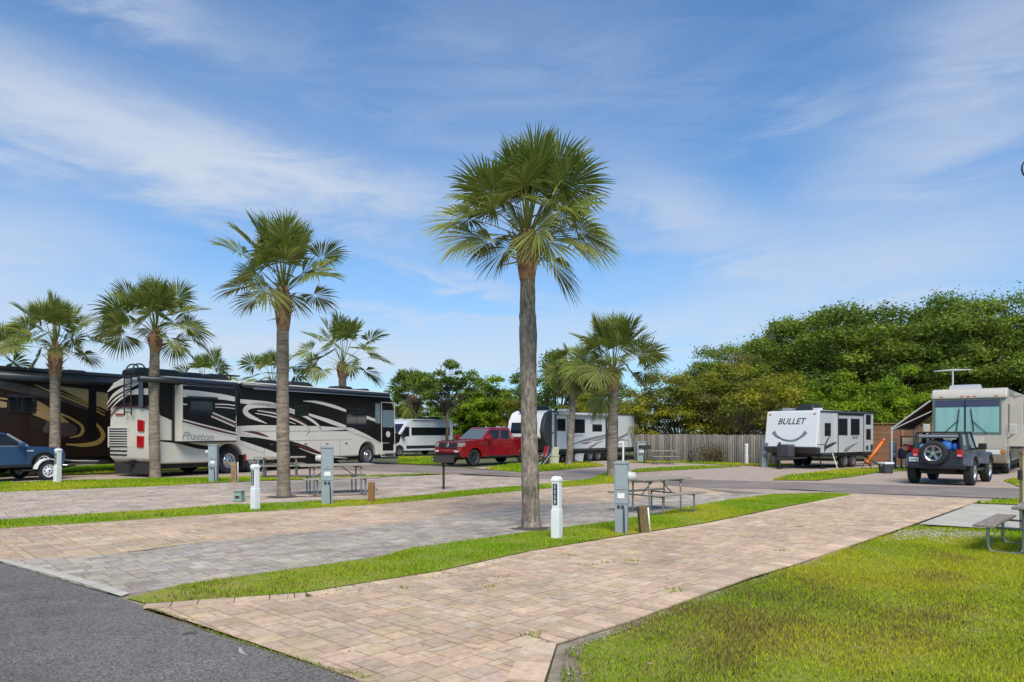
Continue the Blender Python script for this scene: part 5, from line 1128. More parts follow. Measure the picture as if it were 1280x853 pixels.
# ------------------------------------------------------------------ blue hatchback on a tow dolly
m_bluep = mat('blue_car_paint', (0.03, 0.085, 0.21), 0.2, .35, coat=1.0, var=.06, vscale=1.5); m_roofw = mat('silver_car_trim', (.5, .52, .54), .25, .6)
wq = AT(55, 25.4); rzc = rz; root = thing('hatchback_car', 'dark blue small hatchback with its front wheels up on a dolly', 'car', wq + lft * .82, rzc)   # origin under the front axle
LIFT = .22; yw = .80
def carz(z): return z + LIFT
XB = -2.47; Fx = .72
low_p = [(-3.1, .45), (XB - .42, .30)] + arc(XB, .31, .40, 180, 0) + [(XB + .42, .26), (-.44, .26)] + arc(0, .31, .43, 180, 0) + [(.45, .26), (Fx - .1, .28), (Fx, .45), (Fx, .70), (Fx - .10, .86), (.25, .93), (-.62, .99), (-2.9, 1.02), (-3.1, .95)]
mb = MB(); mb.prism([(x, carz(z)) for x, z in low_p], 'y', -.84, .84); mb.build('body', m_bluep, root, bevel=.07, seg=3, angle=50)
mb = MB(); mb.frustum((-3.05, -.50, -.80, .80), (-2.75, -1.15, -.62, .62), carz(.98), carz(1.40)); mb.build('cabin_glass', m_glass, root, bevel=.03)
mb = MB(); mb.frustum((-2.95, -1.02, -.66, .66), (-2.85, -1.15, -.58, .58), carz(1.385), carz(1.45)); mb.build('roof', m_bluep, root, bevel=.04)
for s_ in (-1, 1):
    mb = MB(); mb.tube([(-.52, s_ * .79, carz(.98)), (-1.10, s_ * .635, carz(1.40))], .045, 8); mb.build('windscreen_pillar', m_roofw, root)
    mb = MB(); mb.tube([(-1.75, s_ * .785, carz(1.0)), (-1.85, s_ * .62, carz(1.40))], .04, 6); mb.build('door_pillar', m_black, root)
    mb = MB(); mb.box(-.90, -.72, s_ * .98 - .10, s_ * .98 + .10, carz(.98), carz(1.12)); mb.tube([(-.80, s_ * .8, carz(1.0)), (-.80, s_ * .95, carz(1.04))], .025, 6); mb.build('mirror', m_bluep, root, bevel=.03)
    mb = MB(); mb.lathe([(0, .05), (.08, .045), (.115, .0), (.12, -.06)], 'x', (Fx - .13, s_ * .62, carz(.80)), 16); mb.build('headlight', m_clear, root, smooth=True)
    mb = MB(); ap = arc(0, .31, .47, 175, 5, 16) + arc(0, .31, .425, 5, 175, 16); mb.prism([(x, carz(z)) for x, z in ap], 'y', s_ * .842, s_ * .862); mb.build('wheel_arch_trim', m_black, root)
    mb = MB(); mb.box(-2.05, -.44, s_ * .845 - .012, s_ * .845 + .012, carz(.26), carz(.36)); mb.build('sill', m_black, root)
    mb = MB(); mb.box(-2.9, -.6, s_ * .80 - .04, s_ * .80 + .03, carz(.985), carz(1.005)); mb.build('waist_trim', m_roofw, root)
    mb = MB(); mb.box(-.58, -.36, s_ * .85 - .008, s_ * .85 + .008, carz(.80), carz(.845)); mb.build('side_lamp', m_clear, root)
    mb = MB(); mb.box(-1.70, -1.688, s_ * .846 - .004, s_ * .846 + .004, carz(.38), carz(.98)); mb.box(-.62, -.608, s_ * .846 - .004, s_ * .846 + .004, carz(.40), carz(.96)); mb.build('door_seam', m_black, root)
    wheel(root, 0, s_ * .74, .30, .2, s_, m_alloy, 5, .66, z=.31 + LIFT + .12); wheel(root, XB, s_ * .74, .30, .2, s_, m_alloy, 5, .66)
mb = MB(); mb.box(Fx - .02, Fx + .03, -.6, .6, carz(.42), carz(.60)); mb.build('grille', m_black, root)
root = thing('tow_dolly', 'black tow dolly with white fenders linking the blue car to the motorhome', 'tow dolly', wq + lft * .82, rzc)
for s_ in (-1, 1):
    wheel(root, .06, s_ * .93, .33, .2, s_, m_rimw, 'holes', .66)
    mb = MB(); o_ = arc(.06, .33, .43, 170, 10, 16); i_ = arc(.06, .33, .40, 10, 170, 16); mb.prism(o_ + i_, 'y', s_ * .93 - .13, s_ * .93 + .13); mb.build('fender', mat('fender_white', (.72, .72, .70), .4), root)
    mb = MB(); mb.box(-.75, .35, s_ * .70 - .12, s_ * .70 + .12, .34, .40); mb.build('ramp', m_under, root)
    mb = MB(); mb.tube([(.3, s_ * .72, .36), (1.6, s_ * .08, .48), (2.6, 0, .50)], .045, 8); mb.build('tow_bar', m_under, root)
mb = MB(); mb.cyl((.06, -.93, .33), (.06, .93, .33), .05); mb.box(-.1, .2, -.75, .75, .30, .36); mb.build('axle', m_under, root)
mb = MB(); mb.tube([(.5, -.5, .75), (1.3, -.1, .62), (2.7, 0, .56)], .03, 6); mb.tube([(.6, .4, .5), (1.4, -.2, .45), (2.5, 0, .45)], .016, 6); mb.build('chain', m_roofw, root)
mb = MB(); mb.box(2.4, 2.75, -.08, .08, .44, .60); mb.build('coupler', m_black, root)
# ------------------------------------------------------------------ red pickup
m_redp = mat('red_paint', (0.30, 0.006, 0.012), 0.16, .25, coat=1.0, var=.05, vscale=1.5)
az_ = R(43); bd = Vector((math.sin(az_), math.cos(az_), 0)); fdir = -bd; rl = Vector((-fdir.y, fdir.x, 0))
fw = G(591, 582.5); WB = 3.75; HW = .98
rzp = math.atan2(fdir.y, fdir.x)
# the visible side is the truck's left; front wheel sits at local (0, +HW-.15)
root = thing('pickup_truck', 'shiny red crew cab pickup parked nose out beside the grey trailer', 'pickup truck', fw - rl * (HW - .15), rzp)
FXp, RXp = .92, -WB - 1.2; rW = .41
def spine(*z): return z
low_p = [(RXp, .62), (-WB - .52, .55)] + arc(-WB, rW, .50, 180, 0, 14) + [(-WB + .52, .48), (-.54, .48)] + arc(0, rW, .50, 180, 0, 14) + [(.54, .50), (FXp - .12, .42), (FXp, .52), (FXp, .95), (FXp - .06, 1.18), (.45, 1.27), (-.62, 1.30), (-3.05, 1.32), (-3.06, 1.38), (RXp + .02, 1.40), (RXp, 1.1)]
mb = MB(); mb.prism(low_p, 'y', -HW, HW); mb.build('body', m_redp, root, bevel=.07, seg=3, angle=40)
mb = MB(); mb.box(-5.0 + .12, -3.15, -.78, .78, 1.401, 1.415); mb.build('bed_cover', m_black, root)
mb = MB(); mb.box(RXp + .3, .5, -.7, .7, .32, .6); mb.build('chassis', m_under, root)
mb = MB(); mb.frustum((-3.02, -.55, -.93, .93), (-2.78, -1.30, -.74, .74), 1.29, 1.88); mb.build('cab', m_redp, root, bevel=.06, seg=3)
mb = MB(); mb.frustum((-2.85, -1.28, -.78, .78), (-2.75, -1.38, -.68, .68), 1.86, 1.93); mb.build('roof', m_redp, root, bevel=.05)
# windscreen lies on the sloping front face of the cab
def on_frustum(b, t, z0, z1, face, u0, u1, v0, v1, out=.012, u2=None, u3=None):
    "quad on a face of a frustum; u across 0..1, v up 0..1"
    def P(u, v):
        k = [b[i] + (t[i] - b[i]) * v for i in range(4)]; z = z0 + (z1 - z0) * v
        if face == 'front': return Vector((k[1], k[2] + (k[3] - k[2]) * u, z))
        if face == 'back': return Vector((k[0], k[2] + (k[3] - k[2]) * u, z))
        if face == 'left': return Vector((k[0] + (k[1] - k[0]) * u, k[3], z))
        return Vector((k[0] + (k[1] - k[0]) * u, k[2], z))
    q = [P(u0, v0), P(u1, v0), P(u1 if u2 is None else u2, v1), P(u0 if u3 is None else u3, v1)]
    n = (q[1] - q[0]).cross(q[3] - q[0]).normalized(); c = P(.5, .5)
    ref = {'front': Vector((1, 0, 0)), 'back': Vector((-1, 0, 0)), 'left': Vector((0, 1, 0)), 'right': Vector((0, -1, 0))}[face]
    if n.dot(ref) < 0: n = -n
    mb = MB(); vs = [p + n * out for p in q] + [p - n * .004 for p in q]
    mb.add(vs, [(0, 1, 2, 3), (7, 6, 5, 4), (0, 4, 5, 1), (1, 5, 6, 2), (2, 6, 7, 3), (3, 7, 4, 0)]); return mb
CB, CT = (-3.02, -.55, -.93, .93), (-2.78, -1.30, -.74, .74)
m_wsc = mat('windscreen_glass', (0.10, 0.12, 0.12), 0.06, spec=1.0)
on_frustum(CB, CT, 1.29, 1.88, 'front', .05, .95, .06, .94).build('windscreen', m_wsc, root)
for side, nm in (('left', 1), ('right', -1)):
    on_frustum(CB, CT, 1.29, 1.88, side, .52, .90, .10, .86, u2=.94).build('window', m_glass, root)
    on_frustum(CB, CT, 1.29, 1.88, side, .10, .47, .10, .86).build('window', m_glass, root)
    y = nm * HW
    mb = MB(); mb.box(-.95, -.75, y + nm * .20 - .12, y + nm * .20 + .12, 1.32, 1.56); mb.tube([(-.82, y - nm * .06, 1.34), (-.84, y + nm * .12, 1.40)], .035, 6); mb.build('mirror', m_redp, root, bevel=.04)
    mb = MB(); [mb.box(x_, x_ + .012, y - .004, y + .004, .60, 1.29) for x_ in (-.72, -1.78, -2.85, -3.06)]; mb.build('door_seam', mat('seam_dark_red', (.05, .002, .004), .5), root)
    mb = MB(); [mb.box(x_, x_ + .2, y - .01, y + .03, 1.10, 1.14) for x_ in (-1.70, -2.75)]; mb.build('door_handle', m_redp, root, bevel=.008)
    mb = MB(); mb.box(-.60, -.30, y - .01, y + .012, 1.08, 1.14); mb.build('side_badge', m_chrome, root)
    mb = MB(); mb.tube([(-3.0, y - nm * .02, .44), (-.62, y - nm * .02, .44)], .055, 8); mb.build('side_step', m_black, root)
    mb = MB(); mb.prism([(FXp - .26, .98), (FXp + .015, .95), (FXp + .015, 1.12), (FXp - .06, 1.15), (FXp - .28, 1.15)], 'y', y - nm * .28, y + nm * .012); mb.build('headlight', mat('headlamp_smoked', (.30, .28, .26), .1, spec=.8), root, bevel=.02)
    for x_ in (0, -WB): wheel(root, x_, nm * (HW - .15), rW, .27, nm, m_alloy if x_ else m_rimd, 6, .62)
    mb = MB(); ap = arc(0, rW, .545, 178, 2, 16) + arc(0, rW, .495, 2, 178, 16); mb.prism(ap, 'y', y, y + nm * .025); ap = [(x - WB, z) for x, z in ap]; mb.prism(ap, 'y', y, y + nm * .025); mb.build('wheel_arch', m_redp, root)
mb = MB(); mb.box(FXp - .03, FXp + .03, -.66, .66, .86, 1.16); gr_ = mb.build('grille', m_black, root, bevel=.02)
mb = MB(); [mb.box(FXp + .031, FXp + .045, -.62, .62, z_, z_ + .03) for z_ in (.92, 1.0, 1.08)]; mb.build('grille_bar', mat('grille_grey', (.1, .1, .105), .35, .6), gr_)
mb = MB(); mb.lathe([(0, .062), (.10, .058), (.11, .046)], 'x', (FXp, 0, 1.03), 20); bo = mb.build('badge', m_chrome, gr_, smooth=True)
mb = MB(); mb.box(FXp - .05, FXp + .10, -.95, .95, .64, .84); mb.build('bumper', m_redp, root, bevel=.04)
mb = MB(); mb.box(FXp - .08, FXp + .05, -.78, .78, .44, .64); mb.build('lower_bumper', m_black, root, bevel=.03)
for s_ in (-1, 1): mb = MB(); mb.box(FXp + .06, FXp + .115, s_ * .72 - .14, s_ * .72 + .14, .70, .78); mb.build('fog_light', m_clear, root)
mb = MB(); mb.tube([(-.75, -.5, 1.335), (-.95, 0, 1.40)], .012, 5); mb.tube([(-.75, .2, 1.335), (-.95, .62, 1.40)], .012, 5); mb.build('wiper', m_black, root)
for s_ in (-1, 1): mb = MB(); mb.box(RXp - .02, RXp + .03, s_ * .88 - .07, s_ * .88 + .07, .95, 1.32); mb.build('tail_light', m_red, root)
# ------------------------------------------------------------------ travel trailers
m_wht = mat('white_fibreglass', (0.74, 0.735, 0.72), 0.3, coat=.5, var=.03, vscale=1.0); m_lgrey = mat('light_grey_panel', (0.50, 0.515, 0.525), 0.4, coat=.2, var=.03, vscale=1.0)
m_char = mat('charcoal_panel', (0.045, 0.047, 0.052), 0.4); m_mgrey = mat('mid_grey_graphic', (.20, .21, .22), .4)
m_tail = mat('trailer_white_side', (0.60, 0.615, 0.62), 0.38, coat=.3, var=.03)
# right-hand trailer: light grey side, white nose with a curved stripe
c0 = Vector((13.76, 32.5, 0)); dv = Vector((.786, .617, 0)).normalized(); Wt, Lt, Ht = 2.6, 5.36, 2.70
fwd = -dv; lf = Vector((-fwd.y, fwd.x, 0)); rzt = math.atan2(fwd.y, fwd.x)      # nose is the near left end; its left side faces us
ct = c0 + dv * Lt / 2 - lf * Wt / 2; fT = Frame(ct, rzt); root = thing('travel_trailer', 'light grey travel trailer with lettered white nose and thin curved stripe', 'travel trailer', ct, rzt)
SY = Wt / 2; NX = Lt / 2; side = lambda px, py: fT.on(1, SY, px, py); nose = lambda px, py: fT.on(0, NX, px, py)
Z7 = lambda x, y: (940 + x / 6.094, 480 + y / 6.094)
zfl = side(*Z7(650, 527))[1]; TXW = side(1063, 580)[0]
mb = MB(); mb.prism([(-NX, zfl), (NX - .25, zfl), (NX + .05, zfl + .28), (NX - .20, Ht - .05), (NX - .45, Ht), (-NX + .1, Ht - .06), (-NX, Ht - .14)], 'y', -SY, SY); mb.build('body', m_lgrey, root, bevel=.03, seg=2)
def slope_x(z): return NX + .05 - (z - zfl - .28) / (Ht - .05 - zfl - .28) * .25
mb = MB(); z0, z1 = nose(*Z7(300, 480))[1], Ht - .05
for (ya, yb) in ((-SY - .006, SY + .006),):
    xa, xb = slope_x(z0), slope_x(z1)
    mb.add([(xa + .03, ya, z0), (xa + .03, yb, z0), (xb + .03, yb, z1), (xb + .03, ya, z1), (xa - .30, ya, z0), (xa - .30, yb, z0), (xb - .12, yb, z1 + .03), (xb - .12, ya, z1 + .03)], [(0, 1, 2, 3), (0, 4, 5, 1), (1, 5, 6, 2), (2, 6, 7, 3), (3, 7, 4, 0), (4, 7, 6, 5)])
cap = mb.build('nose_cap', m_wht, root, bevel=.03, seg=2)
ang = math.atan2(.25, Ht - .05 - zfl - .28)
def onose(px, py, out=.04):
    "point of the sloping nose seen at a photo pixel"
    y, z = nose(px, py); x = slope_x(z)
    for _ in range(4): y, z = fT.on(0, slope_x(z), px, py)
    return (slope_x(z) + out, y, z)
p = onose(*Z7(300, 288), .036); a_, b_ = onose(*Z7(195, 288)), onose(*Z7(408, 288)); wtxt = (Vector(a_) - Vector(b_)).length
tt = text('BULLET', 'lettering', p, (R(90) - ang, 0, R(90)), .40, mat('lettering_black', (.02, .02, .022), .4), cap, shear=.3, offset=.003)
bpy.context.view_layer.update(); tt.scale.x = wtxt / max(.01, tt.dimensions.x)
mb = MB(); mb.prism([(0, 0), (1, 0), (1, .01), (0, .01)], 'z', 0, .001) if False else None
ptsn = [onose(*Z7(*q)) for q in ((165, 365), (190, 398), (235, 420), (290, 430), (340, 422), (385, 398), (415, 365))]
def nose_ribbon(pts, w_, m, nm):
    A, B_ = ribbon([(q[1], q[2]) for q in pts], w_); vs = [(slope_x(z) + .036, y, z) for y, z in A + B_] + [(slope_x(z) + .028, y, z) for y, z in A + B_]; n = len(A)
    fs = []
    for i in range(n - 1): fs += [(i, n + i, n + i + 1, i + 1), (i, i + 1, 2 * n + i + 1, 2 * n + i), (n + i, 3 * n + i, 3 * n + i + 1, n + i + 1)]
    mb = MB(); mb.add(vs, fs); return mb.build(nm, m, cap)
nose_ribbon(ptsn, [.20, .13, .06, .035, .06, .13, .20], m_mgrey, 'curved_stripe')
nose_ribbon([onose(*Z7(*q)) for q in ((180, 388), (230, 425), (290, 437), (345, 430), (400, 390))], [.015, .03, .03, .03, .015], m_char, 'curved_pinstripe')
mb = MB(); mb.prism([(NX - .32, zfl - .01), (NX - .30, z0 - .01), (NX + .07, z0 - .01), (NX + .085, zfl + .26), (NX - .18, zfl - .02)], 'y', -SY - .012, SY + .012); mb.build('nose_skirt', m_char, root, bevel=.02)
for s_ in (-1, 1): mb = MB(); zz = Ht - .18; mb.box(slope_x(zz) + .03, slope_x(zz) + .05, s_ * (SY - .18) - .05, s_ * (SY - .18) + .05, zz - .03, zz + .03); mb.build('marker_lamp', m_amber, cap)
mb = MB(); q = onose(*Z7(112, 460)); mb.box(q[0] - .02, q[0] + .03, q[1] - .10, q[1] + .10, q[2] - .07, q[2] + .07); mb.build('nose_socket', m_mgrey, cap)
# side: slide room, windows, graphics
f7 = lambda pts, v=SY: [fT.on(1, v, *Z7(*p)) for p in pts]
mb = MB(); SS = SY + .10; a = f7([(638, 526), (836, 520), (836, 232), (638, 238)]); xs = [p[0] for p in a]; zs = [p[1] for p in a]
mb.box(min(xs), max(xs), SY - .02, SS, min(zs) + .02, max(zs)); sl = mb.build('slide_out', m_lgrey, root, bevel=.008)
mb = MB(); x0, x1, z0, z1 = min(xs), max(xs), min(zs) + .02, max(zs); t = .05
for q in ([(x0, z0), (x0 + t, z0), (x0 + t, z1), (x0, z1)], [(x1 - t, z0), (x1, z0), (x1, z1), (x1 - t, z1)], [(x0 + t, z1 - t * 1.6), (x1 - t, z1 - t * 1.6), (x1 - t, z1), (x0 + t, z1)]): plate(mb, q, 1, SS, 1, .012)
mb.build('slide_trim', m_char, sl)
mb = MB(); mb.tube([(x0, SS + .03, z1 + .04), (x1, SS + .03, z1 + .04)], .06, 10); mb.build('slide_awning', m_char, sl)
for q in ([(660, 268), (724, 270), (724, 387), (660, 386)], [(755, 270), (816, 272), (816, 385), (755, 386)]): win(sl, f7(q, SS), 1, SS, 1, m_char)
win(root, f7([(556, 305), (597, 305), (597, 390), (556, 392)]), 1, SY, 1, m_char)
for q in ([(870, 240), (902, 242), (902, 305), (870, 305)], [(872, 350), (902, 350), (902, 420), (872, 420)]): win(root, f7(q), 1, SY, 1, m_char)
mb = MB()
for pts, w_ in (([(550, 490), (610, 460), (675, 428)], [.16, .12, .02]), ([(556, 470), (575, 425), (600, 390)], [.10, .09, .02]), ([(555, 512), (560, 480)], [.10, .12])): ribbon_plate(mb, f7(pts), w_, 1, SY, 1, .012 if pts[0][0] < 552 else .008)
mb.build('dark_swoosh', m_char, root)
mb = MB(); ribbon_plate(mb, f7([(705, 518), (745, 482), (805, 448)], SS), [.24, .13, .02], 1, SS, 1, .01); mb.build('grey_swoosh', m_mgrey, sl)
tx, tz = f7([(785, 410)], SS)[0]; text('BULLET', 'lettering', (tx, SS + .002, tz), (R(90), 0, R(180)), .17, MATS['lettering_black'], sl, shear=.3, offset=.002)
mb = MB(); a = f7([(498, 460), (552, 460), (552, 530), (498, 530)]); X0, X1 = min(p[0] for p in a), max(p[0] for p in a); Z0, Z1_ = min(p[1] for p in a), max(p[1] for p in a)
for q in (rect(X0, X1, Z0, Z0 + .025), rect(X0, X1, Z1_ - .025, Z1_), rect(X0, X0 + .025, Z0 + .025, Z1_ - .025), rect(X1 - .025, X1, Z0 + .025, Z1_ - .025)): plate(mb, q, 1, SY, 1, .008)
mb.build('hatch_trim', m_char, root)
for q in ([(868, 472), (884, 472), (884, 500), (868, 500)], [(902, 462), (918, 462), (918, 505), (902, 505)]): mb = MB(); plate(mb, f7(q), 1, SY, 1, .02); mb.build('service_hatch', m_char, root)
mb = MB(); mb.box(-NX + .05, NX - .5, -SY + .02, SY - .02, zfl - .16, zfl - .001); mb.build('chassis', m_under, root)
mb = MB(); mb.box(-NX, NX - .5, SY - .02, SY + .02, zfl - .09, zfl + .02); mb.build('skirt_trim', m_char, root)
mb = MB(); mb.box(-NX - .02, NX - .3, SY - .03, SY + .03, Ht - .10, Ht - .03); mb.build('roof_trim', m_char, root)
aircon(root, side(*Z7(600, 195))[0], .25, Ht - .03, .9, .8, .32); aircon(root, side(*Z7(470, 190))[0] - 1.3, -.7, Ht - .02, .5, .5, .16, m_mgrey, 'roof_vent')
mb = MB(); mb.box(side(*Z7(535, 190))[0] - .5, side(*Z7(535, 190))[0] - .2, .75, 1.05, Ht - .03, Ht + .10); mb.build('roof_vent', m_wht, root)
for s_ in (-1, 1):
    for k in (-.39, .39): wheel(root, TXW + k, s_ * (SY - .16), .35, .21, s_, m_mgrey, 5, .56)
# tongue with a battery box and jack, steps, stabiliser jacks
mb = MB(); mb.box(NX + .1, NX + 1.15, -.06, .06, .42, .52); [mb.tube([(NX - .2, s_ * .7, .5), (NX + 1.0, 0, .47)], .045, 6) for s_ in (-1, 1)]; mb.build('tongue', m_under, root)
mb = MB(); mb.box(NX + .15, NX + .62, -.33, .33, .53, 1.12); mb.build('battery_box', mat('box_purple_grey', (.06, .058, .07), .5), root, bevel=.05)
mb = MB(); mb.cyl((NX + .9, 0, .1), (NX + .9, 0, 1.1), .035); mb.cyl((NX + .9, 0, 1.1), (NX + .9, 0, 1.22), .06); mb.box(NX + .8, NX + 1.0, -.1, .1, .0, .06); mb.build('jack', m_under, root)
for x_, y_ in ((NX - .5, SY - .2), (-NX + .3, SY - .2), (NX - .5, -SY + .2)): mb = MB(); mb.tube([(x_, y_, zfl - .1), (x_ - .35, y_, .04)], .03, 6); mb.box(x_ - .45, x_ - .25, y_ - .08, y_ + .08, 0, .04); mb.build('stabiliser_jack', m_under, root)
mb = MB(); mb.tube([(side(1040, 570)[0], SY + .02, zfl), (side(1040, 570)[0], SY + .25, .05)], .022, 6); mb.build('drain_hose', m_wht, root)
mb = MB(); mb.tube([(-NX + .1, SY - .4, .5), (-NX - .15, SY - .1, .25), (-NX - .4, SY + .1, .04), (-NX - 1.2, SY + .2, .04)], .05, 8); mb.build('sewer_hose', mat('hose_teal', (.03, .10, .12), .6), root)
# ------------------------------------------------------------------ left travel trailer: white shell nose, door, awning
n0 = AT(690, 38.5); t0 = AT(793.5, 45.0); dv = (t0 - n0).normalized(); Lq_ = (t0 - n0).length; fwd = -dv; lf = Vector((-fwd.y, fwd.x, 0)); rzt = math.atan2(fwd.y, fwd.x); Wt, Ht = 2.5, 2.78
ct = n0 + dv * Lq_ / 2 - lf * Wt / 2; fT = Frame(ct, rzt); root = thing('travel_trailer', 'white and charcoal travel trailer with rounded nose parked behind the tallest palm trunk', 'travel trailer', ct, rzt)
SY = Wt / 2; NX = Lq_ / 2; Z8 = lambda x, y: (640 + x / 8, 490 + y / 8); f8 = lambda pts, v=SY: [fT.on(1, v, *Z8(*p)) for p in pts]
zfl = .72
mb = MB(); mb.prism([(-NX, zfl), (NX, zfl), (NX, Ht - .02), (-NX + .05, Ht - .02), (-NX, Ht - .1)], 'y', -SY, SY); mb.build('body', m_tail, root, bevel=.03)
# bulging nose: rounded in profile
npf = [(NX - .02, zfl - .02), (NX + .25, zfl), (NX + .62, zfl + .55), (NX + .78, zfl + .95), (NX + .80, 1.75), (NX + .66, 2.30), (NX + .42, 2.68), (NX + .05, Ht + .05), (NX - .3, Ht + .06), (NX - .3, Ht - .03), (NX - .02, Ht - .03)]
mb = MB(); mb.prism(npf, 'y', -SY - .01, SY + .01); mb.build('nose_cap', m_char, root, bevel=.10, seg=3, angle=60)
mb = MB(); shell = [(NX + .70, 1.32), (NX + .815, 1.42), (NX + .825, 1.76), (NX + .69, 2.32), (NX + .44, 2.71), (NX + .05, Ht + .085), (NX + .03, Ht + .03), (NX + .40, 2.62), (NX + .60, 2.25), (NX + .70, 1.76)]
mb.prism(shell, 'y', -SY + .05, SY - .22); sh_ = mb.build('nose_shell', m_wht, root, bevel=.03)
mb = MB(); mb.prism([(NX + .79, 1.62), (NX + .832, 1.62), (NX + .835, 1.78), (NX + .735, 2.20), (NX + .70, 2.20)], 'y', -.95, .78); mb.build('nose_window', m_glass, sh_)
mb = MB(); a = f8([(430, 555), (545, 557), (545, 240), (430, 232)]); X0, X1 = min(p[0] for p in a), max(p[0] for p in a); Z0, Z1_ = zfl + .05, max(p[1] for p in a)
plate(mb, rect(X0, X1, Z0, Z1_), 1, SY, 1, .02); dr_ = mb.build('door', m_wht, root); win(dr_, f8([(452, 275), (528, 276), (528, 388), (452, 385)]), 1, SY + .02, 1, m_char, 'window')
mb = MB(); o = .05
for q in (rect(X0 - o, X0, Z0, Z1_), rect(X1, X1 + o, Z0, Z1_), rect(X0 - o, X1 + o, Z1_ + .001, Z1_ + o)): plate(mb, q, 1, SY, 1, .026)
mb.build('door_frame', m_char, dr_)
win(root, f8([(600, 275), (724, 280), (724, 408), (600, 408)]), 1, SY, 1, m_char); win(root, f8([(808, 328), (895, 330), (895, 394), (808, 394)]), 1, SY, 1, m_char)
for q in ([(934, 250), (950, 250), (950, 575), (934, 575)], [(1040, 262), (1056, 262), (1056, 575), (1040, 575)]): mb = MB(); plate(mb, f8(q), 1, SY, 1, .03); mb.build('slide_trim', m_char, root)
mb = MB()
for pts, w_ in (([(590, 530), (720, 488), (830, 460), (935, 434)], [.02, .14, .16, .10]), ([(770, 565), (840, 520), (910, 490)], [.16, .10, .02]), ([(1055, 470), (1120, 440), (1175, 408)], [.16, .14, .02]), ([(1055, 492), (1120, 470)], [.12, .03]), ([(800, 490), (870, 478), (935, 455)], [.02, .1, .08])): ribbon_plate(mb, f8(pts), w_, 1, SY, 1, .008)
mb.build('dark_swoosh', m_mgrey, root)
mb = MB(); ribbon_plate(mb, f8([(690, 518), (740, 512), (800, 498)]), [.02, .10, .02], 1, SY, 1, .012); mb.build('bronze_swoosh', mat('bronze', (.22, .13, .09), .4), root)
mb = MB(); plate(mb, f8([(350, 410), (418, 400), (418, 418), (350, 425)]), 1, SY, 1, .008); mb.build('grey_stripe', m_mgrey, root)
tx, tz = f8([(660, 440)])[0]; text('ROCKWOOD', 'lettering', (tx, SY + .002, tz), (R(90), 0, R(180)), .17, m_mgrey, root, offset=.002)
mb = MB(); mb.tube([(NX - .5, SY + .10, Ht - .10), (-NX + 2.2, SY + .10, Ht - .10)], .085, 10); mb.build('awning', m_lgrey, root, smooth=True)
mb = MB(); mb.box(-NX - .05, NX - .1, SY - .02, SY + .04, Ht - .05, Ht + .02); mb.build('roof_trim', m_char, root)
mb = MB(); mb.tube([(NX - .3, SY + .06, 2.60), (NX - .3, SY + .06, zfl + .1)], .03, 6); mb.build('awning_arm', m_char, root)
mb = MB(); mb.box(-NX - .04, -NX + .06, SY - .05, SY + .03, .6, Ht - .05); mb.build('corner_trim', m_char, root)
mb = MB(); X0 = f8([(1140, 520)])[0][0]; Zc = f8([(1140, 520)])[0][1]
for q in (rect(X0 - .3, X0 + .3, Zc - .25, Zc - .22), rect(X0 - .3, X0 + .3, Zc + .22, Zc + .25), rect(X0 - .3, X0 - .27, Zc - .219, Zc + .219), rect(X0 + .27, X0 + .3, Zc - .219, Zc + .219)): plate(mb, q, 1, SY, 1, .01)
mb.build('hatch_trim', m_char, root)
mb = MB(); mb.box(-NX + .1, NX, -SY + .05, SY - .05, .45, zfl - .001); mb.build('chassis', m_under, root); mb = MB(); mb.box(-NX, NX - .2, SY - .03, SY + .02, zfl - .10, zfl + .04); mb.build('skirt_trim', m_char, root)
aircon(root, f8([(420, 150)])[0][0], -.1, Ht - .03, 1.5, 1.0, .38); aircon(root, f8([(700, 170)])[0][0], 0, Ht - .02, .7, .6, .26, m_mgrey, 'roof_vent')
XW = f8([(830, 660)])[0][0]
for k in (-.42, .42): wheel(root, XW + k, SY - .16, .36, .22, 1, m_mgrey, 5, .56); wheel(root, XW + k, -SY + .16, .36, .22, -1, m_mgrey, 5, .56)
mb = MB(); mb.box(X1 + .05, X1 - .55 + .9, SY, SY + .30, .30, .34) if False else mb.box(f8([(490, 600)])[0][0] - .35, f8([(490, 600)])[0][0] + .35, SY - .05, SY + .55, .33, .37)
mb.box(f8([(490, 600)])[0][0] - .35, f8([(490, 600)])[0][0] + .35, SY + .25, SY + .85, .12, .16); mb.build('entry_steps', m_black, root)
mb = MB(); mb.box(-NX - .35, -NX - .04, -.3, .75, .55, 1.25); mb.build('rear_carrier', m_black, root, bevel=.04)
mb = MB(); mb.tube([(NX + .2, 0, .5), (NX + 1.5, 0, .46)], .06, 6); mb.cyl((NX + 1.3, 0, .02), (NX + 1.3, 0, .9), .04); mb.build('tongue', m_under, root)
# camp clutter on the grass in front of it
def clutter(nm, label, cat, px, d, build, m):
    root_ = thing(nm, label, cat, AT(px, d), R(20)); build(root_, m); return root_
def chair_b(r_, m):
    mb = MB(); mb.box(-.24, .24, -.22, .22, .40, .44); mb.build('seat', m, r_)
    mb = MB(); mb.prism([(.20, .44), (.25, .44), (.38, .95), (.33, .95)], 'y', -.24, .24); mb.build('backrest', m, r_)
    for s_ in (-1, 1): mb = MB(); mb.tube([(-.22, s_ * .26, 0), (.24, s_ * .26, .55), (.34, s_ * .26, .9)], .014, 5); mb.tube([(.28, s_ * .26, 0), (-.24, s_ * .26, .6), (.2, s_ * .26, .6)], .014, 5); mb.build('leg_frame', m_galv, r_)
clutter('camp_chair', 'red camp chair beside the nose of the white and charcoal trailer', 'camp chair', 676, 37.2, chair_b, mat('red_canvas', (.42, .012, .03), .7))
clutter('camp_chair', 'dark blue camp chair next to the red one by the trailer nose', 'camp chair', 680.5, 36.9, chair_b, mat('navy_canvas', (.03, .035, .10), .7))
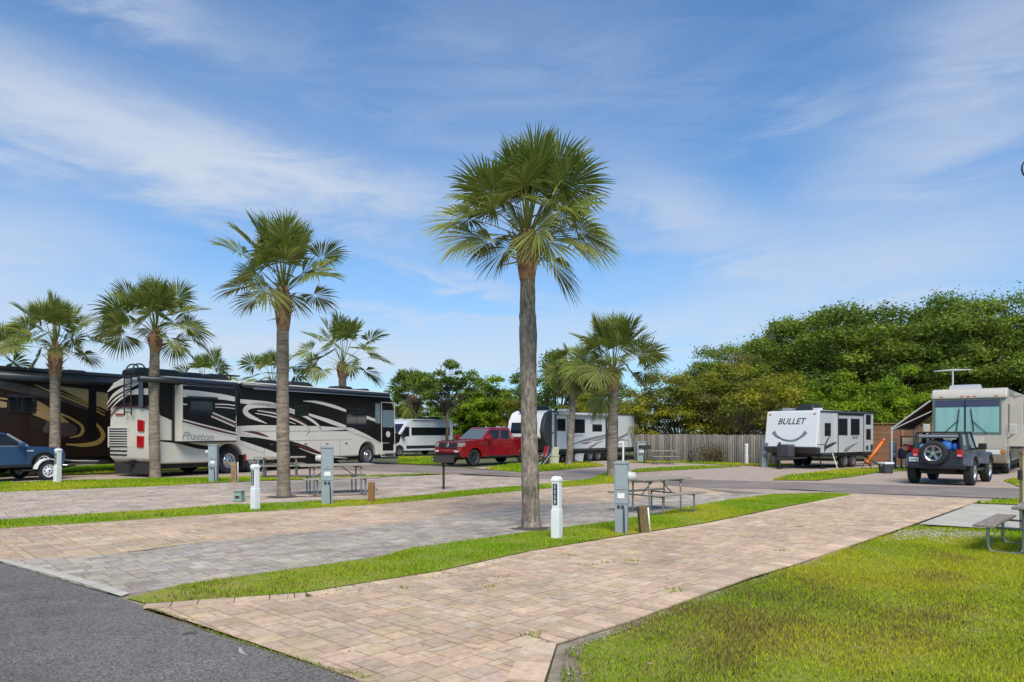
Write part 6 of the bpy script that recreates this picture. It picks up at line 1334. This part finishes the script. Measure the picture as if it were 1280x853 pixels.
def tote_b(r_, m):
    mb = MB(); mb.frustum((-.24, .24, -.2, .2), (-.28, .28, -.23, .23), 0, .42); mb.build('body', m, r_, bevel=.02); mb = MB(); mb.box(-.30, .30, -.25, .25, .421, .47); mb.build('lid', m, r_, bevel=.01)
clutter('storage_tub', 'tan storage tub on the grass left of the trailer steps', 'storage tub', 684, 37.8, tote_b, mat('tan_plastic', (.32, .26, .17), .6))
clutter('storage_tub', 'stack of pale cream storage tubs beside the trailer entry steps', 'storage tub', 691, 37.6, lambda r_, m: (tote_b(r_, m), (lambda q: (setattr(q, 'location', (0, 0, .475))))(r_.children[0].copy() and (lambda c: (COL.objects.link(c), setattr(c, 'parent', r_), c)[2])(r_.children[0].copy()))), mat('cream_plastic', (.55, .55, .40), .6))
clutter('storage_tub', 'white low tub under the side of the white and charcoal trailer', 'storage tub', 722, 40.6, tote_b, mat('pale_plastic', (.6, .6, .58), .6))
mb = MB(); c = AT(779, 42.2); mb.box(-.05, .05, -.03, .03, 0, 1.05); mb.box(-.25, .05, -.03, .03, 1.051, 1.15); rt_ = mb.build('water_standpipe', m_wht); rt_.location = c; tag(rt_, 'white pipe stand upright by the trailer tail and fence', 'pipe stand')
def bike_b(r_, m):
    for s_ in (-.5, .5):
        mb = MB(); mb.tube([(s_ + .3 * math.cos(a), 0, .31 + .3 * math.sin(a)) for a in np.linspace(0, 6.283, 21)], .022, 6); mb.build('wheel', m_rub, r_)
    mb = MB(); mb.tube([(-.5, 0, .31), (-.15, 0, .72), (.35, 0, .75), (.5, 0, .31)], .02, 6); mb.tube([(-.15, 0, .72), (-.02, 0, .3), (.35, 0, .75)], .02, 6); mb.tube([(-.5, 0, .31), (-.02, 0, .3)], .016, 6); mb.build('frame', m, r_)
    mb = MB(); mb.tube([(.35, 0, .75), (.33, 0, .98), (.33, -.25, 1.0)], .016, 6); mb.tube([(.33, 0, .98), (.33, .25, 1.0)], .016, 6); mb.build('handlebar', m_black, r_); mb = MB(); mb.box(-.28, -.05, -.06, .06, .84, .89); mb.cyl((-.16, 0, .72), (-.16, 0, .84), .015); mb.build('saddle', m_black, r_)
clutter('bicycle', 'dark bicycle leaning at the tail of the white and charcoal trailer', 'bicycle', 772, 42.4, bike_b, m_under)
# ------------------------------------------------------------------ white camper van and the pale trailer behind it
m_van = mat('van_white', (.66, .67, .68), .25, coat=.7, var=.03)
a1 = R(45); bd = Vector((math.sin(a1), math.cos(a1), 0)); fwd = -bd; lf = Vector((-fwd.y, fwd.x, 0)); Lv, Wv, Hv = 5.9, 2.0, 2.62
rv = AT(566, 54.0); ct = rv + fwd * Lv / 2 - lf * Wv / 2; root = thing('camper_van', 'white camper van with dark side windows parked behind the red pickup', 'camper van', ct, math.atan2(fwd.y, fwd.x)); SY = Wv / 2; RX = -Lv / 2; FX = Lv / 2
mb = MB(); wf, wr_ = FX - 1.0, RX + 1.15
mb.prism([(RX, .45), (wr_ - .45, .42)] + arc(wr_, .35, .42, 180, 0, 10) + [(wf - .45, .36)] + arc(wf, .35, .42, 180, 0, 10) + [(FX - .08, .38), (FX, .75), (FX - .06, 1.05), (FX - .85, 1.40), (FX - 1.55, 2.25), (FX - 2.0, Hv), (RX + .12, Hv), (RX, Hv - .3)], 'y', -SY, SY); mb.build('body', m_van, root, bevel=.08, seg=3, angle=45)
win(root, [(RX + .30, 1.45), (FX - 2.05, 1.45), (FX - 2.05, 2.02), (RX + .30, 2.02)], 1, SY, 1, None); win(root, [(FX - 1.85, 1.38), (FX - 1.05, 1.38), (FX - 1.55, 2.05), (FX - 1.85, 2.05)], 1, SY, 1, None, 'door_window')
mb = MB(); mb.add([(FX - .84, -.85, 1.44), (FX - .84, .85, 1.44), (FX - 1.52, .78, 2.27), (FX - 1.52, -.78, 2.27), (FX - .9, -.85, 1.40), (FX - .9, .85, 1.40), (FX - 1.58, .78, 2.23), (FX - 1.58, -.78, 2.23)], [(0, 1, 2, 3), (7, 6, 5, 4), (0, 4, 5, 1), (1, 5, 6, 2), (2, 6, 7, 3), (3, 7, 4, 0)]); mb.build('windscreen', m_glass, root)
mb = MB(); mb.box(wr_ + .5, wf - .6, SY - .01, SY + .025, .52, .72); mb.build('side_trim', m_black, root); mb = MB(); mb.box(FX - .05, FX + .05, -.9, .9, .40, .62); mb.build('bumper', m_black, root)
for s_ in (-1, 1):
    mb = MB(); mb.box(FX - 1.35, FX - 1.15, s_ * (SY + .12) - .10, s_ * (SY + .12) + .10, 1.30, 1.62); mb.build('mirror', m_black, root)
    for x_ in (wf, wr_): wheel(root, x_, s_ * (SY - .13), .35, .22, s_, m_mgrey, 5, .6)
mb = MB(); mb.box(RX + 1.5, RX + 3.2, SY - .2, SY + .02, Hv + .001, Hv + .14); mb.build('roof_box', m_black, root); mb = MB(); mb.tube([(RX + .4, SY + .04, Hv - .05), (FX - 2.1, SY + .04, Hv - .05)], .05, 8); mb.build('awning', m_lgrey, root); aircon(root, RX + 1.0, 0, Hv - .01, .8, .7, .2)
mb = MB(); [mb.box(RX + .4 + k * .5, RX + .48 + k * .5, SY - .005, SY + .02, .8, .98) for k in range(3)]; mb.build('side_vent', m_mgrey, root)
root = thing('trailer', 'pale box trailer glimpsed between the black motorhome front and the white van', 'trailer', AT(502, 62), R(20))
mb = MB(); mb.box(-2.2, 1.5, -1.2, 1.2, .6, 2.75); mb.build('body', m_wht, root, bevel=.08, seg=3); mb = MB(); mb.box(-.8, .2, -1.215, -1.201, 1.6, 2.2); mb.build('window', m_glass, root)
for s_ in (-1, 1): wheel(root, -.3, s_ * 1.1, .36, .22, s_, m_mgrey, 5, .56)
# ------------------------------------------------------------------ dark off-road car with the spare wheel, seen from behind
m_jp = mat('dark_blue_black_paint', (0.022, 0.027, 0.036), 0.25, coat=.8, var=.05); m_fl = mat('fender_grey', (.06, .072, .09), .4); m_soft = mat('soft_top', (.03, .032, .033), .85)
hd = R(43); fwd = Vector((math.sin(hd), math.cos(hd), 0)); lf = Vector((-fwd.y, fwd.x, 0)); TK = .80
rwr = AT(1213.0, 22.9); ax_c = rwr + lf * (TK + .0) ; root = thing('off_road_car', 'dark open backed off-road car with spare wheel, loaded with blue bags', 'off-road car', ax_c, math.atan2(fwd.y, fwd.x))
RX = -.55; WBj = 2.45
for s_ in (-1, 1):
    wheel(root, 0, s_ * TK, .40, .27, s_, m_alloy, 5, .58); wheel(root, WBj, s_ * TK, .40, .27, s_, m_alloy, 5, .58)
mb = MB(); mb.prism([(RX, .58), (-.46, .55)] + arc(0, .42, .50, 165, 15, 10) + [(.5, .52), (WBj - .52, .52)] + arc(WBj, .42, .50, 170, 10, 10) + [(WBj + .55, .60), (WBj + .58, 1.08), (1.55, 1.14), (1.50, 1.10), (RX, 1.10)], 'y', -.70, .70); mb.build('body', m_jp, root, bevel=.04, seg=2)
mb = MB(); mb.box(-.3, WBj + .4, -.45, .45, .34, .6); mb.cyl((0, -.7, .40), (0, .7, .40), .07); mb.cyl((WBj, -.7, .40), (WBj, .7, .40), .07); mb.tube([(RX, .45, .42), (RX + .5, .4, .45)], .05, 8); mb.build('chassis', m_under, root)
for s_ in (-1, 1):
    for xw in (0, WBj):
        o_ = arc(xw, .42, .60, 160, 20, 14); i_ = arc(xw, .42, .52, 20, 160, 14); mb = MB(); mb.prism(o_ + i_, 'y', s_ * .66, s_ * .95); mb.build('wheel_arch', m_fl, root, bevel=.02)
    mb = MB(); mb.box(RX - .06, RX + .05, s_ * .62 - .09, s_ * .62 + .09, .90, 1.14); tl = mb.build('tail_light', m_red, root, bevel=.01); mb = MB(); mb.box(RX - .075, RX - .061, s_ * .62 - .06, s_ * .62 + .06, .925, .985); mb.build('reverse_lens', mat('lens_pink', (.65, .35, .33), .3), tl)
    # roof frame and door
    mb = MB(); mb.tube([(RX + .03, s_ * .66, 1.08), (RX + .12, s_ * .60, 1.66)], .06, 8); mb.build('rear_pillar', m_soft, root)
    mb = MB(); mb.tube([(1.50, s_ * .68, 1.10), (1.12, s_ * .60, 1.66)], .04, 8); mb.build('windscreen_pillar', m_jp, root)
    mb = MB(); mb.tube([(.38, s_ * .67, 1.08), (.40, s_ * .60, 1.66)], .055, 8); mb.build('middle_pillar', m_soft, root)
    mb = MB(); mb.add([(.48, s_ * .69, 1.12), (1.42, s_ * .69, 1.12), (1.10, s_ * .61, 1.62), (.48, s_ * .61, 1.62)], [(0, 1, 2, 3), (3, 2, 1, 0)]); mb.v += [(x, y - s_ * .012, z) for x, y, z in mb.v[:4]]; mb.f += [(7, 6, 5, 4), (0, 4, 5, 1), (1, 5, 6, 2), (2, 6, 7, 3), (3, 7, 4, 0)]; mb.f.remove((3, 2, 1, 0)); mb.mi = [0] * len(mb.f); mb.build('door_window', m_glass, root)
    mb = MB(); mb.add([(RX + .12, s_ * .665, 1.12), (.32, s_ * .675, 1.12), (.34, s_ * .61, 1.62), (RX + .2, s_ * .61, 1.62), (RX + .12, s_ * .65, 1.12), (.32, s_ * .66, 1.12), (.34, s_ * .595, 1.62), (RX + .2, s_ * .595, 1.62)], [(0, 1, 2, 3), (7, 6, 5, 4), (0, 4, 5, 1), (1, 5, 6, 2), (2, 6, 7, 3), (3, 7, 4, 0)])
    if s_ < 0: mb.build('side_curtain', mat('plastic_window', (.12, .13, .14), .15, spec=.8), root)
    mb = MB(); mb.box(1.25, 1.42, s_ * .90 - .11, s_ * .90 + .11, 1.12, 1.32); mb.tube([(1.36, s_ * .70, 1.14), (1.34, s_ * .85, 1.18)], .03, 6); mb.build('mirror', m_black, root, bevel=.03)
    mb = MB(); mb.box(.52, 1.38, s_ * .705 - .012, s_ * .705 + .012, .60, 1.09); mb.build('door', m_jp, root, bevel=.01); mb = MB(); mb.tube([(.5, s_ * .80, .46), (WBj - .5, s_ * .80, .46)], .05, 8); mb.build('side_step', m_black, root)
mb = MB(); mb.box(RX + .08, 1.15, -.64, .64, 1.655, 1.71); mb.build('soft_top', m_soft, root, bevel=.03)
mb = MB(); mb.tube([(RX + .10, -.56, 1.55), (RX + .10, .56, 1.55)], .055, 8); mb.build('rolled_flap', mat('rolled_clear_vinyl', (.22, .24, .25), .3), root)
mb = MB(); mb.tube([(.30, -.55, 1.0), (.28, -.52, 1.58), (.28, .52, 1.58), (.30, .55, 1.0)], .04, 8); mb.build('roll_bar', m_soft, root)
mb = MB(); mb.add([(1.48, -.62, 1.12), (1.48, .62, 1.12), (1.14, .56, 1.64), (1.14, -.56, 1.64), (1.465, -.62, 1.12), (1.465, .62, 1.12), (1.125, .56, 1.64), (1.125, -.56, 1.64)], [(0, 1, 2, 3), (7, 6, 5, 4), (0, 4, 5, 1), (1, 5, 6, 2), (2, 6, 7, 3), (3, 7, 4, 0)])
gl = bpy.data.materials.new('clear_glass'); gl.use_nodes = True; gl.node_tree.nodes['Principled BSDF'].inputs['Transmission Weight'].default_value = 1; gl.node_tree.nodes['Principled BSDF'].inputs['Roughness'].default_value = .02; gl.node_tree.nodes['Principled BSDF'].inputs['IOR'].default_value = 1.02
mb.build('windscreen', gl, root)
for s_ in (-1, 1): mb = MB(); mb.box(.75, .95, s_ * .33 - .20, s_ * .33 + .20, 1.0, 1.45); mb.box(.78, .90, s_ * .33 - .10, s_ * .33 + .10, 1.45, 1.60); mb.build('seat_back', m_soft, root, bevel=.04)
mb = MB(); mb.box(RX - .16, RX - .01, -.80, .80, .52, .68); mb.build('rear_bumper', m_black, root, bevel=.03)
mb = MB(); mb.box(RX - .02, RX - .001, -.60, .60, .62, 1.09); mb.build('tailgate', m_jp, root, bevel=.008)
mb = MB(); mb.box(RX - .09, RX - .061, .52, .80, .74, .88); pl = mb.build('number_plate', mat('plate_white', (.6, .62, .6), .4), root); mb = MB(); mb.box(RX - .097, RX - .0905, .56, .76, .79, .835); mb.build('plate_figures', mat('plate_green', (.2, .3, .24), .5), pl)
sp_ = wheel(root, 0, 0, .39, .24, -1, m_alloy, 5, .62, name='spare_wheel', z=0)
for o_ in [sp_]: o_.location = (RX - .17, .07, 1.02); o_.rotation_euler = (0, 0, R(-90))
def lump(nm, label, cat, local, size, m, seed, lid=None):
    "a soft bag: a rounded, slightly uneven box"
    rnd = random.Random(seed); mb = MB(); n, k = 14, 8; vs = []
    for i in range(k + 1):
        ph = -math.pi / 2 + math.pi * i / k
        for j in range(n):
            th = 6.283 * j / n; f = lambda v, e: math.copysign(abs(v) ** e, v)
            q = 1 + rnd.uniform(-.05, .05); vs.append((size[0] * f(math.cos(ph), .6) * f(math.cos(th), .6) * q, size[1] * f(math.cos(ph), .6) * f(math.sin(th), .6) * q, size[2] * (f(math.sin(ph), .7) * q + 1)))
    mb.add(vs, [(i * n + j, i * n + (j + 1) % n, (i + 1) * n + (j + 1) % n, (i + 1) * n + j) for i in range(k) for j in range(n)])
    w_ = ax_c + fwd * local[0] + lf * local[1] + Vector((0, 0, local[2])); rt = thing(nm, label, cat, w_, math.atan2(fwd.y, fwd.x)); mb.build('body', m, rt, smooth=True)
    mb = MB(); mb.tube([(0, -size[1] * .5, size[2] * 1.9), (0, -size[1] * .3, size[2] * 2.2), (0, size[1] * .3, size[2] * 2.2), (0, size[1] * .5, size[2] * 1.9)], .012, 6); mb.build('handle', m_dk, rt); return rt
m_bb = mat('blue_bag', (.03, .14, .50), .6); m_lb = mat('light_blue_bag', (.12, .30, .55), .6)
lump('bag', 'light blue bag at the left end of the dark car load space', 'bag', (-.28, .40, 1.09), (.17, .19, .11), m_lb, 1)
lump('bag', 'bright blue bag right of the spare wheel top in the car load space', 'bag', (-.25, -.20, 1.09), (.18, .16, .17), mat('mid_blue_bag', (.05, .22, .60), .6), 2)
lump('bag', 'deep blue bag at the right end of the dark car load space', 'bag', (-.25, -.44, 1.09), (.15, .09, .13), m_bb, 3)
lump('bag', 'dark red bag peeping over the spare wheel', 'bag', (-.05, .06, 1.09), (.15, .14, .22), mat('red_bag', (.10, .02, .02), .6), 4)
lump('bag', 'pale grey bundle beside the light blue bag in the car', 'bag', (.08, .28, 1.09), (.15, .12, .18), mat('grey_bundle', (.4, .4, .37), .8), 5)
# ------------------------------------------------------------------ beige motorhome, nose towards us
m_bei = mat('beige_paint', (.40, .36, .295), .35, coat=.4, var=.05); m_beil = mat('pale_beige', (.47, .44, .38), .4, var=.04); m_taup = mat('taupe_lower', (.27, .22, .165), .3, .2, coat=.5)
hd2 = R(40); back = Vector((math.sin(hd2), math.cos(hd2), 0)); fwd = -back; lf = Vector((-fwd.y, fwd.x, 0)); Wb, Lb, Hb = 2.58, 10.5, 3.42
P0 = Vector((17.5, 30.0, 0)); fc = P0 + Vector((math.cos(hd2), -math.sin(hd2), 0)) * Wb / 2; ct = fc + back * Lb / 2; root = thing('motorhome', 'older beige motorhome facing us with sunshades in its big windscreen', 'motorhome', ct, math.atan2(fwd.y, fwd.x)); fB = Frame(ct, math.atan2(fwd.y, fwd.x))
FX = Lb / 2; Z9 = lambda x, y: (1160 + x / 10.03, 455 + y / 10.03); nb = lambda pts: [fB.on(0, FX, *Z9(*p)) for p in pts]
XWb = FX - 1.3
mb = MB(); mb.prism([(-FX, .6), (XWb - .62, .5)] + arc(XWb, .48, .60, 178, 2, 10) + [(XWb + .62, .45), (FX - .05, .45), (FX + .08, .60), (FX + .10, 1.2), (FX + .02, 1.62), (FX - .06, Hb - .42), (FX - .22, Hb - .05), (FX - .5, Hb), (-FX, Hb)], 'y', -Wb / 2, Wb / 2); mb.build('body', m_bei, root, bevel=.10, seg=3, angle=55)
a = nb([(60, 835), (925, 845), (935, 470), (75, 465)]); yL, yR = a[0][0], a[1][0]; zb, zt = 1.66, a[3][1]
yL, yR = max(yL, yR) - .06, min(yL, yR) + .08
mb = MB(); mb.prism([(yL, zb), (yR, zb), (yR, zt), (yL, zt)], 'x', FX - .07, FX + .035); ws = mb.build('windscreen', mat('sunshade_teal', (.22, .42, .40), .25, var=.12, vscale=2, coat=.6, stretch=(1, 3, .3)), root, bevel=.03)
mb = MB(); mb.prism([(yL - .02, zt - .28), (yR + .02, zt - .28), (yR + .02, zt - .01), (yL - .02, zt - .01)], 'x', FX + .02, FX + .042); mb.build('tint_band', mat('tint_band', (.05, .055, .11), .15), ws)
ym = (yL + yR) / 2 - .05; mb = MB(); mb.box(FX, FX + .05, ym - .03, ym + .03, zb, zt); mb.build('centre_bar', m_black, ws)
mb = MB(); t = .05
for q in ((yR - t, yL + t, zb - t, zb), (yR - t, yL + t, zt, zt + .03), (yL, yL + t, zb, zt), (yR - t, yR, zb, zt)): mb.box(FX - .05, FX + .05, *q)
mb.build('windscreen_frame', mat('rubber_green_grey', (.12, .16, .14), .5), ws)
for s_ in (-1, 1): mb = MB(); mb.tube([(FX + .07, ym + s_ * .75, zb - .02), (FX + .06, ym + s_ * .32, zb + .42), (FX + .06, ym + s_ * .22, zb + .50)], .014, 5); mb.tube([(FX + .06, ym + s_ * .30, zb + .06), (FX + .06, ym + s_ * .20, zt - .35)], .018, 5); mb.build('wiper', m_black, root)
mb = MB(); mb.prism([(FX - .30, Hb - .40), (FX + .05, Hb - .38), (FX + .02, Hb - .16), (FX - .14, Hb + .02), (FX - .5, Hb + .05), (FX - .5, Hb - .3)], 'y', -Wb / 2 - .02, Wb / 2 + .02); mb.build('brow', m_beil, root, bevel=.06, seg=3)
for y_ in (-.95, -.22, 0, .22, .95): mb = MB(); mb.box(FX + .0, FX + .055, y_ - .06, y_ + .06, Hb - .30, Hb - .265); mb.build('clearance_lamp', m_amber, root)
mb = MB(); mb.prism([(FX - .3, .44), (FX + .12, .46), (FX + .16, .62), (FX + .14, 1.02), (FX - .3, 1.04)], 'y', -Wb / 2 - .02, Wb / 2 + .02); mb.build('lower_nose', m_taup, root, bevel=.05)
for s_ in (-1, 1):
    mb = MB(); mb.box(FX + .10, FX + .165, s_ * .86 - .26, s_ * .86 + .26, .80, .98); hl = mb.build('headlight', m_clear, root, bevel=.02); mb = MB(); mb.box(FX + .09, FX + .17, s_ * 1.18 - .10, s_ * 1.18 + .06, .86, .97); mb.build('indicator', m_amber, root)
    mb = MB(); mb.box(FX - .10, FX + .10, s_ * (Wb / 2 + .20) - .13, s_ * (Wb / 2 + .20) + .13, 1.58, 2.02); mb.build('mirror', m_beil, root, bevel=.04); mb = MB(); mb.tube([(FX - .1, s_ * (Wb / 2 - .05), 1.38), (FX, s_ * (Wb / 2 + .2), 1.58)], .03, 6); mb.build('mirror_arm', m_beil, root)
    wheel(root, XWb, s_ * (Wb / 2 - .17), .46, .27, s_, m_alloy, 'holes', .56); wheel(root, -FX + 2.8, s_ * (Wb / 2 - .17), .46, .27, s_, m_alloy, 'holes', .56)
mb = MB(); mb.box(FX + .10, FX + .13, -.55, .55, 1.08, 1.5); mb.build('hood_panel', m_beil, root, bevel=.02)
SYb = Wb / 2      # its left side shows at the right of the photo
mb = MB(); mb.box(FX - 5.5, FX - 1.25, SYb - .02, SYb + .42, 1.10, Hb - .32); sl = mb.build('slide_out', m_beil, root, bevel=.02); win(sl, rect(FX - 3.6, FX - 1.6, 2.0, 2.9, .12), 1, SYb + .42, 1, m_black)
mb = MB(); mb.tube([(FX - 5.5, SYb + .2, Hb - .2), (FX - 1.2, SYb + .2, Hb - .2)], .08, 8); mb.build('slide_awning', m_beil, sl); mb = MB(); mb.box(FX - 5.5, FX - 1.25, SYb, SYb + .40, 1.02, 1.099); mb.build('slide_underside', m_black, sl)
win(root, rect(FX - 1.12, FX - .55, 1.75, 2.75, .08), 1, SYb, 1, m_black)
mb = MB(); mb.box(-FX, XWb - .7, SYb - .01, SYb + .02, .60, 1.0); mb.build('lower_side', m_taup, root); mb = MB(); mb.box(-FX + .2, FX - .3, -SYb + .1, SYb - .1, .3, .6); mb.build('chassis', m_under, root)
mb = MB(); mb.prism([(FX - 1.7, Hb - .01), (FX - .8, Hb - .01), (FX - .95, Hb + .18), (FX - 1.2, Hb + .26), (FX - 1.5, Hb + .22)], 'y', -.85, .30); mb.build('roof_unit', mat('roof_grey', (.36, .37, .38), .5), root, bevel=.08, seg=3)
xa = FX - 2.0; ya = fB.on(0, xa, 1191, 475)[0]; zt_ = fB.on(0, xa, 1191, 462)[1]; zh = fB.on(0, xa, 1191, 464)[1]
mb = MB(); mb.cyl((xa, ya, Hb), (xa, ya, zh), .035, n=8); mb.build('antenna_mast', mat('antenna_white', (.5, .5, .48), .5), root); mb = MB(); mb.tube([(xa, ya - .72, zh + .02), (xa, ya, zh + .04), (xa, ya + .72, zh + .02)], [.018, .045, .018], 8); mb.build('antenna', MATS['antenna_white'], root)
# its awning, on the far side (left in the photo)
rq = thing('awning', 'awning sloping down to a white pole beside the beige motorhome', 'awning', ct, math.atan2(fwd.y, fwd.x)); m_awn = mat('awning_fabric', (.10, .055, .035), .8, var=.15)
zA = Hb - .42; PW = AT(1115, 31.0); pl_ = fB.loc_of(PW); zP = ZAT(536, 31.0); y_out = pl_.y; xn = pl_.x; xf = xn - 4.2
mb = MB(); mb.add([(xn, -SYb - .12, zA), (xf, -SYb - .12, zA), (xf, y_out, zP), (xn, y_out, zP), (xn, -SYb - .12, zA - .02), (xf, -SYb - .12, zA - .02), (xf, y_out, zP - .02), (xn, y_out, zP - .02)], [(0, 1, 2, 3), (7, 6, 5, 4), (0, 4, 5, 1), (1, 5, 6, 2), (2, 6, 7, 3), (3, 7, 4, 0)]); mb.build('canopy', m_awn, rq)
for xx, nm in ((xn + .05, 1), (xf - .05, 2)):
    mb = MB(); mb.tube([(xx, y_out, zP), (xx, y_out, 0)], .03, 8); mb.box(xx - .06, xx + .06, y_out - .06, y_out + .06, 0, .04); mb.build('pole', MATS['antenna_white'], rq)
    mb = MB(); mb.tube([(xx, y_out, zP), (xx, -SYb - .05, zA)], .032, 8); mb.tube([(xx, y_out, zP - .05), (xx, -SYb - .02, zA - .45)], .022, 8); mb.build('arm', MATS['antenna_white'], rq)
mb = MB(); mb.tube([(xf, y_out, zP + .0), (xn, y_out, zP + .0)], .055, 8); mb.build('roller', MATS['antenna_white'], rq)
# ------------------------------------------------------------------ small things on that site
root = thing('cooler', 'grey cooler with a white lid on the pavers beside the awning pole', 'cooler', AT(1107.5, 29.6), R(15)); mb = MB(); mb.frustum((-.20, .20, -.17, .17), (-.22, .22, -.19, .19), 0, .37); mb.build('body', mat('cooler_dark', (.04, .045, .05), .5), root, bevel=.02); mb = MB(); mb.box(-.235, .235, -.20, .20, .371, .45); mb.build('lid', m_white, root, bevel=.02); mb = MB(); mb.tube([(-.23, 0, .28), (-.25, 0, .40), (.25, 0, .40), (.23, 0, .28)], .012, 6); mb.build('handle', m_white, root)
a, b = AT(1084, 32.5), AT(1108, 32.5); root = thing('orange_tube', 'long orange tube leaning up at an angle against the brown fence', 'orange tube', a); m_or = mat('orange_plastic', (.75, .17, .03), .45)
e_ = Vector((b.x - a.x, .25, ZAT(551, 32.5))); s0 = Vector((0, 0, ZAT(578, 32.5))); mb = MB(); mb.tube([s0, s0.lerp(e_, .5), e_], .07, 12); mb.build('tube', m_or, root, smooth=True)
for q, nm in ((s0, 0), (e_, 1)): mb = MB(); dq = (e_ - s0).normalized() * .05; mb.cyl(q - dq, q + dq, .098, n=12); mb.build('end_ring', mat('orange_dark', (.50, .10, .02), .5), root)
mb = MB(); [mb.tube([s0 + Vector((x_, 0, .02)), Vector((x_ * 3, .1, 0))], .02, 6) for x_ in (-.08, .08)]; mb.build('stand', m_under, root)
mb = MB(); c = AT(1143, 34.8); hh_ = ZAT(548, 34.8); 
root = thing('window_panel', 'pale window with dark frame set against the brown fence behind the person', 'window', c, R(-10)); mb.box(-.55, .55, -.02, .02, .9, hh_); mb.build('pane', mat('pale_blind', (.32, .30, .22), .5), root); mb = MB(); mb.box(-.62, -.551, -.03, .03, 0, hh_ + .05); mb.box(.551, .62, -.03, .03, 0, hh_ + .05); mb.box(-.62, .62, -.03, .03, hh_ + .051, hh_ + .11); mb.build('frame', m_black, root)
root = thing('camp_chair', 'black high backed camp chair beside the bending person in red', 'camp chair', AT(1143.5, 33.4), R(200)); chair_b(root, mat('black_canvas', (.02, .02, .022), .8)); root.scale = (1.1, 1.1, 1.15)
# ------------------------------------------------------------------ person bending over
def skin_body(nm, joints, edges, m, parent, root_i=0, sub=2):
    me = bpy.data.meshes.new(nm); me.from_pydata([j[:3] for j in joints], edges, []); o = bpy.data.objects.new(nm, me); COL.objects.link(o); o.parent = parent; me.materials.append(m)
    o.modifiers.new('skin', 'SKIN'); bpy.context.view_layer.update()
    if not me.skin_vertices: 
        bm = bmesh.new(); bm.from_mesh(me); bm.verts.layers.skin.verify(); bm.to_mesh(me); bm.free()
    for i, j in enumerate(joints):
        me.skin_vertices[0].data[i].radius = (j[3], j[4] if len(j) > 4 else j[3]); me.skin_vertices[0].data[i].use_root = (i == root_i)
    s_ = o.modifiers.new('sub', 'SUBSURF'); s_.levels = sub; s_.render_levels = sub
    return o
root = thing('person', 'person in red shirt and dark shorts bending forward by the hook-up pedestal', 'person', AT(1126.5, 32.0), R(5))
m_skin = mat('skin', (.48, .28, .19), .55); sc_ = .97
J = [(0, 0, .84, .15, .15), (.10, 0, .98, .14, .15), (.30, 0, 1.00, .15, .17), (.43, 0, .96, .08, .08), (.53, 0, .88, .06), (.62, 0, .82, .095, .085), (.70, 0, .76, .06, .06),
     (.02, .10, .78, .10), (.04, .12, .46, .062), (-.02, .13, .10, .04), (.0, .13, .05, .04), (.14, .13, .03, .03), (.02, -.10, .78, .10), (.08, -.12, .46, .062), (.06, -.13, .10, .04), (.08, -.13, .05, .04), (.22, -.13, .03, .03),
     (.38, .20, .94, .06), (.42, .24, .66, .045), (.52, .20, .44, .032), (.38, -.20, .94, .06), (.44, -.24, .66, .045), (.54, -.20, .44, .032)]
Eg = [(0, 1), (1, 2), (2, 3), (3, 4), (4, 5), (5, 6), (0, 7), (7, 8), (8, 9), (9, 10), (10, 11), (0, 12), (12, 13), (13, 14), (14, 15), (15, 16), (2, 17), (17, 18), (18, 19), (2, 20), (20, 21), (21, 22)]
for s_, w0 in ((1, 19), (-1, 22)):
    b0 = J[w0]
    for k, (dx, dy, ln) in enumerate(((.02, -.03, .07), (.03, -.012, .09), (.03, .006, .095), (.03, .022, .085))):
        i = len(J); J.append((b0[0] + dx, b0[1] + dy, b0[2] - .05, .011)); J.append((b0[0] + dx + .015, b0[1] + dy, b0[2] - .05 - ln * .6, .009)); J.append((b0[0] + dx + .01, b0[1] + dy, b0[2] - .05 - ln, .008)); Eg += [(w0, i), (i, i + 1), (i + 1, i + 2)]
    i = len(J); J.append((b0[0] - .015, b0[1] - s_ * .03, b0[2] - .03, .012)); J.append((b0[0] - .01, b0[1] - s_ * .05, b0[2] - .07, .010)); Eg += [(w0, i), (i, i + 1)]
skin_body('body', J, Eg, m_skin, root)
skin_body('shirt', [(.10, 0, 1.0, .15, .17), (.22, 0, 1.01, .155, .18), (.36, 0, .99, .15, .18), (.42, 0, .97, .10, .10), (.38, .19, .95, .085), (.40, .23, .78, .07), (.38, -.19, .95, .085), (.41, -.23, .78, .07)], [(0, 1), (1, 2), (2, 3), (2, 4), (4, 5), (2, 6), (6, 7)], mat('red_shirt', (.40, .01, .03), .8), root)
skin_body('shorts', [(0, 0, .86, .175, .18), (.09, 0, .98, .155, .17), (.02, .10, .74, .125), (.04, .12, .50, .105), (.02, -.10, .74, .125), (.07, -.12, .50, .105)], [(0, 1), (0, 2), (2, 3), (0, 4), (4, 5)], mat('dark_shorts', (.025, .026, .05), .85), root)
skin_body('hair', [(.56, 0, .90, .07, .07), (.62, 0, .86, .085, .10), (.66, 0, .82, .07, .09)], [(0, 1), (1, 2)], mat('hair_brown', (.05, .03, .02), .7), root)
for sx, y_ in ((.0, .13), (.08, -.13)): mb = MB(); mb.box(sx - .07, sx + .19, y_ - .045, y_ + .045, 0, .075); mb.build('shoe', m_black, root, bevel=.03)
